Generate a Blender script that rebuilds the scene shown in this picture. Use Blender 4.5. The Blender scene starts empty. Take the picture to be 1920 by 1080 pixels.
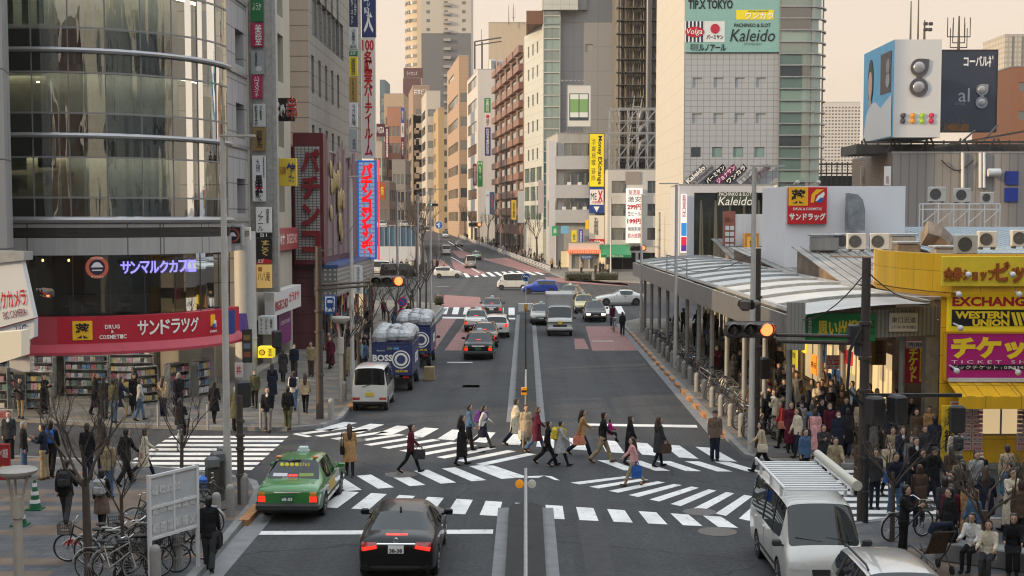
import bpy, bmesh, math, random
from math import sin, cos, pi, radians as rad, sqrt, atan2
from mathutils import Vector, Matrix
from mathutils.bvhtree import BVHTree
R0, RC, U, MR, V3 = random.random, random.choice, random.uniform, Matrix.Rotation, Vector
random.seed(7)
SC = bpy.context.scene
COL = SC.collection
HCAM, FPX, PITCH, YAW, PPX, PPY = 8.0, 2500.0, rad(3.87), rad(0.596), 960.0, 577.0
cam_d = bpy.data.cameras.new('camera')
cam = bpy.data.objects.new('camera', cam_d)
COL.objects.link(cam)
cam.location = (0, 0, HCAM)
cam.rotation_euler = (pi / 2 - PITCH, 0, YAW)
cam_d.sensor_width = 36.0
cam_d.lens = FPX / 1920.0 * 36.0
cam_d.shift_y = (PPY - 540.0) / 1920.0
cam_d.clip_start = 0.5
cam_d.clip_end = 6000
SC.camera = cam
CR = cam.rotation_euler.to_matrix()
CP = V3((0, 0, HCAM))
SUN_EL, SUN_AZ = rad(16), rad(250)      # azimuth clockwise from +Y (north)
w = bpy.data.worlds.new('World')
SC.world = w
w.use_nodes = True
nt = w.node_tree
nt.nodes.clear()
sky = nt.nodes.new('ShaderNodeTexSky')
sky.sky_type = 'NISHITA'
sky.sun_disc = False
sky.sun_elevation = SUN_EL
sky.sun_rotation = SUN_AZ
sky.air_density = 1.2
sky.dust_density = 4.0
sky.ozone_density = 1.0
tcw = nt.nodes.new('ShaderNodeTexCoord'); sxyz = nt.nodes.new('ShaderNodeSeparateXYZ')
nt.links.new(tcw.outputs['Generated'], sxyz.inputs[0])
ramp = nt.nodes.new('ShaderNodeValToRGB')
el = ramp.color_ramp.elements
el[0].position = 0.0; el[0].color = (8.0, 6.3, 4.8, 1)
el[1].position = 0.20; el[1].color = (8.2, 6.9, 5.7, 1)
for ps, cc in ((0.34, (9.5, 9.2, 8.8, 1)), (0.6, (13.5, 14.2, 15.0, 1)), (1.0, (15.5, 16.8, 18.2, 1))):
 ee = el.new(ps); ee.color = cc
nt.links.new(sxyz.outputs[2], ramp.inputs[0])
mixn = nt.nodes.new('ShaderNodeMix')
mixn.data_type = 'RGBA'
mixn.inputs[0].default_value = 0.85
nt.links.new(sky.outputs[0], mixn.inputs[6])
cl = nt.nodes.new('ShaderNodeTexNoise'); cl.inputs['Scale'].default_value = 3.0; cl.inputs['Detail'].default_value = 5
mpc = nt.nodes.new('ShaderNodeMapping'); mpc.inputs['Scale'].default_value = (1, 1, 4)
nt.links.new(tcw.outputs['Generated'], mpc.inputs[0]); nt.links.new(mpc.outputs[0], cl.inputs['Vector'])
cmr = nt.nodes.new('ShaderNodeMapRange'); cmr.inputs[3].default_value = .93; cmr.inputs[4].default_value = 1.12
nt.links.new(cl.outputs['Fac'], cmr.inputs[0])
cmx = nt.nodes.new('ShaderNodeMix'); cmx.data_type = 'RGBA'; cmx.blend_type = 'MULTIPLY'; cmx.inputs[0].default_value = 1
nt.links.new(ramp.outputs[0], cmx.inputs[6]); nt.links.new(cmr.outputs[0], cmx.inputs[7])
nt.links.new(cmx.outputs[2], mixn.inputs[7])
bg = nt.nodes.new('ShaderNodeBackground')
bg.inputs[1].default_value = 0.12
nt.links.new(mixn.outputs[2], bg.inputs[0])
out = nt.nodes.new('ShaderNodeOutputWorld')
nt.links.new(bg.outputs[0], out.inputs[0])
sun_d = bpy.data.lights.new('sun', 'SUN')
sun_d.energy = 4.2
sun_d.angle = rad(0.6)
sun_d.color = (1.0, 0.72, 0.42)
sun = bpy.data.objects.new('sun', sun_d)
COL.objects.link(sun)
sd = V3((sin(SUN_AZ) * cos(SUN_EL), cos(SUN_AZ) * cos(SUN_EL), sin(SUN_EL)))
sun.rotation_euler = sd.to_track_quat('Z', 'Y').to_euler()
SC.view_settings.view_transform = 'Standard'
SC.view_settings.look = 'None'
SC.view_settings.exposure = 0.04
SC.view_settings.gamma = 1.0
SC.render.engine = 'CYCLES'
SC.cycles.max_bounces = 6
SC.cycles.diffuse_bounces = 2
SC.cycles.glossy_bounces = 3
SC.cycles.transmission_bounces = 4
SC.cycles.transparent_max_bounces = 8
SC.cycles.caustics_reflective = False
SC.cycles.caustics_refractive = False
SC.cycles.use_denoising = True
SC.cycles.filter_width = 1.15
def ray(px, py):
 d = V3(((px - PPX) / FPX, -(py - PPY) / FPX, -1.0))
 return CR @ d
SLOPE, SY0 = 0.014, 200.0           # the far street climbs gently beyond the crossing
def zg(y): return max(0.0, (y - SY0) * SLOPE)
def G(px, py, z=0.0):
 d = ray(px, py)
 t = (z - HCAM) / d.z
 if t * d.y > SY0 or t < 0:
  t = (HCAM - z + SY0 * SLOPE) / (SLOPE * d.y - d.z)
 return CP + d * t
def A(px, py, Y):
 d = ray(px, py)
 return CP + d * (Y / d.y)
def AX(px, py, X):
 d = ray(px, py)
 return CP + d * (X / d.x)
MATS = {}
def mat(name, col, rough=0.7, metal=0.0, var=0.0, vscale=3.0, bump=0.0, bscale=40.0, spec=0.5, emit=0.0, coat=0.0, grid=None, ecol=None, streak=0.0):
 if name in MATS:
  return MATS[name]
 m = bpy.data.materials.new(name)
 MATS[name] = m
 m.use_nodes = True
 n = m.node_tree.nodes
 l = m.node_tree.links
 b = n['Principled BSDF']
 c4 = (col[0], col[1], col[2], 1)
 b.inputs['Base Color'].default_value = c4
 b.inputs['Roughness'].default_value = rough
 b.inputs['Metallic'].default_value = metal
 b.inputs['Specular IOR Level'].default_value = spec
 if coat:
  b.inputs['Coat Weight'].default_value = coat
  b.inputs['Coat Roughness'].default_value = 0.05
 if emit:
  b.inputs['Emission Color'].default_value = (*(ecol or col), 1)
  b.inputs['Emission Strength'].default_value = emit
 src = None
 tc = None
 if var or bump or grid or streak:
  tc = n.new('ShaderNodeTexCoord')
 if grid:
  geo = n.new('ShaderNodeNewGeometry')
  sep = n.new('ShaderNodeSeparateXYZ')
  l.new(geo.outputs['Position'], sep.inputs[0])
  sn = n.new('ShaderNodeSeparateXYZ')
  l.new(geo.outputs['True Normal'], sn.inputs[0])
  m1 = n.new('ShaderNodeMath'); m1.operation = 'MULTIPLY'
  l.new(sep.outputs[0], m1.inputs[0]); l.new(sn.outputs[1], m1.inputs[1])
  m2 = n.new('ShaderNodeMath'); m2.operation = 'MULTIPLY'
  l.new(sep.outputs[1], m2.inputs[0]); l.new(sn.outputs[0], m2.inputs[1])
  u = n.new('ShaderNodeMath'); u.operation = 'SUBTRACT'
  l.new(m1.outputs[0], u.inputs[0]); l.new(m2.outputs[0], u.inputs[1])
  cb = n.new('ShaderNodeCombineXYZ')
  l.new(u.outputs[0], cb.inputs[0]); l.new(sep.outputs[2], cb.inputs[1])
  br = n.new('ShaderNodeTexBrick')
  br.offset = grid[4] if len(grid) > 4 else 0.0
  br.inputs['Scale'].default_value = 1.0
  br.inputs['Brick Width'].default_value = grid[0]
  br.inputs['Row Height'].default_value = grid[1]
  br.inputs['Mortar Size'].default_value = grid[2]
  br.inputs['Mortar Smooth'].default_value = 0.1
  br.inputs['Color1'].default_value = c4
  br.inputs['Color2'].default_value = tuple(min(1, x * (1.0 + 0.5 * var)) for x in col) + (1,)
  br.inputs['Mortar'].default_value = tuple(x * grid[3] for x in col) + (1,)
  l.new(cb.outputs[0], br.inputs['Vector'])
  src = br.outputs['Color']
 if var or streak:
  no = n.new('ShaderNodeTexNoise')
  no.inputs['Scale'].default_value = vscale
  no.inputs['Detail'].default_value = 6
  no.inputs['Roughness'].default_value = 0.65
  if streak:
   mp = n.new('ShaderNodeMapping')
   mp.inputs['Scale'].default_value = (1, 1, 0.08)
   l.new(tc.outputs['Object'], mp.inputs[0])
   l.new(mp.outputs[0], no.inputs['Vector'])
  else:
   l.new(tc.outputs['Object'], no.inputs['Vector'])
  mr = n.new('ShaderNodeMapRange')
  mr.inputs[1].default_value = 0.3
  mr.inputs[2].default_value = 0.7
  v = max(var, streak)
  mr.inputs[3].default_value = 1 - v
  mr.inputs[4].default_value = 1 + v
  l.new(no.outputs['Fac'], mr.inputs[0])
  mx = n.new('ShaderNodeMix'); mx.data_type = 'RGBA'; mx.blend_type = 'MULTIPLY'
  mx.inputs[0].default_value = 1
  if src is None:
   mx.inputs[6].default_value = c4
  else:
   l.new(src, mx.inputs[6])
  l.new(mr.outputs[0], mx.inputs[7])
  src = mx.outputs[2]
 if src is not None:
  l.new(src, b.inputs['Base Color'])
 if bump:
  nb = n.new('ShaderNodeTexNoise')
  nb.inputs['Scale'].default_value = bscale
  nb.inputs['Detail'].default_value = 4
  l.new(tc.outputs['Object'], nb.inputs['Vector'])
  bp = n.new('ShaderNodeBump')
  bp.inputs['Strength'].default_value = bump
  bp.inputs['Distance'].default_value = 0.05
  l.new(nb.outputs['Fac'], bp.inputs['Height'])
  l.new(bp.outputs[0], b.inputs['Normal'])
 return m
def s2l(r, g, b):
 f = lambda c: (c / 255 / 12.92) if c / 255 <= 0.04045 else ((c / 255 + 0.055) / 1.055) ** 2.4
 return (f(r), f(g), f(b))
def glass_mat(name, tint=(0.03, 0.04, 0.045), trans=0.0, rough=0.04, wave=0.0, wscale=0.5, refl=0.5):
 """window glass: a reflecting pane over a dark or see-through body"""
 if name in MATS:
  return MATS[name]
 m = bpy.data.materials.new(name); MATS[name] = m
 m.use_nodes = True
 n = m.node_tree.nodes; l = m.node_tree.links
 n.clear()
 o = n.new('ShaderNodeOutputMaterial')
 gl = n.new('ShaderNodeBsdfGlossy'); gl.inputs['Roughness'].default_value = rough
 gl.inputs['Color'].default_value = (0.9, 0.93, 0.93, 1)
 if trans:
  tr = n.new('ShaderNodeBsdfTransparent'); tr.inputs['Color'].default_value = (*[min(1, trans * t) for t in tint], 1)
 else:
  tr = n.new('ShaderNodeBsdfDiffuse'); tr.inputs['Color'].default_value = (*tint, 1)
 fr = n.new('ShaderNodeFresnel'); fr.inputs['IOR'].default_value = 1.5
 ad = n.new('ShaderNodeMath'); ad.operation = 'MULTIPLY_ADD'
 ad.inputs[1].default_value = 1.0; ad.inputs[2].default_value = refl * 0.5
 ad.use_clamp = True
 l.new(fr.outputs[0], ad.inputs[0])
 mx = n.new('ShaderNodeMixShader')
 l.new(ad.outputs[0], mx.inputs[0]); l.new(tr.outputs[0], mx.inputs[1]); l.new(gl.outputs[0], mx.inputs[2])
 l.new(mx.outputs[0], o.inputs[0])
 if wave:
  tc = n.new('ShaderNodeTexCoord')
  no = n.new('ShaderNodeTexNoise'); no.inputs['Scale'].default_value = wscale; no.inputs['Detail'].default_value = 2
  mp = n.new('ShaderNodeMapping'); mp.inputs['Scale'].default_value = (1, 1, .15); l.new(tc.outputs['Object'], mp.inputs[0]); l.new(mp.outputs[0], no.inputs['Vector'])
  bp = n.new('ShaderNodeBump'); bp.inputs['Strength'].default_value = wave; bp.inputs['Distance'].default_value = 0.3
  l.new(no.outputs['Fac'], bp.inputs['Height'])
  l.new(bp.outputs[0], gl.inputs['Normal'])
 return m
class MB:
 def __init__(self):
  self.v = []; self.f = []; self.mi = []; self.cur = 0
 def add(self, vs, fs):
  o = len(self.v)
  self.v.extend([tuple(p) for p in vs])
  for f in fs:
   self.f.append(tuple(i + o for i in f)); self.mi.append(self.cur)
  return self
 def quad(self, a, b, c, d):
  return self.add([a, b, c, d], [(0, 1, 2, 3)])
 def box(self, c, s, rz=0.0, M=None):
  x, y, z = s[0] / 2, s[1] / 2, s[2] / 2
  vs = [V3((i * x, j * y, k * z)) for k in (-1, 1) for j in (-1, 1) for i in (-1, 1)]
  if M is None:
   M = MR(rz, 3, 'Z')
  vs = [M @ p + V3(c) for p in vs]
  return self.add(vs, [(0, 2, 3, 1), (4, 5, 7, 6), (0, 1, 5, 4), (1, 3, 7, 5), (3, 2, 6, 7), (2, 0, 4, 6)])
 def bb(self, x0, x1, y0, y1, z0, z1):
  return self.box(((x0 + x1) / 2, (y0 + y1) / 2, (z0 + z1) / 2), (abs(x1 - x0), abs(y1 - y0), abs(z1 - z0)))
 def rbox(self, c, s, r=0.03, rz=0.0):
  """box with bevelled vertical and horizontal edges (chamfer)"""
  x, y, z = s[0] / 2, s[1] / 2, s[2] / 2
  r = min(r, x * .9, y * .9, z * .9)
  M = MR(rz, 3, 'Z')
  rings = []
  for zz, ins in ((-z, r), (-z + r, 0), (z - r, 0), (z, r)):
   a, b = x - ins, y - ins
   q = r * 0.6 if ins == 0 else 0.0
   pts = [(-a + q, -b), (a - q, -b), (a, -b + q), (a, b - q), (a - q, b), (-a + q, b), (-a, b - q), (-a, -b + q)]
   if ins:
    q = r * .3
    pts = [(-a + q, -b), (a - q, -b), (a, -b + q), (a, b - q), (a - q, b), (-a + q, b), (-a, b - q), (-a, -b + q)]
   rings.append([M @ V3((p[0], p[1], zz)) + V3(c) for p in pts])
  return self.rings(rings)
 def rings(self, rings, cap=True, closed=True):
  n = len(rings[0]); vs = [p for r in rings for p in r]; fs = []
  for i in range(len(rings) - 1):
   for j in range(n if closed else n - 1):
    k = (j + 1) % n
    fs.append((i * n + j, i * n + k, (i + 1) * n + k, (i + 1) * n + j))
  if cap:
   fs.append(tuple(range(n - 1, -1, -1)))
   fs.append(tuple((len(rings) - 1) * n + j for j in range(n)))
  return self.add(vs, fs)
 def tube(self, pts, rad, n=8, cap=True, sq=None):
  pts = [V3(p) for p in pts]
  if not isinstance(rad, (list, tuple)):
   rad = [rad] * len(pts)
  rings = []; up = None
  for i, p in enumerate(pts):
   a = pts[max(0, i - 1)]; b = pts[min(len(pts) - 1, i + 1)]
   d = (b - a)
   if d.length < 1e-9: d = V3((0, 0, 1))
   d.normalize()
   if up is None:
    up = V3((0, 0, 1)) if abs(d.z) < .9 else V3((1, 0, 0))
   s = d.cross(up)
   if s.length < 1e-6: s = d.cross(V3((0, 1, 0)))
   s.normalize(); t = s.cross(d); up = t
   r = rad[i]
   k = sq or 1
   rings.append([p + s * (r * cos(2 * pi * j / n)) + t * (r * k * sin(2 * pi * j / n)) for j in range(n)])
  return self.rings(rings, cap)
 def bar(self, a, b, w=0.05, h=None):
  h = h or w
  a = V3(a); b = V3(b); d = b - a; L = d.length
  if L < 1e-6: return self
  q = d.to_track_quat('X', 'Z').to_matrix()
  return self.box((a + b) / 2, (L, w, h), M=q)
 def cyl(self, a, b, r0, r1=None, n=12):
  return self.tube([a, b], [r0, r0 if r1 is None else r1], n)
 def lathe(self, prof, c=(0, 0, 0), n=16, M=None):
  c = V3(c); rings = []
  for r, z in prof:
   ring = [V3((max(r, 1e-4) * cos(2 * pi * j / n), max(r, 1e-4) * sin(2 * pi * j / n), z)) for j in range(n)]
   rings.append([(M @ p if M else p) + c for p in ring])
  return self.rings(rings)
 def ell(self, c, r, nu=12, nv=8, M=None):
  prof = [(sin(pi * i / nv), -cos(pi * i / nv)) for i in range(nv + 1)]
  c = V3(c); rings = []
  for a, z in prof:
   a = max(a, 1e-3)
   ring = [V3((r[0] * a * cos(2 * pi * j / nu), r[1] * a * sin(2 * pi * j / nu), r[2] * z)) for j in range(nu)]
   rings.append([(M @ p if M else p) + c for p in ring])
  return self.rings(rings)
 def prism(self, poly, z0, z1):
  n = len(poly)
  vs = [(p[0], p[1], z0) for p in poly] + [(p[0], p[1], z1) for p in poly]
  fs = [tuple(range(n - 1, -1, -1)), tuple(range(n, 2 * n))]
  for i in range(n):
   j = (i + 1) % n
   fs.append((i, j, n + j, n + i))
  return self.add(vs, fs)
 def plate(self, poly, a, b, o, axu, axv, axn):
  """2D outline extruded: poly in (u,v), from depth a to depth b along axn"""
  o = V3(o); axu = V3(axu); axv = V3(axv); axn = V3(axn)
  n = len(poly)
  vs = [o + axu * p[0] + axv * p[1] + axn * a for p in poly] + [o + axu * p[0] + axv * p[1] + axn * b for p in poly]
  fs = [tuple(range(n - 1, -1, -1)), tuple(range(n, 2 * n))]
  for i in range(n):
   j = (i + 1) % n
   fs.append((i, j, n + j, n + i))
  return self.add(vs, fs)
 def mesh(self, name, mats, smooth=None):
  me = bpy.data.meshes.new(name)
  me.from_pydata(self.v, [], self.f)
  if not isinstance(mats, (list, tuple)): mats = [mats]
  for m in mats: me.materials.append(m)
  if len(mats) > 1:
   me.polygons.foreach_set('material_index', self.mi)
  bm = bmesh.new(); bm.from_mesh(me)
  bmesh.ops.recalc_face_normals(bm, faces=bm.faces)
  bm.to_mesh(me); bm.free()
  if smooth:
   me.shade_smooth()
   me.set_sharp_from_angle(angle=rad(smooth))
  me.update()
  return me
 def build(self, name, mats, parent=None, smooth=None, world=False):
  if world and parent is not None:
   off = V3(parent.location); R = MR(-parent.rotation_euler.z, 3, 'Z')
   self.v = [tuple(R @ (V3(p) - off)) for p in self.v]
  return link(name, self.mesh(name, mats, smooth), parent)
def link(name, data, parent=None, loc=(0, 0, 0), rz=0.0):
 o = bpy.data.objects.new(name, data)
 COL.objects.link(o)
 if parent is not None: o.parent = parent
 o.location = loc
 o.rotation_euler = (0, 0, rz)
 return o
def tag(o, label=None, cat=None, group=None, kind=None):
 if label: o['label'] = label
 if cat: o['category'] = cat
 if group: o['group'] = group
 if kind or cat: o['kind'] = kind or 'thing'
 return o
def thing(name, label, cat, loc=(0, 0, 0), rz=0.0, group=None):
 o = bpy.data.objects.new(name, None)
 COL.objects.link(o)
 o.empty_display_size = 0.2
 o.location = loc
 o.rotation_euler = (0, 0, rz)
 return tag(o, label, cat, group)
def dup(root, loc, rz=0.0, label=None, scale=None):
 def cp(o, par):
  c = o.copy(); COL.objects.link(c)
  if par is not None: c.parent = par
  for ch in o.children: cp(ch, c)
  return c
 r = cp(root, None)
 r.location = loc; r.rotation_euler = (0, 0, rz)
 if label: r['label'] = label
 if scale: r.scale = (scale,) * 3
 return r
def setmat(o, m, i=0):
 o.material_slots[i].link = 'OBJECT'
 o.material_slots[i].material = m
TEXTS = []
VFONT = None
def text(parent, body, cx, cz, w, h, m, y=-0.01, vertical=False, rz=0.0, keep=False, name='lettering', bold=0.0, rot=0.0, shear=0.0, ext=0.004):
 cu = bpy.data.curves.new(name, 'FONT')
 cu.body = '\n'.join(body) if vertical else body
 cu.align_x = 'CENTER'
 cu.size = 1.0
 cu.resolution_u = 2
 cu.extrude = 0.001
 if vertical: cu.space_line = 0.72
 if bold: cu.offset = bold
 if shear: cu.shear = shear
 cu.materials.append(m)
 o = bpy.data.objects.new(name, cu)
 COL.objects.link(o)
 o.parent = parent
 TEXTS.append((o, cx, cz, w, h, y, rz, keep, rot, ext))
 return o
def fit_texts():
 bpy.context.view_layer.update()
 dg = bpy.context.evaluated_depsgraph_get()
 for o, cx, cz, w, h, y, rz, keep, rot, ext in TEXTS:
  me = bpy.data.meshes.new_from_object(o.evaluated_get(dg))
  n = len(me.vertices)
  if n:
   co = [0.0] * (3 * n); me.vertices.foreach_get('co', co)
   xs, ys = co[0::3], co[1::3]
   W = max(xs) - min(xs); H = max(ys) - min(ys)
   sx, sy = w / W, h / H
   if keep: sx = sy = min(sx, sy)
   mx, my = (max(xs) + min(xs)) / 2, (max(ys) + min(ys)) / 2
   R = MR(rz, 4, 'Z') @ Matrix.Translation((cx, y, cz)) @ MR(pi / 2, 4, 'X') @ MR(rot, 4, 'Z')
   M = R @ Matrix.Diagonal((sx, sy, ext / 0.001 / 2, 1)) @ Matrix.Translation((-mx, -my, 0))
   if o.name in OFFS: M = Matrix.Translation(OFFS[o.name]) @ M
   me.transform(M)
   link('lettering', me, o.parent)
  cu = o.data
  bpy.data.objects.remove(o); bpy.data.curves.remove(cu)
OFFS = {}
# ================================================================== the setting: ground, road, pavements, markings
M_ASPH = mat('asphalt', (0.052, 0.054, 0.057), 0.85, var=0.22, vscale=0.35, bump=0.25, bscale=60, spec=.25)
def asphalt_nodes():
 m = M_ASPH; n = m.node_tree.nodes; l = m.node_tree.links
 b = n['Principled BSDF']
 old = b.inputs['Base Color'].links[0].from_socket
 tc = n.new('ShaderNodeTexCoord')
 fine = n.new('ShaderNodeTexNoise'); fine.inputs['Scale'].default_value = 9; fine.inputs['Detail'].default_value = 8
 l.new(tc.outputs['Object'], fine.inputs['Vector'])
 mr = n.new('ShaderNodeMapRange'); mr.inputs[1].default_value = .35; mr.inputs[2].default_value = .65; mr.inputs[3].default_value = .8; mr.inputs[4].default_value = 1.2
 l.new(fine.outputs['Fac'], mr.inputs[0])
 mp = n.new('ShaderNodeMapping'); mp.inputs['Scale'].default_value = (1.1, 0.03, 1)
 l.new(tc.outputs['Object'], mp.inputs[0])
 tr = n.new('ShaderNodeTexNoise'); tr.inputs['Scale'].default_value = 1.0; tr.inputs['Detail'].default_value = 3
 l.new(mp.outputs[0], tr.inputs['Vector'])
 m2 = n.new('ShaderNodeMapRange'); m2.inputs[1].default_value = .35; m2.inputs[2].default_value = .65; m2.inputs[3].default_value = .86; m2.inputs[4].default_value = 1.16
 l.new(tr.outputs['Fac'], m2.inputs[0])
 vo = n.new('ShaderNodeTexVoronoi'); vo.feature = 'DISTANCE_TO_EDGE'; vo.inputs['Scale'].default_value = 0.16
 wn = n.new('ShaderNodeTexNoise'); wn.inputs['Scale'].default_value = 1.4; wn.inputs['Detail'].default_value = 5
 l.new(tc.outputs['Object'], wn.inputs['Vector'])
 va = n.new('ShaderNodeMix'); va.data_type = 'VECTOR'; va.inputs[0].default_value = 0.25
 l.new(tc.outputs['Object'], va.inputs[4]); l.new(wn.outputs['Color'], va.inputs[5])
 l.new(va.outputs[1], vo.inputs['Vector'])
 cr = n.new('ShaderNodeMapRange'); cr.inputs[1].default_value = .001; cr.inputs[2].default_value = .004; cr.inputs[3].default_value = .62; cr.inputs[4].default_value = 1
 l.new(vo.outputs['Distance'], cr.inputs[0])
 p1 = n.new('ShaderNodeMath'); p1.operation = 'MULTIPLY'; l.new(mr.outputs[0], p1.inputs[0]); l.new(m2.outputs[0], p1.inputs[1])
 p2 = n.new('ShaderNodeMath'); p2.operation = 'MULTIPLY'; l.new(p1.outputs[0], p2.inputs[0]); l.new(cr.outputs[0], p2.inputs[1])
 mx = n.new('ShaderNodeMix'); mx.data_type = 'RGBA'; mx.blend_type = 'MULTIPLY'; mx.inputs[0].default_value = 1
 l.new(old, mx.inputs[6]); l.new(p2.outputs[0], mx.inputs[7])
 l.new(mx.outputs[2], b.inputs['Base Color'])
asphalt_nodes()
def worn_paint(name, col, wear=0.5):
 """road paint rubbed through to the asphalt in specks and streaks"""
 m = mat(name, col, 0.7)
 n = m.node_tree.nodes; l = m.node_tree.links; b = n['Principled BSDF']
 tc = n.new('ShaderNodeTexCoord')
 no = n.new('ShaderNodeTexNoise'); no.inputs['Scale'].default_value = 5; no.inputs['Detail'].default_value = 10; no.inputs['Roughness'].default_value = .75
 l.new(tc.outputs['Object'], no.inputs['Vector'])
 mr = n.new('ShaderNodeMapRange'); mr.inputs[1].default_value = wear; mr.inputs[2].default_value = wear + .12
 mr.inputs[3].default_value = 0; mr.inputs[4].default_value = 0.85
 l.new(no.outputs['Fac'], mr.inputs[0])
 no2 = n.new('ShaderNodeTexNoise'); no2.inputs['Scale'].default_value = .8; no2.inputs['Detail'].default_value = 4
 l.new(tc.outputs['Object'], no2.inputs['Vector'])
 m2 = n.new('ShaderNodeMapRange'); m2.inputs[1].default_value = .3; m2.inputs[2].default_value = .7; m2.inputs[3].default_value = .78; m2.inputs[4].default_value = 1.06
 l.new(no2.outputs['Fac'], m2.inputs[0])
 mm = n.new('ShaderNodeMix'); mm.data_type = 'RGBA'; mm.blend_type = 'MULTIPLY'; mm.inputs[0].default_value = 1
 mm.inputs[6].default_value = (*col, 1); l.new(m2.outputs[0], mm.inputs[7])
 mx = n.new('ShaderNodeMix'); mx.data_type = 'RGBA'
 l.new(mr.outputs[0], mx.inputs[0]); l.new(mm.outputs[2], mx.inputs[6]); mx.inputs[7].default_value = (.075, .077, .08, 1)
 l.new(mx.outputs[2], b.inputs['Base Color'])
 return m
M_PAINT = worn_paint('road_paint_white', (0.74, 0.74, 0.72), .555)
M_RED = worn_paint('road_paint_red', (0.36, 0.14, 0.125), .45)
M_ORANGE = worn_paint('kerb_paint_orange', (0.50, 0.23, 0.08), .5)
M_KERB = mat('kerb_stone', (0.20, 0.20, 0.195), 0.85, var=.25, vscale=2)
M_GUT = mat('gutter_concrete', (0.18, 0.185, 0.19), 0.85, var=.2, vscale=1.5)
M_DARKISL = mat('median_paving', (0.045, 0.045, 0.045), 0.9, var=.3, vscale=2, grid=(0.45, 0.6, .02, .6))
def paving(name, c1, c2, c3, bw, bh, light=(0.3, 0.3, 0.3)):
 m = mat(name, c1, 0.85); n = m.node_tree.nodes; l = m.node_tree.links; b = n['Principled BSDF']
 tc = n.new('ShaderNodeTexCoord')
 br = n.new('ShaderNodeTexBrick'); br.inputs['Scale'].default_value = 1
 br.inputs['Brick Width'].default_value = bw; br.inputs['Row Height'].default_value = bh; br.inputs['Mortar Size'].default_value = .008
 br.inputs['Color1'].default_value = (*c1, 1); br.inputs['Color2'].default_value = (*c2, 1); br.inputs['Mortar'].default_value = (*[x * .45 for x in c1], 1)
 l.new(tc.outputs['Object'], br.inputs['Vector'])
 b2 = n.new('ShaderNodeTexBrick'); b2.inputs['Scale'].default_value = 1
 b2.inputs['Brick Width'].default_value = bw * 5; b2.inputs['Row Height'].default_value = bh * 2; b2.inputs['Mortar Size'].default_value = 0
 b2.inputs['Color1'].default_value = (0, 0, 0, 1); b2.inputs['Color2'].default_value = (1, 1, 1, 1)
 l.new(tc.outputs['Object'], b2.inputs['Vector'])
 mr = n.new('ShaderNodeMapRange'); mr.inputs[1].default_value = .55; mr.inputs[2].default_value = .7; mr.inputs[4].default_value = .9
 l.new(b2.outputs['Color'], mr.inputs[0])
 mx = n.new('ShaderNodeMix'); mx.data_type = 'RGBA'; l.new(mr.outputs[0], mx.inputs[0]); l.new(br.outputs['Color'], mx.inputs[6]); mx.inputs[7].default_value = (*c3, 1)
 no = n.new('ShaderNodeTexNoise'); no.inputs['Scale'].default_value = 1.2; no.inputs['Detail'].default_value = 6
 l.new(tc.outputs['Object'], no.inputs['Vector'])
 m2 = n.new('ShaderNodeMapRange'); m2.inputs[1].default_value = .3; m2.inputs[2].default_value = .7; m2.inputs[3].default_value = .72; m2.inputs[4].default_value = 1.2
 l.new(no.outputs['Fac'], m2.inputs[0])
 mm = n.new('ShaderNodeMix'); mm.data_type = 'RGBA'; mm.blend_type = 'MULTIPLY'; mm.inputs[0].default_value = 1
 l.new(mx.outputs[2], mm.inputs[6]); l.new(m2.outputs[0], mm.inputs[7])
 l.new(mm.outputs[2], b.inputs['Base Color'])
 return m
M_PLAZA = paving('plaza_setts', (0.105, 0.107, 0.112), (0.075, 0.08, 0.09), (0.17, 0.12, 0.085), .42, .28)
M_PAVE = paving('pavement_setts', (0.14, 0.135, 0.125), (0.115, 0.115, 0.112), (0.19, 0.155, 0.115), .3, .2)
def sheet(name, poly, z, m, kind='structure'):
 b = MB(); b.add([(p[0], p[1], z) for p in poly], [tuple(range(len(poly)))])
 return tag(b.build(name, m), kind=kind)
sheet('ground', [(-3000, -600), (3000, -600), (3000, 4000), (-3000, 4000)], -0.03, mat('far_ground', (0.09, 0.09, 0.088), .9, var=.2, vscale=.05))
sheet('road', [(-120, -40), (120, -40), (120, SY0), (-120, SY0)], 0.0, M_ASPH)
b = MB(); b.quad((-120, SY0, 0), (120, SY0, 0), (120, 740, zg(740)), (-160, 740, zg(740))); tag(b.build('far_road', M_ASPH), kind='structure')
def pavement(name, poly, m, kerb_edges, z=0.14, kw=0.22):
 """raised slab with a kerb course along its road edges"""
 n = len(poly)
 if max(p[1] for p in poly) > SY0:
  cut = []
  for i in range(n):
   p, q = poly[i], poly[(i + 1) % n]; cut.append(p)
   if (p[1] - SY0) * (q[1] - SY0) < 0:
    t = (SY0 - p[1]) / (q[1] - p[1]); cut.append((p[0] + (q[0] - p[0]) * t, SY0))
  for lo in (True, False):
   pp = [p for p in cut if (p[1] <= SY0 + .01 if lo else p[1] >= SY0 - .01)]
   if len(pp) > 2:
    b = MB(); b.prism(pp, -.02, z); b.v = [(x, y, q + zg(y)) for x, y, q in b.v]; tag(b.build(name, m), kind='structure')
 else:
  b = MB(); b.prism(poly, -0.02, z); tag(b.build(name, m), kind='structure')
 k = MB()
 for i, j in kerb_edges:
  a, c = V3((*poly[i][:2], zg(poly[i][1]))), V3((*poly[j][:2], zg(poly[j][1])))
  d = (c - a)
  k.bar(a + V3((0, 0, z / 2 + .004)), c + V3((0, 0, z / 2 + .004)), kw, z + .012)
 if kerb_edges:
  tag(k.build('kerb', M_KERB), kind='structure')
def gp(*pts):
 return [tuple(G(x, y, 0.0)[:2]) for x, y in pts]
c = gp((470, 958), (484, 930), (474, 910), (420, 897), (300, 884), (200, 871), (0, 862))
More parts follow.
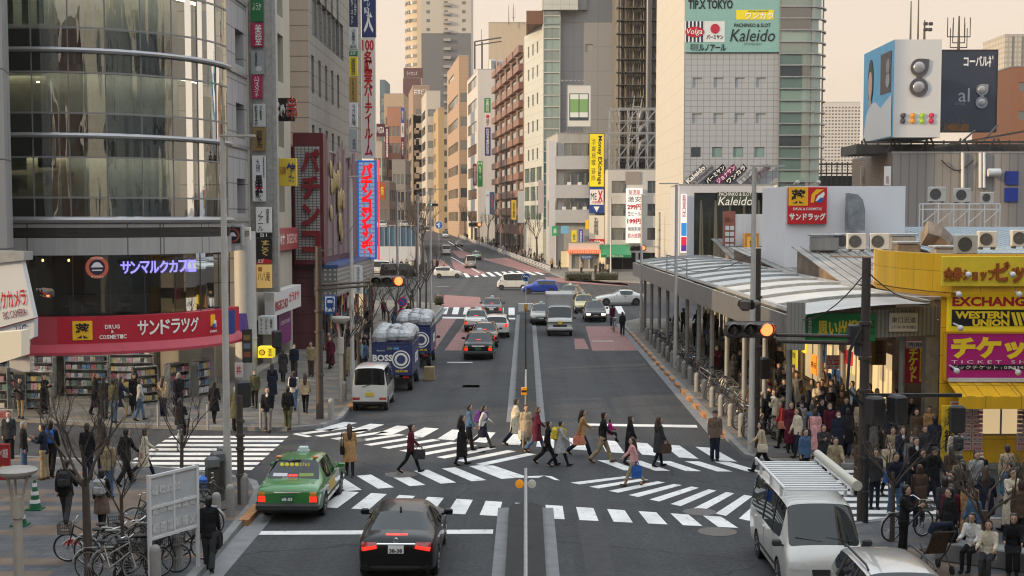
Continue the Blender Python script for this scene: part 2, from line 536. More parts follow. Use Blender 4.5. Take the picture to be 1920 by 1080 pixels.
pav_l = [(-7.35, -20)] + [(-7.35, 30)] + c + [(-60, c[-1][1] + .4), (-60, -20)]
pavement('plaza_pavement', pav_l, M_PLAZA, [(i, i + 1) for i in range(0, 9)])
c = gp((0, 788), (200, 800), (400, 806), (540, 808), (600, 803), (636, 790), (650, 772))
pav = [(-60, c[0][1] + .3)] + c + [(-7.35, 117), (-8.5, 122), (-12, 126), (-60, 128)]
pavement('left_pavement', pav, M_PAVE, [(i, i + 1) for i in range(0, 11)])
c = gp((1372, 830), (1403, 860), (1468, 874), (1600, 878))
pav = [(7.2, 100)] + c + [(60, c[-1][1] - .2), (60, 104), (9, 104)]
pavement('right_pavement', pav, M_PAVE, [(i, i + 1) for i in range(0, 5)] + [(7, 0)])
pavement('near_right_pavement', [(7.5, -20), (60, -20), (60, 34.2), (9.6, 34.6), (8.2, 33.8), (7.5, 32)], M_PLAZA, [(2, 3), (3, 4), (4, 5), (5, 0)])
c = gp((846, 440), (930, 470), (1030, 511), (1060, 524), (1165, 529), (1260, 535))
pav = c + [(60, 156), (60, 700), (-20, 700)]
pavement('far_right_pavement', pav, M_PAVE, [(i, i + 1) for i in range(0, 6)])
c = gp((800, 492), (795, 462), (790, 440))
pav = [(-80, 178)] + [(c[0][0] - 3, 178)] + c + [(-80, 620)]
pavement('far_left_pavement', pav, M_PAVE, [(0, 1), (1, 2), (2, 3), (3, 4)])
mk = MB(); gk = MB(); pk = MB()
for y0, y1 in ((5, 36.3), (51.8, 109.5)):
 gk.bb(-.76, -.45, y0, y1, -.02, .02); gk.bb(.45, .76, y0, y1, -.02, .02)
 e = 0.45
 poly = [(-.45, y0 + e), (-.32, y0 + .13), (0, y0), (.32, y0 + .13), (.45, y0 + e), (.45, y1 - e), (.32, y1 - .13), (0, y1), (-.32, y1 - .13), (-.45, y1 - e)]
 mk.prism(poly, -.02, .16)
tag(mk.build('median_island', M_DARKISL), kind='structure')
tag(gk.build('gutter', M_GUT), kind='structure')
gl_ = MB(); gl_.bb(-7.32, -6.75, -10, 35.5, -.02, .012); gl_.bb(6.75, 7.18, 47.9, 100, -.02, .012); gl_.bb(-7.32, -6.9, 56, 117, -.02, .012)
tag(gl_.build('side_gutter', M_GUT), kind='structure')
ko = MB()
for yy in (36.0,): ko.bb(-7.47, -7.2, yy - 1.9, yy, .0, .165)
for yy in (55.6,): ko.bb(-7.47, -7.2, yy - .6, yy + 1.2, .0, .165)
y = 48.2
while y < 92:
 ko.bb(7.085, 7.315, y, y + 1.15, 0, .161); y += 2.35
tag(ko.build('kerb_paint', M_ORANGE), kind='structure')
zb = MB()
def band(mb, e0, e1, f0, f1, n, duty=.5, z=.004):
 a0, a1, b0, b1 = [G(*p) for p in (e0, e1, f0, f1)]
 for i in range(n):
  t0 = i / (n - 1 + duty); t1 = (i + duty) / (n - 1 + duty)
  p = [a0.lerp(a1, t0), a0.lerp(a1, t1), b0.lerp(b1, t1), b0.lerp(b1, t0)]
  mb.quad(*[(q.x, q.y, z + zg(q.y)) for q in p])
def stripe(mb, pts, z=.004):
 mb.quad(*[(*G(*p)[:2], z + zg(G(*p).y)) for p in pts])
band(zb, (644, 921), (1352, 969), (600, 951), (1384, 990), 13, .56)
band(zb, (645, 791), (1336, 840), (590, 806), (1382, 866), 13, .52)
band(zb, (560, 812), (908, 873), (655, 800), (1005, 852), 11, .42)
band(zb, (1070, 905), (1406, 977), (1172, 893), (1446, 936), 9, .46)
band(zb, (613, 897), (905, 872), (648, 921), (968, 896), 6, .5)
band(zb, (1120, 863), (1366, 866), (1170, 882), (1432, 885), 5, .5)
for x0, x1, y0, y1, n in ((-13.0, -8.7, 41.8, 48.4, 8), (8.1, 12.5, 34.9, 42.0, 9)):
 st = (y1 - y0) / (n - .45)
 for i in range(n):
  zb.quad(*[(x, y, .004) for x, y in ((x0, y0 + i * st), (x1, y0 + i * st), (x1, y0 + i * st + st * .55), (x0, y0 + i * st + st * .55))])
for pts in (((548, 814), (557, 812), (585, 818), (576, 820)), ((905, 873), (925, 873), (985, 893), (970, 896)),
   ((970, 896), (985, 893), (1020, 892), (1010, 896)), ((1020, 892), (1034, 893), (1050, 901), (1040, 900)),
   ((474, 1003), (474, 996), (925, 993), (924, 1001)), ((1086, 798), (1086, 794), (1306, 797), (1308, 802)),
   ((829, 597), (830, 594), (966, 596), (966, 599))):
 stripe(zb, pts)
band(zb, (830, 576), (965, 577), (826, 589), (965, 591), 7, .55)      # far crossing
band(zb, (1005, 577), (1165, 574), (1008, 590), (1172, 588), 7, .5)
band(zb, (868, 512), (1000, 507), (874, 520), (1022, 515), 10, .5)
for a, b_ in (((846, 482), (900, 512)), ((908, 485), (1000, 508)), ((840, 452), (868, 470))):
 p, q = G(*a), G(*b_); d = (q - p).normalized(); s = V3((-d.y, d.x, 0)) * .12
 zb.quad(*[(v.x, v.y, .006 + zg(v.y)) for v in (p - s, q - s, q + s, p + s)])
for px, py, L in ((1130, 640, 3), (862, 680, 1.2), (900, 500, 4), (1010, 535, 4), (830, 537, 5)):
 p = G(px, py); zb.quad(*[(v[0], v[1], .004) for v in ((p.x - .7, p.y), (p.x + .7, p.y), (p.x + .7, p.y + .3), (p.x - .7, p.y + .3))])
tag(zb.build('road_markings', M_PAINT), kind='structure')
rb = MB()
for x0, x1 in ((-7.0, -5.5), (-5.0, -3.9), (-3.4, -2.5)):
 rb.quad(*[(x, y, .003) for x, y in ((x0 + .1, 80), (x1, 80), (x1, 107), (x0 + .4, 107))])
stripe(rb, ((822, 577), (905, 576), (900, 557), (815, 552)), .003)
rb.quad(*[(x, y, .003) for x, y in ((4.0, 80), (6.9, 80), (6.9, 98), (4.4, 98))])
rb.quad(*[(x, y, .003) for x, y in ((3.0, 81), (3.85, 81), (3.85, 88), (3.2, 88))])
for pts in (((818, 505), (852, 505), (826, 486), (806, 486)), ((852, 505), (890, 518), (912, 512), (845, 486)), ((905, 486), (950, 483), (1030, 512), (985, 509)),
   ((1030, 512), (1062, 526), (1175, 531), (1180, 536), (1040, 532))[:4], ((845, 470), (868, 470), (905, 484), (862, 484))):
 stripe(rb, pts, .003)
stripe(rb, ((1020, 519), (1180, 532), (1180, 537), (1030, 528)), .003)
tag(rb.build('red_lane_paint', M_RED), kind='structure')
M_PATCH = mat('asphalt_patch', (.046, .047, .05), .9, var=.2, vscale=3, bump=.3, bscale=80)
b = MB()
for x0, x1, y0, y1 in ((-5.6, -4.5, 57, 68), (-3.0, -2.2, 60, 101), (2.1, 3.3, 55, 72), (4.6, 5.2, 52, 96), (3.2, 6.0, 37.6, 39.0), (-4.2, -1.4, 45.0, 46.2), (1.4, 2.0, 20, 45), (-3.6, -1.0, 62.5, 63.4), (-12, -7.6, 45.6, 46.4), (-6, 5, 131, 133), (-1.6, .4, 38.6, 48)):
 b.quad((x0, y0, .0015), (x1, y0, .0015), (x1 + .04, y1, .0015), (x0 - .05, y1, .0015))
tag(b.build('asphalt_patch', M_PATCH), kind='structure')
mh = MB()
M_IRON = mat('cast_iron', (0.13, 0.12, 0.11), .6, metal=.6, var=.3, vscale=12)
for px, py, r in ((1345, 997, .5), (1312, 960, .45), (752, 890, .5), (660, 826, .5), (1462, 862, .5)):
 p = G(px, py); z = .145 if px == 1462 else .0
 mh.lathe([(r, z), (r, z + .008), (r * .9, z + .008), (r * .88, z + .004), (r * .3, z + .006), (0, z + .006)], (p.x, p.y, 0), 20)
tag(mh.build('manhole_cover', M_IRON), kind='structure')
# ================================================================== building tools
GL_DARK = glass_mat('window_glass_dark', (0.02, 0.024, 0.028), refl=.35)
GL_MID = glass_mat('window_glass_grey', (0.07, 0.08, 0.085), refl=.3, wave=.1)
GL_PALE = glass_mat('window_glass_blinds', (0.26, 0.26, 0.24), refl=.12)
GL_GREEN = glass_mat('window_glass_green', (0.20, 0.30, 0.27), refl=.2)
GL_SEA = glass_mat('window_glass_seagreen', (0.10, 0.17, 0.15), refl=.35, wave=.08)
GL_SHOP = glass_mat('shop_glass', (1, 1, 1), trans=.8, refl=.12)
GL_WARM = mat('lit_window', (.5, .38, .2), .3, emit=.55, ecol=(1, .74, .4))
M_FRAME = mat('window_frame', (.22, .22, .22), .45, metal=.3)
M_FRAMED = mat('window_frame_dark', (.05, .05, .05), .45, metal=.3)
M_ROOF = mat('flat_roof', (.2, .2, .2), .9, var=.3, vscale=1)
M_DARK = mat('dark_opening', (.016, .015, .014), .9)
M_WHITE = mat('white_panel', (.62, .63, .64), .5, var=.06, streak=.08)
M_BLACK = mat('black_paint', (.02, .02, .022), .5)
M_STEEL = mat('painted_steel', (.34, .35, .35), .5, metal=.2, var=.15, vscale=2)
M_STEELD = mat('dark_steel', (.07, .065, .06), .55, metal=.3, var=.2, vscale=3)
M_GALV = mat('galvanised_steel', (.36, .37, .37), .45, metal=.6, var=.2, vscale=4)
WIN = {}
def win_mesh(w, h, d, nx, ny, style):
 k = (round(w, 2), round(h, 2), d, nx, ny, style)
 if k in WIN: return WIN[k]
 b = MB(); f = .05 if w > .7 else .03
 b.cur = 1
 b.quad((-w / 2, d, 0), (w / 2, d, 0), (w / 2, d, h), (-w / 2, d, h))
 b.cur = 0
 for x in (-w / 2 + f / 2, w / 2 - f / 2): b.box((x, d - .02, h / 2), (f, .06, h - .004))
 for z in (f / 2, h - f / 2): b.box((0, d - .02, z), (w - 2 * f, .05, f - .004))
 for i in range(1, nx): b.box((-w / 2 + w * i / nx, d - .02, h / 2), (f, .05, h - 2 * f))
 for i in range(1, ny): b.box((0, d - .02, h * i / ny), (w - 2 * f, .045, f))
 if style == 'sill': b.box((0, -.03, -.03), (w + .1, .14, .06))
 me = b.mesh('window', [M_FRAME, GL_DARK])
 WIN[k] = me
 return me
def facade(mb, p, q, z0, z1, rects, d):
 """wall face from p to q (outward to the right of p->q) with openings rects (u0,u1,z0,z1) and reveals d deep"""
 p = V3((*p, 0)); q = V3((*q, 0)); L = (q - p).length; u = (q - p) / L; n = V3((u.y, -u.x, 0))
 P = lambda a, z, e=0: p + u * a - n * e + V3((0, 0, z))
 us = sorted({0, L, *[r[0] for r in rects], *[r[1] for r in rects]}); zs = sorted({z0, z1, *[r[2] for r in rects], *[r[3] for r in rects]})
 holes = set()
 for r in rects:
  i0, i1, j0, j1 = us.index(r[0]), us.index(r[1]), zs.index(r[2]), zs.index(r[3])
  for i in range(i0, i1):
   for j in range(j0, j1): holes.add((i, j))
  a, b_, c, e = r
  mb.quad(P(a, c), P(b_, c), P(b_, c, d), P(a, c, d)); mb.quad(P(a, e), P(a, e, d), P(b_, e, d), P(b_, e))
  mb.quad(P(a, c), P(a, c, d), P(a, e, d), P(a, e)); mb.quad(P(b_, c), P(b_, e), P(b_, e, d), P(b_, c, d))
 for j in range(len(zs) - 1):
  i = 0
  while i < len(us) - 1:
   if (i, j) in holes: i += 1; continue
   k = i
   while k < len(us) - 1 and (k, j) not in holes: k += 1
   mb.quad(P(us[i], zs[j]), P(us[k], zs[j]), P(us[k], zs[j + 1]), P(us[i], zs[j + 1])); i = k
 return u, n, P
def wgrid(u0, n, pu, w, z0, m, pz, h, **k):
 """n columns from u0 with pitch pu, m rows from z0 with pitch pz"""
 return dict(u0=u0, n=n, pu=pu, w=w, z0=z0, m=m, pz=pz, h=h, **k)
def building(name, label, poly, z1, wall, sides={}, z0=0.0, cat='building', group=None, parapet=.5, roof=None, d=.18):
 cx = sum(p[0] for p in poly) / len(poly); cy = sum(p[1] for p in poly) / len(poly)
 T = thing(name, label, cat, (cx, cy, z0), 0, group)
 wb = MB(); wins = []
 N = len(poly)
 for i in range(N):
  p, q = poly[i], poly[(i + 1) % N]
  rects = []; meta = []
  for g in sides.get(i, []):
   for r in range(g['m']):
    for c_ in range(g['n']):
     a = g['u0'] + c_ * g['pu']; zz = g['z0'] + r * g['pz']
     rr = (round(a, 3), round(a + g['w'], 3), round(zz, 3), round(zz + g['h'], 3))
     rects.append(rr); meta.append((rr, g))
  u, n, P = facade(wb, p, q, z0, z1, rects, d)
  for rr, g in meta:
   wins.append((P((rr[0] + rr[1]) / 2, rr[2]), atan2(u.y, u.x), g))
 wb.add([(p[0], p[1], z1 - parapet) for p in poly], [tuple(range(N))])
 cp = MB()
 for i in range(N):
  p, q = V3((*poly[i], 0)), V3((*poly[(i + 1) % N], 0)); dd = q - p; ang = atan2(dd.y, dd.x)
  n = V3((dd.y, -dd.x, 0)).normalized()
  cp.box(((p.x + q.x) / 2 - n.x * .13, (p.y + q.y) / 2 - n.y * .13, z1 + .04), (dd.length, .32, .12), ang)
 wb.build('wall', wall, T, world=True)
 cp.build('roof_coping', M_GALV, T, world=True)
 wins.sort(key=lambda t: (t[0] - CP).length)
 rest = MB()
 for k, (pos, rz, g) in enumerate(wins):
  gl = g.get('glass', [GL_DARK]); gm = RC(gl)
  if k < 98:
   o = link('window', win_mesh(g['w'], g['h'], d, g.get('nx', 1), g.get('ny', 1), g.get('style', '')), T, pos - V3((cx, cy, z0)), rz)
   setmat(o, gm, 1)
   if g.get('frame'): setmat(o, g['frame'], 0)
  else:
   M = MR(rz, 3, 'Z')
   rest.add([M @ V3((x, d, z)) + pos for x, z in ((-g['w'] / 2, 0), (g['w'] / 2, 0), (g['w'] / 2, g['h']), (-g['w'] / 2, g['h']))], [(0, 1, 2, 3)])
 if rest.v:
  tag(rest.build('window', GL_DARK, T, world=True), kind='stuff')
 return T
def cm(r, g, b, rough=.45, emit=0.0, name=None):
 k = name or 'paint_%d_%d_%d%s' % (r, g, b, '_lit%d' % int(emit * 100) if emit else '')
 return mat(k, s2l(r, g, b), rough, emit=emit)
INK = cm(22, 22, 24); INKW = cm(236, 236, 232); INKR = cm(196, 24, 40); INKB = cm(30, 50, 130); INKY = cm(250, 215, 40); INKG = cm(0, 120, 70)
def sign(name, label, p, w, h, bg, items=(), rz=0.0, d=.18, frame=None, cat='sign', group=None, fm=None, world_items=()):
 """board standing at p (middle of its face foot -> centre), facing -Y when rz=0; items: (text, x, z, w, h, material, options)
 or ('rect', x, z, w, h, material) / ('disc', x, z, r, r, material)"""
 T = thing(name, label, cat, p, rz, group)
 b = MB(); b.rbox((0, 0, 0), (w, d, h), .015); b.build('panel', bg, T)
 if frame:
  f = MB(); t = frame
  f.bb(-w / 2 - t, -w / 2, -d / 2 - .03, d / 2, -h / 2 - t, h / 2 + t); f.bb(w / 2, w / 2 + t, -d / 2 - .03, d / 2, -h / 2 - t, h / 2 + t)
  f.bb(-w / 2, w / 2, -d / 2 - .03, d / 2, -h / 2 - t, -h / 2); f.bb(-w / 2, w / 2, -d / 2 - .03, d / 2, h / 2, h / 2 + t)
  f.build('frame', fm or M_GALV, T)
 k = 0
 for it in items:
  k += 1
  y = -d / 2 - .004 - .004 * k if it[0] in ('rect', 'disc', 'poly') else -d / 2 - .012 - .004 * k
  if it[0] == 'rect':
   r = MB(); r.bb(it[1] - it[3] / 2, it[1] + it[3] / 2, y, y + .01, it[2] - it[4] / 2, it[2] + it[4] / 2); r.build('colour_field', it[5], T)
  elif it[0] == 'disc':
   r = MB(); poly = [(it[1] + it[3] * cos(2 * pi * i / 24), it[2] + it[4] * sin(2 * pi * i / 24)) for i in range(24)]
   r.plate(poly, y, y + .01, (0, 0, 0), (1, 0, 0), (0, 0, 1), (0, 1, 0)); r.build('emblem', it[5], T)
  elif it[0] == 'poly':
   r = MB(); r.plate(it[1], y, y + .01, (0, 0, 0), (1, 0, 0), (0, 0, 1), (0, 1, 0)); r.build('emblem', it[5], T)
  else:
   o = it[6] if len(it) > 6 else {}
   text(T, it[0], it[1], it[2], it[3], it[4], it[5], y=y, **o)
 return T
def psign(name, label, x0, y0, x1, y1, Y, bg, items=(), **k):
 """board facing the camera street end whose picture corners are x0,y0 - x1,y1 when it stands at depth Y; items in fractions of w,h from centre"""
 a = A(x0, y0, Y); b = A(x1, y1, Y)
 w = abs(b.x - a.x); h = abs(a.z - b.z)
 its = []
 for it in items:
  if it[0] in ('rect',): its.append((it[0], it[1] * w, it[2] * h, it[3] * w, it[4] * h, it[5]))
  elif it[0] == 'disc': its.append((it[0], it[1] * w, it[2] * h, it[3] * w, it[4] * (w if k.get('_w', 1) else h), it[5]))
  elif it[0] == 'poly': its.append((it[0], [(p[0] * w, p[1] * h) for p in it[1]], 0, 0, 0, it[5]))
  else: its.append((it[0], it[1] * w, it[2] * h, it[3] * w, it[4] * h, it[5]) + tuple(it[6:]))
 return sign(name, label, ((a.x + b.x) / 2, Y, (a.z + b.z) / 2), w, h, bg, its, **k)
def fsign(name, label, x0, x1, ytop, ybot, X, bg, items=(), side=1, **k):
 """board flat on a street wall at world X; x0,x1 the near and far picture edges; ytop,ybot the picture rows at the near edge; side=1 faces +X"""
 a = AX(x0, ytop, X); b = AX(x0, ybot, X); c = AX(x1, ytop, X)
 w = abs(c.y - a.y); h = a.z - b.z
 its = []
 for it in items:
  if it[0] == 'rect': its.append((it[0], it[1] * w, it[2] * h, it[3] * w, it[4] * h, it[5]))
  elif it[0] == 'disc': its.append((it[0], it[1] * w, it[2] * h, it[3] * h, it[4] * h, it[5]))
  elif it[0] == 'poly': its.append((it[0], [(p[0] * w, p[1] * h) for p in it[1]], 0, 0, 0, it[5]))
  else: its.append((it[0], it[1] * w, it[2] * h, it[3] * w, it[4] * h, it[5]) + tuple(it[6:]))
 rz = pi / 2 if side == 1 else -pi / 2
 return sign(name, label, (X, (a.y + c.y) / 2, (a.z + b.z) / 2), w, h, bg, its, rz=rz, **k)
V = dict(vertical=True)
# ================================================================== left side of the street
CX, CY, RR = -20.1, 61.0, 6.5
def arc(r_off=0.0, n=12, a0=-90, a1=0):
 return [(CX + (RR + r_off) * cos(rad(a0 + (a1 - a0) * i / n)), CY + (RR + r_off) * sin(rad(a0 + (a1 - a0) * i / n))) for i in range(n + 1)]
def front(off=0.0, n=12, xl=-31.0):
 return [(xl, CY - RR - off)] + arc(off, n)
M_TILEG = mat('pale_wall_tile', (.31, .31, .32), .5, var=.08, vscale=.6, grid=(1.35, 1.2, .03, .35))
M_BAND = mat('band_panel', (.34, .34, .34), .45, var=.05, grid=(1.7, 3, .03, .3), streak=.08)
M_LOUV = mat('louvre_dark', (.07, .07, .07), .5, metal=.3)
M_TUBE = mat('brushed_tube', (.36, .36, .37), .35, metal=.6)
GL_CURVE = glass_mat('curved_glass', (.84, .92, .88), trans=.8, rough=.015, wave=.3, wscale=.9, refl=.34)
GL_CAFE = glass_mat('cafe_glass', (.8, .85, .85), trans=.6, rough=.02, refl=.06, wave=.05)
B1 = thing('corner_building', 'dark curved glass corner building above the red drug store awning', 'building', (CX, CY, 0))
def wall_strip(mb, path, z0, z1, off=0):
 for p, q in zip(path, path[1:]):
  mb.quad((*p, z0), (*q, z0), (*q, z1), (*p, z1))
def band_solid(mb, p_in, p_out, z0, z1):
 n = len(p_in)
 for i in range(n - 1):
  a, b, c, d = p_in[i], p_in[i + 1], p_out[i + 1], p_out[i]
  mb.quad((*a, z0), (*b, z0), (*c, z0), (*d, z0)); mb.quad((*a, z1), (*d, z1), (*c, z1), (*b, z1))
  mb.quad((*d, z0), (*c, z0), (*c, z1), (*d, z1)); mb.quad((*b, z0), (*a, z0), (*a, z1), (*b, z1))
 for e in (0, n - 1):
  mb.quad((*p_in[e], z0), (*p_out[e], z0), (*p_out[e], z1), (*p_in[e], z1))
ZT = 30.0
b = MB(); inner = [(-31, CY - RR + 2.2)] + arc(-2.2)
wall_strip(b, inner, 2.6, ZT); b.build('interior_wall', mat('interior_wall', (.36, .39, .37), .8, var=.3, vscale=.55), B1, world=True)
b = MB()
for z in (3.9, 6.5): band_solid(b, [(-31, CY - RR + 2.3)] + arc(-2.3), front(-.05), z - .12, z)
zk = [7.9 + 3.45 * k for k in range(-0, 6)]
for z in zk: band_solid(b, [(-31, CY - RR + 2.3)] + arc(-2.3), front(-.12), z - .55, z + .02)
for z in zk: band_solid(b, front(-.35), front(-.22), z - .9, z + .88)
b.build('floor_slab', mat('slab_edge', (.055, .06, .06), .8), B1, world=True)
b = MB(); p = front(.12); band_solid(b, front(-.3), p, 6.45, 7.16); b.build('cladding_band', M_BAND, B1, world=True)
b = MB(); band_solid(b, front(-.3), front(.03), 7.165, 7.58)
for i in range(7): band_solid(b, front(.02), front(.075), 7.19 + .056 * i, 7.21 + .056 * i)
b.build('louvre_band', M_LOUV, B1, world=True)
b = MB(); band_solid(b, front(-.3), front(.10), 7.585, 7.74); b.build('cladding_band', M_BAND, B1, world=True)
def tube_path(off, z, r, n=10):
 return [(x, y, z) for x, y in front(off)]
for k, z in enumerate(zk):
 b = MB(); b.tube(tube_path(.14, z, .1), .11 if k else .14, 8); b.build('rail_tube', M_TUBE, B1, smooth=40, world=True)
cols = [(-31 + 1.62 * i, CY - RR) for i in range(7)]
cols = [(-20.1 - 1.62 * i, CY - RR) for i in range(7, -1, -1)]
na = 7
cols += arc(0, na)[1:]
for k in range(0, 6):
 z0, z1 = zk[k] + .02, zk[k] + 3.43
 for i in range(len(cols) - 1):
  a, c2 = V3((*cols[i], 0)), V3((*cols[i + 1], 0))
  curved = i >= 7
  pts = []
  if curved:
   a0 = -90 + 90 * (i - 7) / na; a1 = -90 + 90 * (i - 6) / na
   pts = [(CX + RR * cos(rad(a0 + (a1 - a0) * j / 4)), CY + RR * sin(rad(a0 + (a1 - a0) * j / 4))) for j in range(5)]
  else:
   pts = [tuple(a[:2]), tuple(c2[:2])]
  b = MB(); b.cur = 1
  wall_strip(b, pts, z0, z1)
  b.cur = 0
  b.bar((*cols[i], z0), (*cols[i], z1), .05)
  for zz in (z0 + .9, z0 + 2.55):
   for p, q in zip(pts, pts[1:]): b.bar((*p, zz), (*q, zz), .07, .07)
  o = b.build('window', [M_FRAME, GL_CURVE], B1, smooth=30, world=True)
b = MB(); random.seed(3)
for i in range(26):
 x = -27 + R0() * 8; z = 8.9 + R0() * 1.2
 b.bb(x, x + .35 + R0() * .4, CY - RR + .6, CY - RR + .63, z, z + .3 + R0() * .5)
b.build('poster', mat('poster_beige', (.36, .31, .2), .8, var=.4, vscale=3), B1, world=True)
b = MB(); b.bb(-31, -19.2, CY - RR + 1.4, CY - RR + 1.5, 8.7, 10.5); b.bb(-31, -20, CY - RR + 1.4, CY - RR + 1.5, 12.2, 13.9)
b.build('partition', mat('partition_beige', (.34, .33, .26), .8, var=.15), B1, world=True)
b = MB()
for i in range(5): b.box((-27 + i * 1.7, CY - RR + 1, 13.6), (.09, .09, .06))
for z in zk[1:5]:
 for off in (1.2,): b.tube([(x, y, z - .7) for x, y in front(-off)[1:]], .08, 4); b.bb(-30, -20.2, CY - RR + off - .08, CY - RR + off + .08, z - .75, z - .68)
b.build('ceiling_lamp', mat('lamp_warm', (1, .88, .66), .5, emit=7), B1, world=True)
b = MB()
for i in range(14): b.bb(-28 + i * .62, -27.75 + i * .62, CY - RR + .35, CY - RR + .4, 15.9, 17.9)
b.build('curtain', mat('curtain_green', (.22, .25, .2), .8), B1, world=True)
b = MB(); b.plate([(0, 0), (.9, 0), (.9, 1.4), (0, 1.4)], 0, .05, (-14.35, 58.4, 11.9), (.45, .89, 0), (0, 0, 1), (.89, -.45, 0))
b.build('poster', cm(20, 96, 62), B1, world=True)
b = MB(); b.plate([(0, 0), (.9, 0), (.9, 1.7), (0, 1.7)], 0, .05, (-14.35, 58.4, 15.3), (.45, .89, 0), (0, 0, 1), (.89, -.45, 0))
b.build('poster', cm(60, 110, 140), B1, world=True)
b = MB(); b.cur = 1; wall_strip(b, front(0, 16), 3.95, 6.44); b.cur = 0
for p in cols: b.bar((*p, 3.95), (*p, 6.44), .035)
b.build('cafe_window', [M_FRAMED, GL_CAFE], B1, smooth=30, world=True)
b = MB()
for i in range(9): b.box((-27 + i * 1.1, CY - RR + 1.6, 6.2), (.06, .06, .1))
b.build('pendant_lamp', mat('lamp_amber', (1, .6, .2), .5, emit=7), B1, world=True)
b = MB(); band_solid(b, front(-.9), front(-.8), 4.0, 4.75); b.build('cafe_counter', mat('cafe_counter', (.07, .06, .05), .5), B1, world=True)
b = MB(); band_solid(b, front(-2.15), front(-2.1), 4.0, 6.4); b.build('interior_wall', mat('cafe_wall', (.045, .04, .037), .7, var=.4, vscale=.8), B1, world=True)
b = MB(); b.bb(-25.9, -25.1, CY - RR + 2.0, CY - RR + 2.05, 5.35, 5.85); b.build('lit_picture', mat('lit_picture', (.35, .12, .04), .6, emit=.35, ecol=(.9, .35, .1)), B1, world=True)
b = MB()
rects = [(1.9, 3.7, z, z + 1.65) for z in (8.2, 11.75, 15.2, 18.7)]
facade(b, (-13.6, 61), (-13.6, 65.4), 6.45, ZT, rects, .6)
for r in rects: b.quad((-14.2, 61 + r[0], r[2]), (-14.2, 61 + r[1], r[2]), (-14.2, 61 + r[1], r[3]), (-14.2, 61 + r[0], r[3]))
b.quad((-13.6, 65.4, 2.6), (-31, 65.4, 2.6), (-31, 65.4, ZT), (-13.6, 65.4, ZT))
b.add([(p[0], p[1], ZT) for p in front(0)] + [(-13.6, 65.4, ZT), (-31, 65.4, ZT)], [tuple(range(len(front(0)) + 2))])
b.build('tiled_wall', M_TILEG, B1, world=True)
b = MB()
for z in (7.9, 11.35, 14.8, 18.25): b.bb(-13.75, -13.5, 61.05, 65.35, z - .08, z + .08)
b.build('string_course', M_TUBE, B1, world=True)
b = MB(); b.lathe([(.52, 0), (.52, 2), (.55, 2.01), (.55, 2.05), (.52, 2.06), (.52, 7.2)], (-13.55, 64.2, .14), 20)
b.build('round_column', mat('column_white', (.47, .47, .46), .45, var=.06), B1, smooth=40, world=True)
b = MB(); wall_strip(b, [(-31, CY - RR + 4.5), (-21, CY - RR + 4.5), (-19, CY - RR + 6), (-18, 65.2)], .14, 2.75)
b.build('shop_back', mat('shop_back', (.12, .11, .09), .8, var=.6, vscale=2.5), B1, world=True)
b = MB()
for i in range(9):
 b.bb(-29 + i * 1.5, -28 + i * 1.5, CY - RR + 1.4, CY - RR + 1.55, 2.62, 2.68)
b.bb(-19.5, -18.3, 58.2, 58.35, 2.62, 2.68); b.bb(-17.8, -16.6, 60, 60.15, 2.62, 2.68)
b.build('tube_lamp', mat('tube_lamp', (1, .93, .8), .5, emit=26), B1, world=True)
b = MB(); band_solid(b, [(-31, CY - RR + 4.6)] + arc(-4.6), front(.1), 2.7, 2.78); b.build('shop_ceiling', mat('shop_ceiling', (.3, .3, .28), .8), B1, world=True)
for x, y in ((-26.0, 54.7), (-20.9, 54.8), (-14.2, 59.2)):
 b = MB(); b.bb(x - .3, x + .3, y - .15, y + .25, .14, 2.7); b.build('shopfront_post', M_TUBE, B1, world=True)
AW = thing('shop_awning', 'curved crimson awning of the drug store under the dark cafe windows', 'awning', (CX, CY, 0))
M_CRIM = mat('awning_crimson', s2l(176, 22, 48), .5, var=.08, vscale=1)
M_CRIMD = mat('awning_dusty', s2l(170, 60, 75), .6, var=.12, vscale=1)
b = MB(); band_solid(b, front(.0), front(.42), 2.8, 3.93); b.build('fascia', M_CRIM, AW, world=True)
b = MB(); po, pi_ = front(.75), front(.425); pl = front(.75)
for i in range(len(po) - 1):
 b.quad((*po[i], 2.5), (*po[i + 1], 2.5), (*pi_[i + 1], 2.82), (*pi_[i], 2.82)); b.quad((*po[i], 2.38), (*po[i + 1], 2.38), (*po[i + 1], 2.5), (*po[i], 2.5))
b.build('skirt', M_CRIMD, AW, world=True)
def arc_text(par, body, adeg, z, w, h, m, off=.45, cut=None):
 """letters set one by one round the curve, centre angle adeg"""
 n = len(body); step = w / n / (RR + off)
 for i, ch in enumerate(body):
  if ch == ' ': continue
  a = rad(adeg) + (i - (n - 1) / 2) * step
  p = V3((CX + (RR + off) * cos(a), CY + (RR + off) * sin(a), z)) - par.location
  o = text(par, ch, 0, 0, w / n * .92, h, m, y=-.01, rz=a + pi / 2, bold=.02)
  TEXTS[-1] = TEXTS[-1][:1] + (0, 0) + TEXTS[-1][3:]
  OFFS[o.name] = p
def yang(px):
 """angle round the curved front that shows at picture column px"""
 best = None
 for i in range(-900, 1):
  a = rad(i / 10); x = CX + RR * cos(a); y = CY + RR * sin(a)
  q = abs((x / y) - (ray(px, 600).x / ray(px, 600).y))
  if best is None or q < best[0]: best = (q, i / 10)
 return best[1]
arc_text(AW, 'サンドラッグ', yang(309), 3.4, 3.0, .62, INKW)
arc_text(AW, 'COSMETIC', yang(208), 3.08, 1.1, .17, INKW)
arc_text(AW, 'DRUG', yang(207), 3.5, .6, .17, INKW)
arc_text(AW, '&', yang(207), 3.3, .12, .13, INKW)
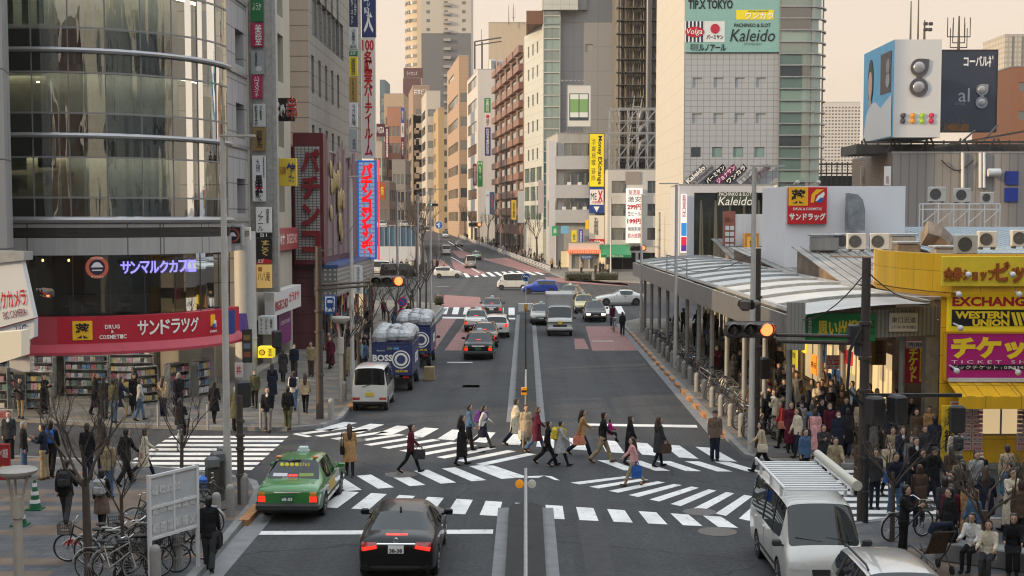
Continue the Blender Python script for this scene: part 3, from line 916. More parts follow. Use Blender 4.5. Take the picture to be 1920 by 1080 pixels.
def arc_plate(par, name, px, z, w, h, m, off):
 a0 = rad(yang(px)); b = MB(); n = 6; R = RR + off
 pts = [(CX + R * cos(a0 + (i / n - .5) * w / R), CY + R * sin(a0 + (i / n - .5) * w / R)) for i in range(n + 1)]
 pin = [(CX + (R - .05) * cos(a0 + (i / n - .5) * w / R), CY + (R - .05) * sin(a0 + (i / n - .5) * w / R)) for i in range(n + 1)]
 band_solid(b, pin, pts, z - h / 2, z + h / 2)
 return b.build(name, m, par, world=True)
arc_plate(AW, 'colour_field', 155, 3.37, .78, .78, cm(240, 190, 40), .45)
arc_text(AW, '薬', yang(155), 3.37, .62, .62, INK, off=.47)
arc_plate(AW, 'colour_field', 60, 3.37, 1.9, 1.12, M_CRIMD, .43)
text(AW, 'り', -25.7 + 20.1 + .7, 3.55, .34, .34, INKW, y=-RR - .5)
text(AW, '化粧品', -25.9 + 20.1 + .6, 2.98, 1.0, .32, INKW, y=-RR - .5)
arc_plate(AW, 'emblem', 384, 3.5, .3, .5, cm(250, 190, 30), .45); arc_plate(AW, 'emblem', 387, 3.35, .16, .3, cm(240, 240, 240), .47); arc_plate(AW, 'emblem', 385, 3.27, .2, .16, cm(20, 90, 180), .48)
arc_text(AW, 'SUNDRUG', yang(384), 3.02, .5, .1, INKW)
arc_plate(AW, 'colour_field', 416, 3.3, .9, 1.05, cm(40, 58, 132), .47)
text(AW, 'ノバ', -13.1 - CX, 3.45, .6, .22, INKW, y=58.6 - CY, rz=pi / 2 - .25)
CS = thing('cafe_sign', 'violet lit cafe lettering over the dark curved windows', 'sign', (CX, CY, 0))
M_VIO = mat('lit_violet', s2l(150, 140, 235), .5, emit=.95, ecol=s2l(150, 140, 240))
for i, ch in enumerate('サンマルクカフェ'):
 pxs = 236 + i * 17.3
 a = rad(yang(pxs)); p = V3((CX + (RR + .15) * cos(a), CY + (RR + .15) * sin(a), 5.92)) - CS.location
 o = text(CS, ch, 0, 0, .42, .52, M_VIO, rz=a + pi / 2, bold=.02, ext=.05); OFFS[o.name] = p
a = rad(yang(184)); p = V3((CX + (RR + .1) * cos(a), CY + (RR + .1) * sin(a), 5.95))
CE = sign('cafe_emblem', 'round orange and navy cafe emblem left of the violet lettering', tuple(p), .01, .01, INK, [('disc', 0, 0, .46, .46, cm(165, 80, 60, emit=.25)), ('disc', 0, 0, .32, .32, cm(30, 35, 60)), ('poly', [(-.25, 0), (-.12, .18), (0, .22), (.12, .18), (.25, 0)], 0, 0, 0, cm(225, 225, 230)), ('rect', 0, -.12, .4, .05, cm(225, 225, 230)), ('CHOCOCRO', 0, .38, .5, .09, INKW), ('サンマルク', 0, -.39, .5, .09, INKW)], rz=a + pi / 2, d=.06)
psign('cafe_corner_sign', 'small dark box sign with round cafe emblem on the corner of the pale band', 420, 422, 457, 460, 61.5, M_STEEL, [('rect', 0, 0, .8, .8, INK), ('disc', 0, 0, .36, .36, cm(150, 70, 55)), ('disc', 0, 0, .27, .27, cm(25, 28, 45)), ('poly', [(-.2, -.05), (-.08, .14), (.08, .14), (.2, -.05)], 0, 0, 0, cm(225, 225, 230))], d=.5)
psign('white_projecting_sign', 'small white sign beside the round cafe emblem box', 458, 426, 470, 450, 62.2, cm(215, 212, 200), [('喫茶', 0, 0, .8, .5, INK)], d=.3)
tag(MB().plate([(0, 0), (2.0, 0), (1.7, 1.1), (-.1, 1.2)], 0, .12, (-13.55, 60.2, 2.45), (.25, .97, 0), (0, 0, 1), (.97, -.25, 0)).build('violet_awning_sign', mat('awning_violet', s2l(92, 62, 140), .6, var=.2)), 'violet side awning at the end of the blue sign by the round column', 'awning')
psq = MB()
D0 = building('department_store', 'grey panelled pier of the building at the left edge', [(-34, 47), (-19.75, 50.6), (-20.2, 52.4), (-34, 52.4)], 30, mat('pier_panel', (.27, .28, .29), .5, grid=(2.2, 3.4, .03, .3), var=.05), z0=6.3)
for o in D0.children: pass
def slant(name, label, pix, Y, d, m, items=()):
 T = thing(name, label, 'sign', tuple(A(pix[0][0], pix[0][1], Y)))
 b = MB(); pts = [A(x, y, Y) for x, y in pix]
 n = len(pts)
 b.add([p for p in pts] + [p + V3((0, d, 0)) for p in pts], [tuple(range(n)), tuple(range(2 * n - 1, n - 1, -1))] + [(i, (i + 1) % n, n + (i + 1) % n, n + i) for i in range(n)])
 b.build('panel', m, T, world=True)
 for t, px, py, pw, ph, tm, opt in items:
  p = A(px, py, Y) - V3(T.location)
  text(T, t, p.x, p.z, pw * Y / FPX, ph * Y / FPX, tm, y=-.03, **opt)
 return T
slant('camera_shop_sign', 'white tapering camera shop sign with crimson lettering at the left edge', [(-30, 490), (40, 488), (64, 596), (-30, 622)], 49.5, .4, cm(208, 210, 212), [('ビックカメラ', 14, 562, 72, 34, INKR, dict(rot=.16, bold=.02)), ('BIC CAMERA', 28, 588, 44, 14, cm(120, 40, 50), dict(rot=.2))])
slant('camera_shop_sign', 'white foot of the camera shop sign with blue letters', [(-30, 624), (64, 598), (64, 632), (50, 640), (-30, 650)], 49.6, .4, cm(196, 200, 205), [('...LIC', 36, 620, 30, 22, INKB, dict(rot=.12))])
slant('sign_bracket', 'grey concrete ledge above the white camera shop sign', [(-30, 470), (45, 472), (45, 488), (-30, 496)], 49.4, .9, M_STEEL)
slant('lit_box_sign', 'cream lit box sign at the left edge below the camera shop sign', [(-30, 626), (40, 620), (40, 668), (-30, 690)], 47, .8, mat('lit_cream', (.62, .57, .46), .5, emit=.12, ecol=(1, .9, .7)))
slant('white_pillar', 'pale narrow pillar below the camera shop sign', [(18, 650), (56, 640), (56, 697), (18, 697)], 54.0, .5, M_WHITE)
M_CREAM = mat('cream_render', (.40, .37, .31), .7, streak=.12, vscale=1.5)
B2 = building('narrow_building', 'narrow cream building with open landings behind the stacked sign column', [(-13.6, 65.5), (-13.6, 77.4), (-26, 77.4), (-26, 65.5)], 33, M_CREAM,
 {0: [wgrid(5.2, 1, 1, 4.6, 8.3 + 3.6 * k, 1, 1, 2.6, glass=[GL_MID], nx=3) for k in range(6)] + [wgrid(1.0, 1, 1, 3.2, 8.3 + 3.6 * k, 1, 1, 2.6, glass=[M_DARK]) for k in range(6)] + [wgrid(.8, 2, 5.6, 4.6, .2, 1, 1, 2.6, glass=[M_DARK], nx=3)] + [wgrid(4.0, 1, 1, 3.0, 4.8, 1, 1, 1.8, glass=[GL_MID], nx=3)]}, d=.5)
for k in range(5):
 b = MB(); z = 8.3 + 3.6 * k
 for i in range(9): b.bar((-13.5, 66.6 + i * .35, z), (-13.5, 66.6 + i * .35, z + 1), .03)
 b.bar((-13.5, 66.5, z + 1), (-13.5, 69.5, z + 1), .05); b.build('balcony_rail', M_STEEL, B2, world=True)
SX0, SX1, SY = 466, 513, 66.0
SC_ = thing('sign_column', 'tall pale steel column of stacked tenant signs beside the tiled wall', 'sign column', tuple(A(489, 408, SY).xy) + (4.0,))
a = A(SX0, 540, SY); c = A(SX1, -40, SY)
b = MB(); b.bb(a.x - .06, a.x + .12, SY + .02, SY + .5, 4.3, 19.6); b.bb(c.x - .12, c.x + .06, SY + .02, SY + .5, 4.3, 19.6); b.bb(a.x + .12, c.x - .12, SY + .1, SY + .4, 4.3, 19.6)
b.build('steel_frame', M_GALV, SC_, world=True)
stack = [
 ('green tenant sign with white script at the top of the column', 470, -6, 494, 41, cm(14, 100, 52), [('ふうか', 0, .1, .7, .3, INKW, dict(shear=.3))]),
 ('crimson tenant sign with three white characters', 470, 43, 494, 88, cm(150, 16, 70), [('美容室', .12, 0, .55, .86, INKW, V)]),
 ('grey tenant sign with a faint round emblem', 471, 96, 496, 140, cm(140, 145, 150), [('和食処', -.1, .15, .2, .6, INK, V), ('disc', .1, -.25, .22, .22, cm(180, 182, 186))]),
 ('crimson tenant sign half as wide as its neighbours', 472, 141, 492, 185, cm(152, 16, 76), [('ハウスメイト', 0, 0, .5, .86, INKW, V)]),
 ('pale tenant sign with fine black writing', 475, 195, 498, 238, cm(180, 186, 186), [('新宿支店', -.25, 0, .24, .9, INK, V), ('不動産', .15, .1, .2, .6, INK, V)]),
 ('bronze and gold tenant sign with black characters', 474, 239, 498, 283, cm(132, 108, 62), [('龍馬', .05, 0, .45, .8, INK, V)]),
 ('white tenant sign with heavy black characters and a crimson knot', 473, 292, 499, 378, cm(205, 208, 210), [('九州', -.05, .28, .32, .28, INK, V), ('黒太鼓', 0, -.2, .6, .55, INK, dict(vertical=True, bold=.03)), ('disc', 0, -.2, .3, .12, cm(180, 40, 80)), ('薩摩酒料理', .38, .25, .1, .45, INK, V)]),
 ('white coffee room sign over a black strip', 480, 388, 510, 436, cm(226, 226, 222), [('ノアール', -.2, -.05, .35, .8, INK, V), ('喫茶室', .25, .15, .2, .55, INK, V)]),
 ('black strip sign with white floor number', 480, 436.6, 510, 445, INK, [('B1', 0, 0, .4, .8, INKW)]),
 ('black sign with gold brush lettering', 481, 447, 510, 494, cm(24, 20, 18), [('すごろく', .1, .12, .55, .62, cm(215, 190, 110), dict(vertical=True, bold=.03)), ('poly', [(-.5, -.5), (.5, -.5), (.5, -.36), (-.1, -.3), (-.5, -.45)], 0, 0, 0, INKR), ('B2F', -.2, -.4, .4, .14, INKW)]),
 ('lit amber sign with brush lettering at the foot of the column', 481, 496, 510, 540, mat('lit_amber', s2l(215, 175, 105), .5, emit=.22, ecol=s2l(240, 200, 120)), [('ハ八庵', 0, 0, .8, .4, cm(80, 40, 20)), ('rect', -.25, .3, .25, .18, cm(190, 110, 60))]),
]
for lab, x0, y0, x1, y1, m, its in stack:
 psign('tenant_sign', lab, x0, y0, x1, y1, SY - .1, m, its, group='tenant signs stacked on the column', d=.14)
psign('yellow_restaurant_sign', 'yellow restaurant sign with a large blue character beside the stacked signs', 513, 297, 557, 349, 68, cm(214, 186, 60), [('きんくら酒場', -.2, .05, .5, .3, cm(130, 40, 60)), ('館', .27, 0, .36, .7, cm(40, 40, 110), dict(bold=.03))], d=.3)
T = thing('letter_cluster_sign', 'jumble of white and red three dimensional letters on the narrow building', 'sign', tuple(A(530, 205, 70)))
text(T, 'がじゅまる', 0, 0, 1.5, .9, INKW, bold=.05, ext=.2); text(T, '串', .55, .05, .5, 1.2, cm(170, 60, 50), y=-.3, ext=.2)
b = MB(); b.bb(-.7, .6, .1, .3, -.6, .6); b.build('panel', INK, T)
fsign('red_karaoke_sign', 'dusty red karaoke sign on the narrow building wall', 513, 556, 428, 472, -13.4, cm(150, 62, 66), [('カラオケ', -.3, 0, .34, .5, INKW, dict(bold=.02)), ('BIGECHO', .2, 0, .45, .45, cm(225, 180, 175), dict(bold=.02))])
fsign('white_karaoke_sign', 'white karaoke sign with crimson lettering over the side entrance', 505, 556, 548, 594, -13.0, cm(205, 205, 205), [('カラオケ', .22, .08, .4, .42, INKR, dict(bold=.02)), ('BIGECHO', -.25, -.1, .45, .4, cm(165, 60, 65), dict(bold=.02))], d=.5)
psign('coffee_lantern_sign', 'white paper lantern style coffee sign above the side entrance', 487, 592, 517, 626, 66.5, cm(200, 205, 210), [('ルノアール', -.3, 0, .16, .86, INK, V), ('いさよし', .02, 0, .16, .86, INK, V), ('喫茶', .32, .1, .16, .5, INK, V)], d=.8)
psign('yellow_lit_sign', 'small yellow lit box sign with a black ring by the entrance', 486, 649, 514, 670, 64.2, mat('lit_yellow', s2l(240, 220, 50), .5, emit=.4, ecol=s2l(250, 225, 60)), [('disc', -.22, 0, .2, .2, INK), ('disc', -.22, 0, .15, .15, INKY), ('酒', .3, 0, .25, .7, INK)], d=.7)
psign('menu_board', 'tall dark menu board with food photographs beside the round column', 454, 617, 473, 680, 60.2, cm(50, 50, 46), [('rect', 0, .25, .7, .16, cm(130, 110, 60)), ('rect', 0, 0, .7, .16, cm(110, 120, 130)), ('rect', 0, -.25, .7, .16, cm(140, 80, 60))], d=.12)
M_GREYT = mat('grey_block_tile', (.20, .195, .185), .5, var=.06, grid=(1.9, .95, .035, .4), streak=.06)
B3 = building('grey_tiled_block', 'grey tiled block with slot windows above the pachinko hall', [(-26, 84), (-13.6, 84), (-13.6, 111), (-26, 111)], 34, M_GREYT,
 {1: [wgrid(1.2, 5, 2.9, 1.0, 11.6, 1, 1, 2.3, glass=[GL_DARK]), wgrid(1.2, 5, 2.9, 1.0, 15.9, 2, 6.2, 2.4, glass=[GL_DARK])] + [wgrid(1.6, 7, 2.1, 2.0, 19.6, 1, 1, 2.6, glass=[GL_PALE, GL_MID, GL_PALE], nx=2)] , 0: [wgrid(9.0, 1, 1, 2.2, 19.6, 1, 1, 2.6, glass=[GL_DARK])]})
B3b = building('pachinko_hall', 'low dark red pachinko hall front at street level', [(-26, 79.4), (-12.6, 79.4), (-12.6, 110.5), (-26, 110.5)], 12.2, mat('hall_dark_red', (.10, .03, .04), .5, var=.3, streak=.2, grid=(1.8, 1.1, .03, .5)),
 {1: [wgrid(.6, 6, 5.0, 4.4, .2, 1, 1, 2.9, glass=[GL_WARM, GL_DARK, GL_DARK], nx=3)]})
b = MB()
for i in range(13):
 y = 80.0 + i * 1.25; h = 11.6 + .9 * sin(i * 1.1)
 b.add([(-12.55, y, 5.6), (-12.2, y + .55, 5.6), (-12.55, y + 1.1, 5.6), (-12.55, y, h), (-12.2, y + .55, h + .7), (-12.55, y + 1.1, h)], [(0, 1, 4, 3), (1, 2, 5, 4), (3, 4, 5), (0, 2, 1)])
b.build('fin_panel', mat('fin_mauve', (.24, .17, .18), .45, var=.15, grid=(.3, 30, .05, .45)), B3b, world=True)
b = MB()
for i in range(16):
 y = 83 + R0() * 7; z = 6.2 + R0() * 5
 b.ell((-12.15, y, z), (.12, .35, .5 + R0() * .3), 8, 6)
b.build('gilt_ornament', mat('gilt', (.33, .25, .12), .5, metal=.2, var=.4, vscale=6), B3b, smooth=60, world=True)
b = MB(); b.bb(-12.6, -11.2, 79.0, 98, 3.3, 5.0); b.build('canopy_grille', mat('white_grille', (.45, .45, .45), .5, grid=(.28, .28, .08, .35)), B3b, world=True)
b = MB(); b.bb(-12.58, -11.15, 78.95, 98.05, 5.02, 5.2); b.build('canopy_edge', cm(50, 80, 130), B3b, world=True)
PK = psign('pachinko_board', 'dark red framed board with a white grid and big red characters', 551, 250, 610, 496, 79, mat('board_dark_red', s2l(88, 22, 34), .5), [('rect', -.02, -.03, .82, .86, mat('white_grid', (.40, .40, .40), .5, grid=(.22, .16, .03, .3)))], d=.9)
hh = (A(0, 250, 79).z - A(0, 496, 79).z)
for i, ch in enumerate('パチンコ'):
 text(PK, ch, .15, hh * (.29 - .205 * i), 1.1, 1.35, cm(116, 20, 34), y=-.62, bold=.05, ext=.16)
LED = psign('led_tower_sign', 'bright red and blue LED tower sign with vertical red characters', 670, 301, 707, 486, 96, mat('led_blue', s2l(40, 110, 190), .5, emit=.3, ecol=s2l(40, 120, 220)), [('rect', 0, 0, .82, .96, mat('led_field', s2l(150, 170, 200), .5, emit=.42, ecol=s2l(140, 160, 205), grid=(.4, .3, .05, .3))), ('パチンコジャンボ', 0, 0, .66, .94, mat('led_red', s2l(225, 20, 30), .5, emit=.9, ecol=s2l(240, 20, 30)), dict(vertical=True, bold=.06))], d=.6)
b = MB(); b.bb(.8, .86, -.3, .3, -3.6, 3.6); b.build('red_neon_edge', mat('neon_red', (.8, .05, .08), .5, emit=.6, ecol=(1, .05, .1)), LED)
psign('party_room_sign', 'tall white vertical sign with crimson characters above the LED tower', 678, 71, 705, 297, 97, cm(222, 214, 204), [('100', 0, .435, .86, .09, INKR, dict(bold=.03)), ('名収容大パ｜ティ｜ル｜ム', 0, -.045, .66, .87, INKR, dict(vertical=True, bold=.04))], d=.5)
psign('blue_vertical_sign', 'dark blue vertical sign with white characters at the very top', 678, -60, 705, 70, 97, cm(44, 58, 112), [('の鉄人', 0, -.08, .72, .72, INKW, dict(vertical=True, bold=.04))], d=.5)
for lab, y0, y1, m, its in (
 ('navy tenant sign at the top of the far sign strip', -20, 50, cm(32, 50, 84), [('インタ｜ネット', -.15, 0, .3, .9, INKW, V), ('まんが', .25, .1, .25, .6, INKW, V)]),
 ('white tenant sign with black surgery lettering', 52, 93, cm(200, 204, 206), [('小島矯正', 0, .1, .4, .72, INK, V), ('歯科', 0, -.38, .8, .16, INK)]),
 ('green strip tenant sign', 96, 105, cm(40, 120, 80), [('B1F', 0, 0, .6, .7, INKW)]),
 ('yellow hearing aid sign with black characters', 107, 143, cm(220, 205, 50), [('補聴器', 0, 0, .5, .88, INK, V)]),
 ('mustard tenant sign with black kana', 145, 191, cm(168, 136, 68), [('とりえもん', 0, 0, .34, .88, INK, V)]),
 ('white tenant sign with flowing black script', 193, 239, cm(214, 216, 216), [('うさぎ庵', .05, 0, .5, .86, INK, V)]),
 ('pale grey tenant sign at the foot of the far strip', 242, 284, cm(165, 172, 176), [('大志', .1, -.15, .4, .5, INK, V)])):
 psign('tenant_sign', lab, 655, y0, 671, y1, 92, m, its, group='tenant signs on the far strip', d=.3)
psign('white_street_name_sign', 'small white vertical street sign on the lamp post', 663.5, 498, 680, 551, 60.5, cm(205, 208, 208), [('スクランブル交差点', 0, 0, .4, .9, cm(40, 70, 90), V)], d=.06)
psign('blue_metro_sign', 'blue station sign with a white train front', 607, 554, 631, 589, 64, cm(28, 72, 140), [('rect', 0, .05, .78, .8, cm(220, 228, 235)), ('poly', [(-.3, -.1), (-.3, .3), (-.2, .38), (.2, .38), (.3, .3), (.3, -.1), (.2, -.18), (-.2, -.18)], 0, 0, 0, cm(28, 72, 140)), ('rect', 0, .18, .4, .16, cm(220, 228, 235)), ('poly', [(-.3, -.32), (-.12, -.16), (-.04, -.16), (-.2, -.32)], 0, 0, 0, cm(28, 72, 140)), ('poly', [(.3, -.32), (.12, -.16), (.04, -.16), (.2, -.32)], 0, 0, 0, cm(28, 72, 140))], d=.1)
fsign('magenta_wall_poster', 'magenta poster wall beside the karaoke entrance', 522, 545, 590, 650, -13.45, cm(120, 36, 110), [('CENTURY', 0, .2, .8, .12, INKW)], d=.05)
random.seed(11)
pal = [cm(200, 60, 90), cm(230, 190, 70), cm(80, 150, 190), cm(210, 210, 205), cm(170, 40, 50), cm(120, 170, 80), cm(220, 130, 60)]
for i in range(20):
 yy = 79.6 + R0() * 24; zz = .5 + R0() * 1.9; s = .4 + R0() * .8
 m = pal[i % 7]
 tag(MB().bb(-12.4, -12.35, yy, yy + s, zz, zz + s * 1.1).build('shop_poster', m), 'small bright poster on the pachinko hall street front', 'poster', 'posters along the pachinko hall front')
def slabw(name, lab, x0, x1, y0, y1, Y, m, d=.2, cat='fence', group=None):
 a = A(x0, y0, Y); c2 = A(x1, y1, Y)
 T = thing(name, lab, cat, (a.x, Y, c2.z), 0, group)
 b = MB(); b.bb(a.x, c2.x, Y, Y + d, c2.z, a.z); b.build('panel', m, T, world=True)
 return T, a, c2
T, a, c2 = slabw('white_hoarding', 'plain white site hoarding behind the far left crowd', 690, 788, 462, 497, 205, mat('hoarding_white', (.52, .53, .55), .6, grid=(3, 10, .03, .6)))
T, a, c2 = slabw('blue_fence', 'blue panelled site fence behind the white hoarding', 700, 782, 426, 462, 215, mat('fence_blue', (.06, .13, .20), .6, grid=(1.5, 10, .08, .5)))
b = MB()
for i in range(9): b.bar((a.x + (c2.x - a.x) * i / 8, 214.9, c2.z), (a.x + (c2.x - a.x) * i / 8, 214.9, a.z + .3), .1)
b.bar((a.x, 214.9, a.z + .3), (c2.x, 214.9, a.z + .3), .12); b.build('fence_post', M_STEEL, T, world=True)
tag(MB().bb(-60, -21.5, 216.5, 300, 5.3, 5.9).build('raised_road', M_GUT), kind='structure')
far_l = [
 ('dark blue glass slab at the far left end of the street', 712, 722, 150, 330, (.12, .17, .2), GL_SEA, 1),
 ('beige block with a flat top in the far left row', 720, 757, 176, 300, (.42, .32, .22), GL_DARK, 3),
 ('cream narrow block in the far left row', 700, 716, 265, 270, (.38, .33, .27), GL_DARK, 2),
 ('reddish block with a sloping roof in the far left row', 726, 752, 200, 280, (.36, .18, .12), GL_MID, 3),
 ('dim brown block low in the far left row', 706, 730, 340, 240, (.16, .12, .10), GL_DARK, 3),
 ('grey shop block low in the far left row', 735, 760, 300, 262, (.24, .22, .20), GL_MID, 3)]
for lab, x0, x1, yt, Y, colr, g, n in far_l:
 a = A(x0, yt, Y); c2 = A(x1, yt, Y); w_ = c2.x - a.x; fl = max(3, int((a.z - 4) / 3.6))
 building('far_block', lab, [(a.x, Y), (c2.x, Y), (c2.x, Y + 12), (a.x, Y + 12)], a.z, mat('render_%d_%d' % (x0, yt), colr, .8, var=.1), {0: [wgrid(w_ * .08, n, w_ * .88 / n, w_ * .7 / n, 4, fl, 3.5, 2, glass=[g])], 1: [wgrid(1, 3, 3.4, 2.2, 4, fl, 3.5, 2, glass=[g])]}, group='far blocks on the left of the street')
for lab, x0, y0, x1, y1, Y, m, its in (
 ('dark maroon sign with white letters low in the far row', 706, 232, 722, 256, 236, cm(70, 30, 40), [('VISTA', 0, 0, .8, .5, INKW)]),
 ('tall maroon vertical sign in the far left row', 722, 238, 730, 298, 234, cm(92, 26, 44), [('串焼居酒屋', 0, 0, .5, .9, INKW, V)]),
 ('small blue vertical sign in the far left row', 752, 202, 758, 230, 278, cm(40, 80, 160), [('銀行', 0, 0, .5, .6, INKW, V)]),
 ('white vertical sign under the small blue one', 752, 231, 758, 257, 278, cm(190, 195, 200), [('歯科', 0, 0, .5, .6, INK, V)]),
 ('plum vertical sign low in the far left row', 752, 258, 758, 300, 278, cm(90, 40, 60), [('酒場', 0, 0, .5, .6, INKW, V)]),
 ('red and gold lit sign behind the LED tower', 712, 342, 722, 374, 220, cm(150, 70, 30, emit=.2), [('祭', 0, 0, .6, .5, INKY)]),
 ('thin red neon strip sign behind the LED tower', 708.5, 300, 711, 400, 200, cm(190, 20, 40, emit=.4), [])):
 psign('street_sign', lab, x0, y0, x1, y1, Y, m, its, group='far signs on the left of the street', d=.4)
# ================================================================== right side of the street
def at(px, Y): return (px - 986) / FPX * Y * 1.0
def zat(py, Y): return A(960, py, Y).z
KY = 140.0
xl, xr = A(1281, 400, KY).x, A(1457, 400, KY).x
M_KT = mat('blue_grey_tile', (.36, .385, .41), .35, var=.04, grid=(.66, .61, .035, .6))
M_KS = mat('pale_side_panel', (.50, .48, .43), .5, var=.05, grid=(1.6, 1.8, .03, .75))
KZ = 42.0
rows = [zat(y, KY) for y in (295, 232, 165)]
sw = 1.05; step = (xr - xl) / 4.45
K = building('sign_board_store', 'blue grey tiled store with sign boards and a round glass corner', [(xl, KY), (xr, KY), (xr, KY + 30), (xl, KY + 30)], KZ, M_KT,
 {0: [wgrid(.75, 4, step, sw, rows[0], 1, 1, sw, glass=[GL_DARK, GL_GREEN, GL_GREEN, GL_MID]), wgrid(.85, 4, step, sw, rows[1], 2, rows[2] - rows[1], sw, glass=[M_KT], frame=M_KT)]}, z0=zat(347, KY), d=.12)
b = MB(); b.quad((xl - .02, KY + 30, 3), (xl - .02, KY + .01, 3), (xl - .02, KY + .01, KZ), (xl - .02, KY + 30, KZ)); b.build('side_wall', M_KS, K, world=True)
gx0 = xr; R_ = 2.75; gcx = gx0 + R_ - .4; gcy = KY + R_ - .3
pts = [(gx0 + .01, KY - .3)] + [(gcx + R_ * cos(rad(t)), gcy + R_ * sin(rad(t))) for t in range(-90, 31, 10)]
pts = [(gx0 + .01, gcy - R_)] + pts[1:]
zz0 = zat(470, KY); pit = 1.2
z = zz0; kk = 0
while z < 35:
 for s, (i0, i1) in enumerate(((0, 3), (3, 7), (7, 13))):
  b = MB(); wall_strip(b, pts[i0:i1 + 1], z + .06, z + pit - .06)
  o = b.build('window', (GL_GREEN if (s == 1 or R0() < .15) else GL_SEA) if s else RC([GL_SEA, GL_SEA, GL_DARK, GL_GREEN]), K, smooth=30, world=True)
 b = MB()
 po = [(gcx + (R_ + .22) * cos(rad(t)), gcy + (R_ + .22) * sin(rad(t))) for t in range(-90, 31, 10)]
 band_solid(b, [pts[0]] + pts[1:], [(gx0 + .01, gcy - R_ - .22)] + po, z - .06, z + .06)
 b.build('fin', M_GALV, K, world=True)
 z += pit
b = MB()
for i in (0, 3, 7, 10): b.bar((*pts[i], zz0), (*pts[i], 35), .1)
b.build('mullion', M_FRAME, K, world=True)
yb = zat(99, KY); yt = zat(-18, KY)
BGT = mat('board_green', s2l(128, 172, 168), .4, grid=(1.6, 1.5, .03, .9))
KS1 = sign('store_board', 'sea green board of tenant names high on the tiled store', ((xl + xr) / 2, KY - .12, (yb + yt) / 2), xr - xl - .1, yt - yb, BGT, d=.2, items=())
W_ = xr - xl
def kb(px, py): return (A(px, py, KY).x - (xl + xr) / 2, zat(py, KY) - (yb + yt) / 2)
def ktext(t, x0, y0, x1, y1, m, par=KS1, y=-.14, **o):
 a, c2 = kb(x0, y0), kb(x1, y1); text(par, t, (a[0] + c2[0]) / 2, (a[1] + c2[1]) / 2, abs(c2[0] - a[0]), abs(c2[1] - a[1]), m, y=y, **o)
def krect(x0, y0, x1, y1, m, par=KS1, y=-.12):
 a, c2 = kb(x0, y0), kb(x1, y1); MB().bb(a[0], c2[0], y, y + .02, c2[1], a[1]).build('colour_field', m, par)
ktext('TIP.X TOKYO', 1290, 1, 1373, 18, INK, bold=.03)
krect(1380, 20, 1450, 38, cm(225, 210, 40)); ktext('ワンカラ', 1397, 25, 1449, 37, INKW, y=-.15, bold=.02); ktext('HITORI KARAOKE', 1402, 21, 1440, 24, INK)
krect(1284, 41, 1319, 80, cm(226, 228, 228));
for i in range(5): krect(1286 + i * 7, 41, 1289.5 + i * 7, 80, cm(30, 40, 80), y=-.135)
a = kb(1302, 61); b = MB(); b.plate([(a[0] + .98 * cos(t * pi / 12), a[1] + .55 * sin(t * pi / 12)) for t in range(24)], -.16, -.14, (0, 0, 0), (1, 0, 0), (0, 0, 1), (0, 1, 0)); b.build('emblem', cm(176, 24, 52), KS1)
ktext('Volga', 1287, 55, 1316, 68, INKW, y=-.18, shear=.2)
krect(1320, 41, 1358, 80, cm(206, 212, 214)); a = kb(1340, 55); b = MB(); b.plate([(a[0] + .48 * cos(t * pi / 12), a[1] + .5 * sin(t * pi / 12)) for t in range(24)], -.16, -.14, (0, 0, 0), (1, 0, 0), (0, 0, 1), (0, 1, 0)); b.build('emblem', cm(176, 30, 60), KS1)
ktext('バーミヤン', 1324, 66, 1355, 75, INK, bold=.03)
ktext('PACHINKO & SLOT', 1376, 45, 1444, 52, INK, bold=.02); ktext('Kaleido', 1368, 56, 1452, 79, INK, shear=.25); ktext('SHINJUKU', 1394, 81, 1427, 87, cm(90, 110, 115))
ktext('喫茶室', 1294, 83, 1309, 96, INK); ktext('ルノアール', 1310, 84, 1360, 97, INK, bold=.03)
for i, (t, px, m, tm) in enumerate((('Kaleido', 1304, cm(80, 84, 90), INKW), ('Volgashop', 1320, cm(130, 135, 142), cm(90, 70, 84)), ('バーミヤン', 1341, INK, INKW), ('ジョナサン', 1361, cm(110, 30, 80), cm(235, 210, 225)), ('ワンカラ', 1380, INK, INKW), ('TIPX', 1402, cm(170, 175, 180), cm(120, 125, 130)), ('ルノアール', 1425, cm(110, 104, 112), cm(70, 60, 70)))):
 p = A(px, 327, KY - .4)
 T = thing('slanted_name_strip', ['leftmost script strip', 'grey strip second from the left', 'black strip third from the left', 'magenta strip in the middle', 'black strip right of the magenta one', 'pale strip second from the right', 'rightmost dark strip'][i] + ' of the slanted store names', 'sign', tuple(p), 0, 'slanted name strips over the doors')
 M3 = MR(-rad(42), 3, 'Y'); b = MB(); b.box((0, 0, 0), (2.6, .08, .62), M=M3); b.build('panel', m, T)
 text(T, t, 0, 0, 2.4, .5, tm, y=-.06, bold=.03); o = TEXTS[-1]; TEXTS[-1] = o[:8] + (rad(42),) + o[9:]
M_PIER = mat('white_pier', (.50, .51, .54), .45, var=.04)
ST = building('store_entrance', 'tall glazed entrance with white piers under the tiled store', [(A(1273, 400, KY - 1).x, KY - 1.2), (A(1450, 400, KY - 1).x, KY - 1.2), (A(1450, 400, KY).x, KY + 8), (A(1273, 400, KY).x, KY + 8)], zat(347, KY - 1.2), M_PIER,
 {0: [wgrid(1.55, 1, 1, 7.4, .3, 1, 1, zat(360, KY) - .4, glass=[GL_SHOP], nx=9, frame=M_FRAMED)]})
b = MB(); x0 = A(1300, 400, KY).x; b.bb(x0, x0 + 7.8, KY + 1.2, KY + 1.3, .3, 10.4); b.build('interior_wall', mat('entrance_interior', (.10, .12, .09), .7, var=.6, vscale=.5), ST, world=True)
b = MB()
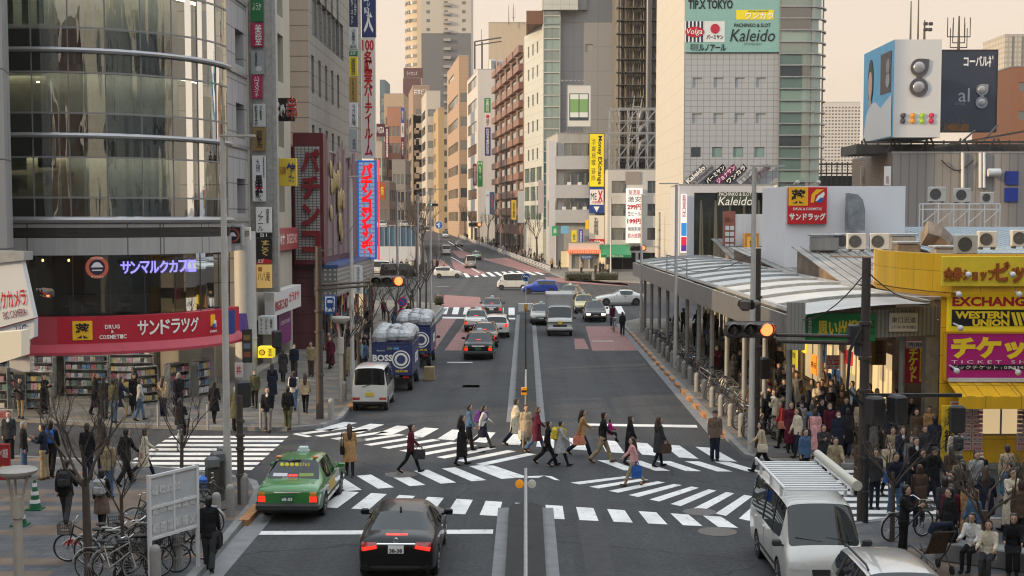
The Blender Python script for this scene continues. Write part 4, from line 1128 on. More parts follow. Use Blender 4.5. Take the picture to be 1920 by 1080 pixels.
for i in range(5): b.add([(x0 + .6 + i * 1.5, KY + .6, .3), (x0 + 1.3 + i * 1.5, KY + .6, .3), (x0 + 1.0 + i * 1.5, KY + .6, 9.8), (x0 + .8 + i * 1.5, KY + .6, 9.8)], [(0, 1, 2, 3)])
b.build('interior_column', mat('interior_column', (.55, .5, .32), .5, emit=.08, ecol=(1, .85, .5)), ST, world=True)
T = psign('script_sign', 'white script name sign hung inside the glazed entrance', 1345, 360, 1412, 386, KY - 1.6, cm(60, 72, 60), [('PACHINKO & SLOT', 0, .35, .9, .26, INKW), ('Kaleido', 0, -.15, .96, .62, INKW, dict(shear=.25))], d=.05)
psign('vertical_led_sign', 'slim vertical lit sign of pink, white and blue on the white pier', 1277, 364, 1287, 474, KY - 1.6, mat('led_white', (.75, .72, .74), .5, emit=.5), [('新宿東口店', 0, .3, .6, .38, INKR, V), ('rect', 0, -.1, .9, .22, cm(40, 130, 200, emit=.5)), ('rect', 0, -.3, .9, .14, cm(200, 40, 70, emit=.5)), ('rect', 0, -.42, .9, .1, cm(90, 50, 130, emit=.4))], d=.3)
PT = building('pipe_tower', 'dark service tower with exposed pipes and ducts between pale walls', [(A(1158, 0, 224).x, 224), (A(1240, 0, 224).x, 224), (A(1240, 0, 224).x, 238), (A(1158, 0, 224).x, 238)], 52, mat('tower_dark', (.14, .13, .115), .8, var=.3, vscale=.4))
b = MB(); x0 = A(1160, 0, 222).x; x1 = A(1232, 0, 222).x; random.seed(5)
for i in range(16):
 x = x0 + (x1 - x0) * i / 15; b.tube([(x, 222.9 - R0() * .8, 13), (x, 222.9 - R0() * .8, 52)], .09 + R0() * .1, 6)
for i in range(18): b.bb(x0 - .3, x1 + .2, 221.4, 223.4, 15 + i * 2.1, 15.12 + i * 2.1)
b.build('pipe', mat('pipe_dark', (.08, .075, .07), .5, metal=.3, var=.5, vscale=1), PT, world=True)
b = MB()
for i, z in enumerate((24, 21.5, 19)):
 b.tube([(x0 + 3.6, 221.2, z), (x0 + 3.9, 221, z + 1.3), (x0 + 4.6, 221, z + 1.6)], .6, 10)
b.tube([(x0 + 4.9, 221.2, 13), (x0 + 4.9, 221.2, 52)], .5, 10)
b.build('duct', mat('duct_grey', (.11, .11, .11), .4, metal=.5), PT, smooth=40, world=True)
b = MB(); x2 = A(1172, 0, 222).x
for dx in (0, 1.3): b.bar((x2 + dx, 221.6, 14), (x2 + 1.6 + dx, 221.6, 28), .15)
for i in range(8): b.bar((x2 + .2 * i, 221.6, 14 + i * 1.75), (x2 + 1.3 + .2 * i, 221.6, 14 + i * 1.75), .1)
b.build('ladder', M_STEEL, PT, world=True)
GY = 236.0
gc = A(1050, 300, GY).x; g17 = A(1018, 300, GY).x
d_ = V3((-.2, 1)).normalized()
M_GO = mat('office_grey', (.27, .275, .285), .55, var=.05, grid=(4.2, 4.2, .05, .7))
M_LT = mat('light_tile', (.46, .48, .45), .5, var=.05, grid=(1.5, 1.4, .05, .75))
pA = (g17, GY - 1.5); pB = (g17 + d_.x * 17, GY - 1.5 + d_.y * 17)
GO = building('grey_office_block', 'tall grey office block with a glazed green corner strip', [(gc, GY), (A(1165, 300, GY).x, GY), (A(1165, 300, GY).x, GY + 20), (gc, GY + 20)], 60, M_GO, {0: [wgrid(4.4, 1, 1, 1.3, zat(98, GY), 1, 1, 1.4, glass=[GL_PALE])]})
GT = building('green_glass_strip_block', 'slim light tiled block with a strip of green glass at its corner', [pA, (gc - .01, GY - 1.5), (gc - .01, GY + 17), pB], zat(47, GY), M_LT,
 {0: [wgrid(.15, 1, 1, gc - g17 - .3, 6, 28, 1.95, 1.75, glass=[GL_GREEN, GL_GREEN, GL_GREEN, GL_SEA], nx=2)],
  3: [wgrid(3.5, 3, 4, 1.3, zat(y, GY), 1, 1, 2.0, glass=[g]) for y, g in ((192, GL_DARK), (243, GL_DARK), (297, GL_DARK), (140, GL_PALE), (95, GL_PALE))] + [wgrid(.6, 3, 5.4, 4.4, zat(412, GY), 3, 3.4, 2.6, glass=[GL_SEA], nx=3)]})
b = MB(); b.bb(pA[0] - .2, gc + 3, GY - 2.2, GY + 14, zat(22, GY), zat(-40, GY)); b.build('roof_storey', M_LT, GT, world=True)
b = MB(); b.bb(pB[0] + .4, gc - 1.2, GY - 1.2, GY + 14, zat(47, GY), zat(22, GY)); b.build('roof_frame', mat('roof_frame', (.16, .08, .05), .7), GT, world=True)
MB().bb(gc + .1, gc + 4.6, GY - .8, GY - .02, zat(20, GY), zat(-60, GY)).build('upper_bay', M_GO, GO, world=True)
def row_block(name, lab, x0, x1, Y, dep, ztop_px, colm, sides, group=None, slope=-.132):
 a = A(x0, 300, Y).x; c2 = A(x1, 300, Y).x
 sx = slope * dep
 poly = [(a, Y), (c2, Y), (c2 + sx, Y + dep), (a + sx, Y + dep)]
 return building(name, lab, poly, zat(ztop_px, Y), colm, sides, group=group), poly
L31 = sqrt(30 ** 2 + 6 ** 2)
M_BR = mat('brown_cladding', (.20, .115, .085), .6, var=.12, vscale=.4)
BG, poly = row_block('brown_grid_block', 'brown office block with a deep grid of square windows', 984, 1012, 262, 54, 96, M_BR,
 {3: [wgrid(1.6, 5, 10.5, 7.8, 6.5, 10, 3.55, 1.5, glass=[GL_DARK, GL_DARK, GL_MID]), wgrid(1, 5, 10.5, 9.6, 1.4, 1, 1, 3.2, glass=[GL_WARM, M_DARK, GL_DARK])]})
b0 = MB(); b0.box((0, -.45, 0), (8.4, .9, 1.35)); pm = b0.mesh('spandrel_panel', mat('spandrel_brown', (.23, .135, .105), .55, var=.1))
u = V3((poly[0][0] - poly[3][0], poly[0][1] - poly[3][1], 0)).normalized()
for r in range(10):
 for c_ in range(5):
  p = V3((*poly[3], 0)) + u * (5.5 + 10.5 * c_) + V3((0, 0, 9.15 + 3.55 * r))
  link('spandrel_panel', pm, BG, p - BG.location, atan2(u.y, u.x))
WB, poly = row_block('white_end_block', 'white block with a bare end wall and green banner sign', 896, 932, 330, 30, 130, mat('white_render', (.50, .48, .46), .7, streak=.08, vscale=.5),
 {3: [wgrid(3.0, 1, 1, 24, 7 + 5.6 * k, 1, 1, 2.6, glass=[GL_DARK], nx=3) for k in range(7)] + [wgrid(1, 3, 9.8, 9, 2.2, 1, 1, 3.2, glass=[GL_WARM, M_DARK])]})
for lab, x0, y0, x1, y1, Y, m, its in (
 ('green vertical banner sign at the head of the white wall', 908, 184, 920, 211, 285, cm(30, 130, 70), [('英会話', 0, 0, .5, .86, INKW, V)]),
 ('white vertical sign with a red mark under the green banner', 909, 212, 920, 238, 285, cm(212, 200, 200), [('disc', 0, .25, .3, .3, INKR), ('語学', 0, -.15, .5, .5, INK, V)]),
 ('long navy vertical sign with white characters', 909, 239, 920, 292, 285, cm(40, 44, 112), [('四谷予備校新宿', 0, 0, .5, .9, INKW, V)]),
 ('green burger shop banner with white characters', 895, 302, 905, 350, 280, cm(36, 140, 60), [('モスバ｜ガ｜', 0, 0, .5, .6, INKW, V), ('M', 0, .4, .6, .1, INKW)]),
 ('maroon vertical banner left of the green one', 887, 307, 894, 348, 280, cm(120, 26, 52), [('中国料理', 0, 0, .5, .8, INKW, V)]),
 ('pale blue vertical board low by the road', 911, 358, 918, 402, 262, cm(190, 205, 215), [('P', 0, .3, .6, .1, INKB)]),
 ('teal and navy vertical sign low by the road', 918, 360, 927, 402, 262, cm(40, 80, 110), [('ＡＢＣ', 0, 0, .6, .8, cm(180, 60, 60), V)]),
 ('pale grey blank vertical sign by the glass block', 971, 358, 983, 418, 240, cm(175, 180, 186), []),
 ('pale lilac vertical sign before the glass block', 1009, 338, 1019, 400, 214, cm(176, 166, 172), []),
 ('white vertical sign with red characters', 1028, 318, 1038, 376, 212, cm(208, 200, 196), [('酒蔵居酒屋', 0, .1, .5, .7, INKR, V)]),
 ('light blue vertical sign beside it', 1042, 360, 1049, 386, 210, cm(90, 140, 190), []),
 ('maroon wine shop sign with white characters', 1027, 376, 1040, 424, 208, cm(84, 30, 42), [('ワインの酒場', 0, 0, .5, .9, INKW, V)]),
 ('yellow vertical sign with black characters by the far crowd', 959, 375, 968, 412, 236, cm(200, 170, 70), [('金太郎', 0, 0, .5, .8, INK, V)]),
 ('green clover sign low on the right pavement', 1035, 424, 1046, 442, 204, cm(40, 140, 90, emit=.15), [('薬', 0, 0, .6, .5, INKW)]),
 ('bright yellow vertical sign near the fast food kiosk', 1072, 432, 1081, 457, 200, cm(225, 200, 50), [('松', 0, 0, .5, .5, INKB)]),
 ('navy and violet vertical sign near the fast food kiosk', 1085, 430, 1093, 460, 200, cm(60, 60, 140), [('麺処', 0, 0, .5, .8, INKW, V)]),
 ('yellow red small board above the kiosk', 1098, 412, 1104, 430, 200, cm(235, 190, 40), []),
 ('light blue hanging banner on the right pavement', 1052, 424, 1066, 438, 203, cm(110, 170, 205), [])):
 psign('street_sign', lab, x0, y0, x1, y1, Y, m, its, group='far signs on the right of the street', d=.4)
TB, poly = row_block('tan_strip_block', 'tan tiled block with long strip windows that catch the sun', 861, 879, 368, 44, 104, mat('tan_tile', (.36, .25, .17), .6, var=.06, grid=(2, 1, .04, .8)),
 {3: [wgrid(4, 1, 1, 36, 7 + 6.5 * k, 1, 1, 2.6, glass=[GL_MID, GL_DARK], nx=9) for k in range(6)] + [wgrid(6, 1, 1, 20, 48, 1, 1, 1.2, glass=[GL_DARK])], 0: [wgrid(.4, 1, 1, 1.8, 7 + 6.5 * k, 1, 1, 2.6, glass=[GL_DARK]) for k in range(6)]})
text(TB, '◎', poly[3][0] - TB.location.x + 3, 51, 2.4, 2.4, M_STEELD, y=poly[3][1] - TB.location.y - 8, rz=atan2(poly[0][1] - poly[3][1], poly[0][0] - poly[3][0]))
M_OCH = mat('ochre_tile', (.38, .27, .14), .6, var=.06)
NB, _ = row_block('narrow_ochre_block', 'narrow ochre block with small square windows', 822, 833, 420, 24, 202, M_OCH, {3: [wgrid(4, 1, 1, 6, 6 + 5 * k, 1, 1, 2.6, glass=[GL_DARK]) for k in range(7)]})
PB, _ = row_block('pale_strip_block', 'pale block with dark strip windows in the far row', 800, 826, 445, 30, 170, mat('pale_render', (.44, .41, .36), .7, var=.06), {3: [wgrid(1, 1, 1, 22, 5 + 5.2 * k, 1, 1, 2.8, glass=[GL_DARK, GL_MID], nx=6) for k in range(8)], 0: [wgrid(.5, 1, 1, 2.6, 5 + 5.2 * k, 1, 1, 2.4, glass=[GL_MID]) for k in range(8)]})
SB, _ = row_block('brown_named_block', 'brown block with white roof lettering in the far row', 775, 806, 480, 36, 160, mat('brown_render', (.27, .19, .14), .7, var=.08), {0: [wgrid(1, 1, 1, 2.6, 8 + 5.2 * k, 1, 1, 2.4, glass=[GL_DARK]) for k in range(8)], 3: [wgrid(2, 1, 1, 24, 6 + 5.2 * k, 1, 1, 2.6, glass=[GL_MID, GL_PALE], nx=5) for k in range(8)]})
text(SB, '井本ビル', A(788, 0, 480).x - SB.location.x, zat(172, 480), 4.8, 2.2, INKW, y=-18.3)
RB, _ = row_block('maroon_roof_sign_block', 'maroon sign block below the residential tower', 757, 790, 525, 20, 146, mat('maroon_panel', (.10, .04, .04), .6, var=.1), {}, slope=-.1)
text(RB, 'ライオンズ', A(772, 0, 525).x - RB.location.x, zat(137, 525) - .1, 4.2, 1.6, INKW, y=-10.4)
MB().bb(A(756, 0, 525).x, A(792, 0, 525).x, 525, 526, zat(146, 525), zat(127, 525)).build('roof_sign_board', mat('maroon_panel2', (.10, .035, .04), .6), RB, world=True)
building('far_cream_block', 'cream block with small windows at the far end of the street', [(A(770, 0, 480).x, 480), (A(860, 0, 480).x, 480), (A(860, 0, 480).x, 500), (A(770, 0, 480).x, 500)], zat(215, 480), mat('far_cream', (.40, .34, .26), .8), {0: [wgrid(1, 5, 3.3, 1.8, 6, 9, 4, 2, glass=[GL_DARK])]})
building('far_brick_block', 'rust coloured block closing the far left end of the street', [(A(700, 0, 520).x, 520), (A(775, 0, 520).x, 520), (A(775, 0, 520).x, 540), (A(700, 0, 520).x, 540)], zat(250, 520), mat('far_rust', (.25, .15, .1), .8), {0: [wgrid(1, 5, 3.1, 1.8, 6, 7, 4, 2, glass=[GL_DARK])]})
building('far_grey_block', 'grey low block behind the far crossing', [(A(740, 0, 600).x, 600), (A(900, 0, 600).x, 600), (A(900, 0, 600).x, 620), (A(740, 0, 600).x, 620)], zat(330, 600), mat('far_greyb', (.2, .18, .16), .8), {0: [wgrid(1, 9, 4.0, 2.4, 4, 4, 4.4, 2.4, glass=[GL_DARK])]})
TY = 560.0
tx0, tx1, txc = A(790, 0, TY).x, A(883, 0, TY).x, A(757, 0, TY).x
M_TW = mat('tower_cream', (.44, .41, .36), .7, var=.03)
M_TG = mat('tower_slate', (.13, .135, .145), .7, var=.04)
zs = zat(62, TY)
fl = 3.55 * 1.0
pit = 44 / 2.7 / FPX * TY
TW = building('residential_tower', 'high residential tower, cream above and slate grey below, at the street end', [(tx0, TY), (tx1, TY), (tx1, TY + 25), (tx0, TY + 25)], 120, M_TW,
 {0: [wgrid(2.1, 3, 7.4, 1.5, zs + .8 - pit * 9, 18, pit, 1.3, glass=[GL_DARK])]}, d=.3)
MB().bb(tx0 - .05, tx1 + .05, TY - .12, TY - .02, 10, zs).build('slate_facing', M_TG, TW, world=True)
for o in [o for o in TW.children if o.name.startswith('window')]:
 o.location.y -= .16 if o.location.z < zs else 0
b = MB(); pts_ = [(tx0, TY)] + [(tx0 - (tx0 - txc) * sin(t * pi / 12), TY + 9 * (1 - cos(t * pi / 12))) for t in range(7)] + [(txc, TY + 24), (tx0, TY + 24)]
b.prism(pts_, 0, 120); b.build('round_bay', mat('tower_sunlit_tint', (.46, .38, .28), .7), TW, world=True)  # warm sunlight on the bay put into its colour
k = 0; z = zs + 1 - pit * 12
while z < zs + 8 * pit:
 b = MB(); pp = [(tx0 - .4 - (tx0 - txc - .4) * sin(t * pi / 12), TY - .1 + 9 * (1 - cos(t * pi / 12))) for t in range(1, 7)]
 pin = [(p[0] + .3, p[1] + .3) for p in pp]
 band_solid(b, pin, pp, z + .2, z + 1.5); b.build('balcony_window', GL_DARK, TW, world=True)
 for t in (2, 4):
  MB().box((pp[t][0] - .1, pp[t][1] - .2, z + .85), (.5, .6, 1.5)).build('balcony_post', M_TW, TW, world=True)
 z += pit
b = MB()
for k in range(14): b.bb(tx0 + 9.2, tx0 + 12.2, TY - 1.2, TY - .15, zs - 9 * pit + k * pit + .2, zs - 9 * pit + k * pit + 1.3)
b.build('central_balcony', mat('tower_balcony', (.3, .29, .27), .7), TW, world=True)
T = thing('rooftop_rig', 'black steel frame and water tanks on the white block roof', 'roof frame', (A(905, 0, 335).x, 335, zat(130, 335)))
b = MB(); x0, x1 = A(890, 0, 335).x, A(940, 0, 335).x; z0_ = zat(130, 335); z1_ = zat(78, 335)
for x in (x0, (x0 + x1) / 2 - 1.5): b.bar((x, 335, z0_), (x, 335, z1_), .4)
b.bar((x0, 335, z1_), (x1, 335, z1_ + 1), .3); b.bar((x0, 339, z1_ - .4), (x1, 339, z1_ + .6), .25)
b.build('steel_frame', M_STEELD, T, world=True)
b = MB(); b.lathe([(1, 0), (1, 2.4), (.6, 2.8), (0, 2.9)], (x0 + 4.2, 338, z0_), 14); b.lathe([(1, 0), (1, 2.2), (.6, 2.6), (0, 2.7)], (x0 + 6.5, 338, z0_), 14); b.build('water_tank', M_GALV, T, world=True)
T = building('cream_roof_block', 'cream windowless block behind the brown grid block', [(A(916, 0, 362).x, 362), (A(1000, 0, 362).x, 362), (A(1000, 0, 362).x, 374), (A(916, 0, 362).x, 374)], zat(42, 362), mat('cream_roof', (.46, .38, .28), .7, grid=(2, 2, .03, .85)), z0=20)
def mast(lab, px, y0, y1, Y, r=.12, arms=()):
 p = A(px, y1, Y); T = thing('antenna_mast', lab, 'antenna', tuple(p)); q = A(px, y0, Y)
 b = MB(); b.tube([(0, 0, 0), (0, 0, q.z - p.z)], [r, r * .5], 6); b.build('mast', M_STEELD, T)
 for i, (z, w_, n) in enumerate(arms):
  b = MB(); b.bar((-w_ / 2, 0, z), (w_ / 2, 0, z), .08)
  for j in range(n): b.bar((-w_ / 2 + w_ * j / max(1, n - 1), 0, z), (-w_ / 2 + w_ * j / max(1, n - 1), 0, z + (q.z - p.z) * .55), .06)
  b.build('antenna_arm', M_STEELD, T)
 return T
mast('thin aerial on the cream block behind the brown grid block', 954, 10, 46, 361, .14); mast('forked aerial on the cream block behind the brown grid block', 963, 8, 40, 361, .12, [(1, .8, 2)])
mast('rusty mast on the steel roof frame', 903, 55, 130, 336, .12)
EY = 206.0
ex0, ex1 = A(1046, 0, EY).x, A(1142, 0, EY).x
zr = [zat(y, EY) for y in (392, 346, 292)]
M_EX = mat('exchange_concrete', (.34, .34, .33), .75, streak=.12, vscale=.6)
EX = building('exchange_building', 'grey concrete building with strip windows behind the yellow exchange board', [(ex0, EY), (ex1, EY), (ex1, EY + 14), (ex0 - 1.5, EY + 14)], zat(250, EY), M_EX,
 {0: [wgrid(1.0, 5, 1.1, 1.05, z, 1, 1, 1.9, glass=[GL_MID, GL_DARK, GL_MID]) for z in zr] + [wgrid(.5, 3, 2.4, 2.1, .3, 1, 1, 2.6, glass=[GL_DARK, GL_WARM])]})
b = MB()
for z in zr: b.bb(ex0 - .35, ex0 + 6, EY - .7, EY - .02, z - 2.1, z - .1)
b.build('balcony_slab', mat('balcony_grey', (.40, .41, .42), .6, var=.05), EX, world=True)
b = MB()
for i in range(6):
 b.rbox((ex0 + 1 + i * .8, EY - .4, zr[i % 2] + .1), (.6, .3, .5), .04)
b.build('air_conditioner', M_WHITE, EX, world=True)
MB().bb(ex0 - 1.35, ex0 - .4, EY - .5, EY + 1, 1, zat(265, EY)).build('white_pier', M_PIER, EX, world=True)
psign('roof_billboard', 'white roof billboard with two green photographs', 1064, 160, 1107, 237, EY - .6, cm(205, 205, 200), [('rect', 0, -.03, .84, .66, cm(60, 70, 80)), ('rect', -.2, .0, .36, .56, cm(212, 218, 214)), ('rect', .2, 0, .36, .56, cm(212, 218, 214)), ('rect', -.2, .0, .36, .32, cm(120, 160, 100)), ('rect', .2, 0, .36, .32, cm(120, 160, 100))], d=.5, frame=.1)
T = thing('billboard_stand', 'white steel truss and floodlights that carry the roof billboard', 'stand', (A(1085, 0, EY).x, EY, zat(250, EY)))
b = MB(); x0, x1 = A(1062, 0, EY).x, A(1108, 0, EY).x
for i in range(9):
 x = x0 + (x1 - x0) * i / 8; b.bar((x, EY, zat(250, EY)), (x + .3, EY, zat(237, EY)), .12)
for i in range(6):
 x = x0 - .6 + (x1 - x0) * i / 6; b.bar((x, EY - .4, zat(160, EY)), (x, EY - 1.4, zat(154, EY)), .06); b.box((x, EY - 1.4, zat(153, EY)), (.3, .3, .2))
b.build('truss', M_GALV, T, world=True)
YB = psign('exchange_board', 'tall yellow vertical exchange board on the grey concrete building', 1105, 251, 1132, 350, EY - 1.3, mat('board_yellow', s2l(228, 208, 30), .5, emit=.12, ecol=s2l(250, 225, 40)), [('外貨両替 換金 買取', -.26, 0, .86 * 3.4, .26, cm(190, 160, 40))][:0], d=.5, frame=.06, fm=M_BLACK)
w_ = A(1132, 0, EY - 1.3).x - A(1105, 0, EY - 1.3).x; h_ = zat(251, EY - 1.3) - zat(350, EY - 1.3)
text(YB, 'Money EXchange', .2 * w_, 0, h_ * .92, w_ * .34, INK, y=-.27, rot=-pi / 2, bold=.02)
text(YB, '外貨両替 換金', -.22 * w_, .05, h_ * .8, w_ * .28, cm(120, 100, 30), y=-.27, rot=-pi / 2)
psign('blue_exchange_sign', 'blue and white exchange sign with a white arrow below the yellow board', 1105, 351, 1132, 400, EY - 1.3, cm(24, 62, 140), [('rect', 0, .12, .94, .58, cm(224, 224, 222)), ('ME', -.2, .15, .4, .26, INK), ('X', .25, .15, .35, .45, INKR, dict(bold=.04)), ('外貨両替', 0, -.08, .6, .1, INKR), ('poly', [(-.2, -.24), (.2, -.24), (0, -.45)], 0, 0, 0, INKW)], d=.5)
psign('noodle_shop_sign', 'white noodle shop sign with a red arrow strip', 1105, 404, 1133, 460, EY - 1.5, cm(214, 210, 202), [('丸亀製麺', -.05, .15, .3, .6, INK, V), ('rect', 0, -.4, 1, .22, INKR), ('←300m', 0, -.4, .9, .14, INKW, dict(bold=.04))], d=.4)
FY = 198.0
fx0, fx1 = A(1141, 0, FY).x, A(1252, 0, FY).x
FB = building('white_shop_block', 'cream white block with a lit price column under the steel lattice', [(fx0, FY), (fx1, FY), (fx1, FY + 16), (fx0, FY + 16)], zat(318, FY), mat('cream_white', (.50, .49, .46), .65, streak=.06, vscale=.6),
 {0: [wgrid(.6, 1, 1, 2.2, zat(y, FY), 1, 1, 1.8, glass=[GL_MID], nx=4) for y in (362, 405, 450)] + [wgrid(5.9, 1, 1, 2.2, zat(y, FY), 1, 1, 1.8, glass=[GL_MID], nx=3) for y in (362, 405, 450)] + [wgrid(.4, 2, 4.2, 3.8, .3, 1, 1, 2.5, glass=[M_DARK], nx=2)]})
b = MB(); xm = A(1190, 0, FY).x; b.bb(xm - 1.2, xm + 1.1, FY - .1, FY - .01, zat(345, FY), zat(318, FY) - .3); b.build('taupe_panel', mat('taupe', (.27, .24, .22), .7), FB, world=True)
MB().bb(fx1 + .02, fx1 + 2.2, FY, FY + 10, 0, zat(320, FY)).build('side_wall', M_STEEL, FB, world=True)
psign('lit_price_sign', 'tall white lit sign crowded with red prices', 1174, 353, 1204, 456, FY - .4, mat('lit_white', (.8, .78, .76), .5, emit=.45), [('居酒屋', 0, .42, .7, .1, INKR), ('激安', 0, .3, .8, .1, INK), ('299円', 0, .16, .86, .1, INKR, dict(bold=.04)), ('生ビール', 0, .04, .8, .08, INK), ('199円', 0, -.1, .86, .1, INKR, dict(bold=.04)), ('焼鳥刺身', 0, -.24, .8, .08, INK), ('飲み放題', 0, -.36, .8, .09, INKR)], d=.4)
T = thing('steel_lattice', 'bare galvanised billboard lattice on the cream white roof', 'steel lattice', (A(1197, 0, FY + 2).x, FY + 2, zat(318, FY)))
b = MB(); LX0, LX1 = A(1145, 0, FY + 1).x, A(1252, 0, FY + 1).x; LZ0, LZ1 = zat(317, FY), zat(202, FY)
nx, nz = 6, 5
for yy in (FY + 1, FY + 4):
 for i in range(nx + 1):
  x = LX0 + (LX1 - LX0) * i / nx; b.bar((x, yy, LZ0), (x, yy, LZ1), .13)
 for j in range(nz + 1):
  z = LZ0 + (LZ1 - LZ0) * j / nz; b.bar((LX0, yy, z), (LX1, yy, z), .15 if j in (0, 3, 5) else .1)
 for i in range(nx):
  for j in range(nz):
   if (i + j) % 2 == 0:
    x = LX0 + (LX1 - LX0) * i / nx; z = LZ0 + (LZ1 - LZ0) * j / nz
    b.bar((x, yy, z), (x + (LX1 - LX0) / nx, yy, z + (LZ1 - LZ0) / nz), .09)
for i in range(nx + 1):
 for j in range(nz + 1):
  x = LX0 + (LX1 - LX0) * i / nx; z = LZ0 + (LZ1 - LZ0) * j / nz
  b.bar((x, FY + 1, z), (x, FY + 4, z), .07)
  if j < nz: b.bar((x, FY + 1, z), (x, FY + 4, z + (LZ1 - LZ0) / nz), .06)
b.build('lattice', M_GALV, T, world=True)
T = building('corner_kiosk', 'small white kiosk with red striped eaves at the far corner', [(A(1068, 0, 196).x, 196), (A(1126, 0, 196).x, 196), (A(1126, 0, 200).x, 201), (A(1068, 0, 200).x, 201)], 4.3, mat('kiosk_white', (.55, .52, .47), .6), {0: [wgrid(.4, 3, 1.35, 1.15, .5, 1, 1, 2.0, glass=[GL_WARM, GL_PALE])]})
MB().bb(A(1066, 0, 195).x, A(1128, 0, 195).x, 195.2, 195.95, 2.75, 3.3).build('striped_eave', mat('kiosk_stripe', s2l(216, 120, 90), .6, grid=(.35, 5, .12, 2.2)), T, world=True)
psign('blue_shop_sign', 'blue oval shop sign before the corner kiosk', 1088, 479, 1111, 486, 194, cm(60, 90, 140), [('TICKETS', 0, 0, .8, .5, INKW)], d=.15)
T = thing('green_awning', 'green shop awning beside the corner kiosk', 'awning', (A(1155, 0, 195).x, 195, 2.6))
x0, x1 = A(1128, 0, 195).x, A(1186, 0, 195).x
b = MB(); b.add([(x0, 194, 2.6), (x1, 194, 2.6), (x1, 197.9, 4.0), (x0, 197.9, 4.0), (x0, 194, 2.2), (x1, 194, 2.2)], [(0, 1, 2, 3), (4, 5, 1, 0)]); b.build('cloth', cm(40, 130, 84), T, world=True)
text(T, 'COFFEE & TEA', 0, -.2, 2.4, .25, INKW, y=-1.02)
building('brick_side_block', 'brown low building at the mouth of the side street on the right', [(A(1262, 0, 178).x, 178), (A(1330, 0, 178).x, 178), (A(1330, 0, 178).x, 190), (A(1262, 0, 178).x, 190)], 9, mat('side_brown', (.15, .1, .08), .8, var=.2), {0: [wgrid(.5, 3, 1.5, 1.1, .4, 1, 1, 2.2, glass=[GL_WARM])]})
# ================================================================== right: market roofs, canopy, ticket shop, billboards
M_TIN = mat('tin_roof', (.26, .25, .235), .6, metal=.2, var=.35, vscale=.7, streak=.2)
M_RUST = mat('rusty_sheet', (.20, .15, .11), .7, var=.5, vscale=1.2)
M_AC = mat('ac_casing', (.46, .45, .42), .5, var=.12, vscale=2)
MK = building('market_building', 'low market building of shops behind the street canopy', [(13.6, 49), (30, 49), (30, 100), (13.6, 100)], 5.0, M_RUST,
 {3: [wgrid(.8, 12, 4.2, 3.6, .2, 1, 1, 2.7, glass=[GL_WARM, M_DARK, GL_WARM, GL_DARK], nx=2)]}, parapet=.1)
random.seed(21)
def ac_unit(lab, p, rz, s=1.0):
 T = thing('air_conditioner', lab, 'air conditioner', p, rz, 'air conditioners on the market roofs')
 MB().rbox((0, 0, .4 * s), (.9 * s, .36 * s, .8 * s), .03).build('casing', M_AC, T)
 b = MB(); M3 = MR(pi / 2, 3, 'X'); b.lathe([(.30 * s, 0), (.30 * s, .02), (.27 * s, .02), (.27 * s, .005), (.06 * s, .005), (.05 * s, .03), (0, .03)], (-.1 * s, -.18 * s, .4 * s), 18, M=M3); b.build('fan_grille', mat('fan_dark', (.07, .07, .07), .5), T)
 b = MB(); b.box((-.3 * s, 0, -.04), (.08, .4 * s, .08)); b.box((.3 * s, 0, -.04), (.08, .4 * s, .08)); b.build('foot', M_STEELD, T)
for lab, px, py, Y, s in (('large air conditioner leftmost of the three on the steel rack', 1756, 378, 84, 1.15), ('air conditioner in the middle of the three on the steel rack', 1803, 379, 84, 1.1), ('small air conditioner rightmost on the steel rack', 1850, 381, 84, .85),
  ('air conditioner with a red label on the tin roof', 1605, 468, 62, .95), ('air conditioner with a round grille on the tin roof', 1648, 468, 62, .95), ('weathered air conditioner against the white billboard', 1580, 466, 66, .95),
  ('white flat air conditioner behind the yellow fascia', 1810, 476, 50, .9), ('air conditioner seen end on behind the yellow fascia', 1850, 464, 52, .8), ('air conditioner at the right end behind the yellow fascia', 1912, 462, 52, .8)):
 p = A(px, py, Y); ac_unit(lab, tuple(p), U(-.15, .15), s)
T = thing('steel_rack', 'pale steel rack that carries three air conditioners', 'rack', tuple(A(1800, 410, 84)))
b = MB(); a = A(1728, 382, 84); c2 = A(1872, 382, 84)
for i in range(6):
 x = a.x + (c2.x - a.x) * i / 5
 for yy in (83.7, 84.4): b.bar((x, yy, 5.0), (x, yy, a.z), .07)
for z in (a.z, a.z - .35):
 for yy in (83.7, 84.4): b.bar((a.x, yy, z), (c2.x, yy, z), .08)
for i in range(5): b.bar((a.x + (c2.x - a.x) * i / 5, 83.7, a.z - 1.2), (a.x + (c2.x - a.x) * (i + 1) / 5, 83.7, a.z - .35), .05)
b.build('frame', M_WHITE, T, world=True)
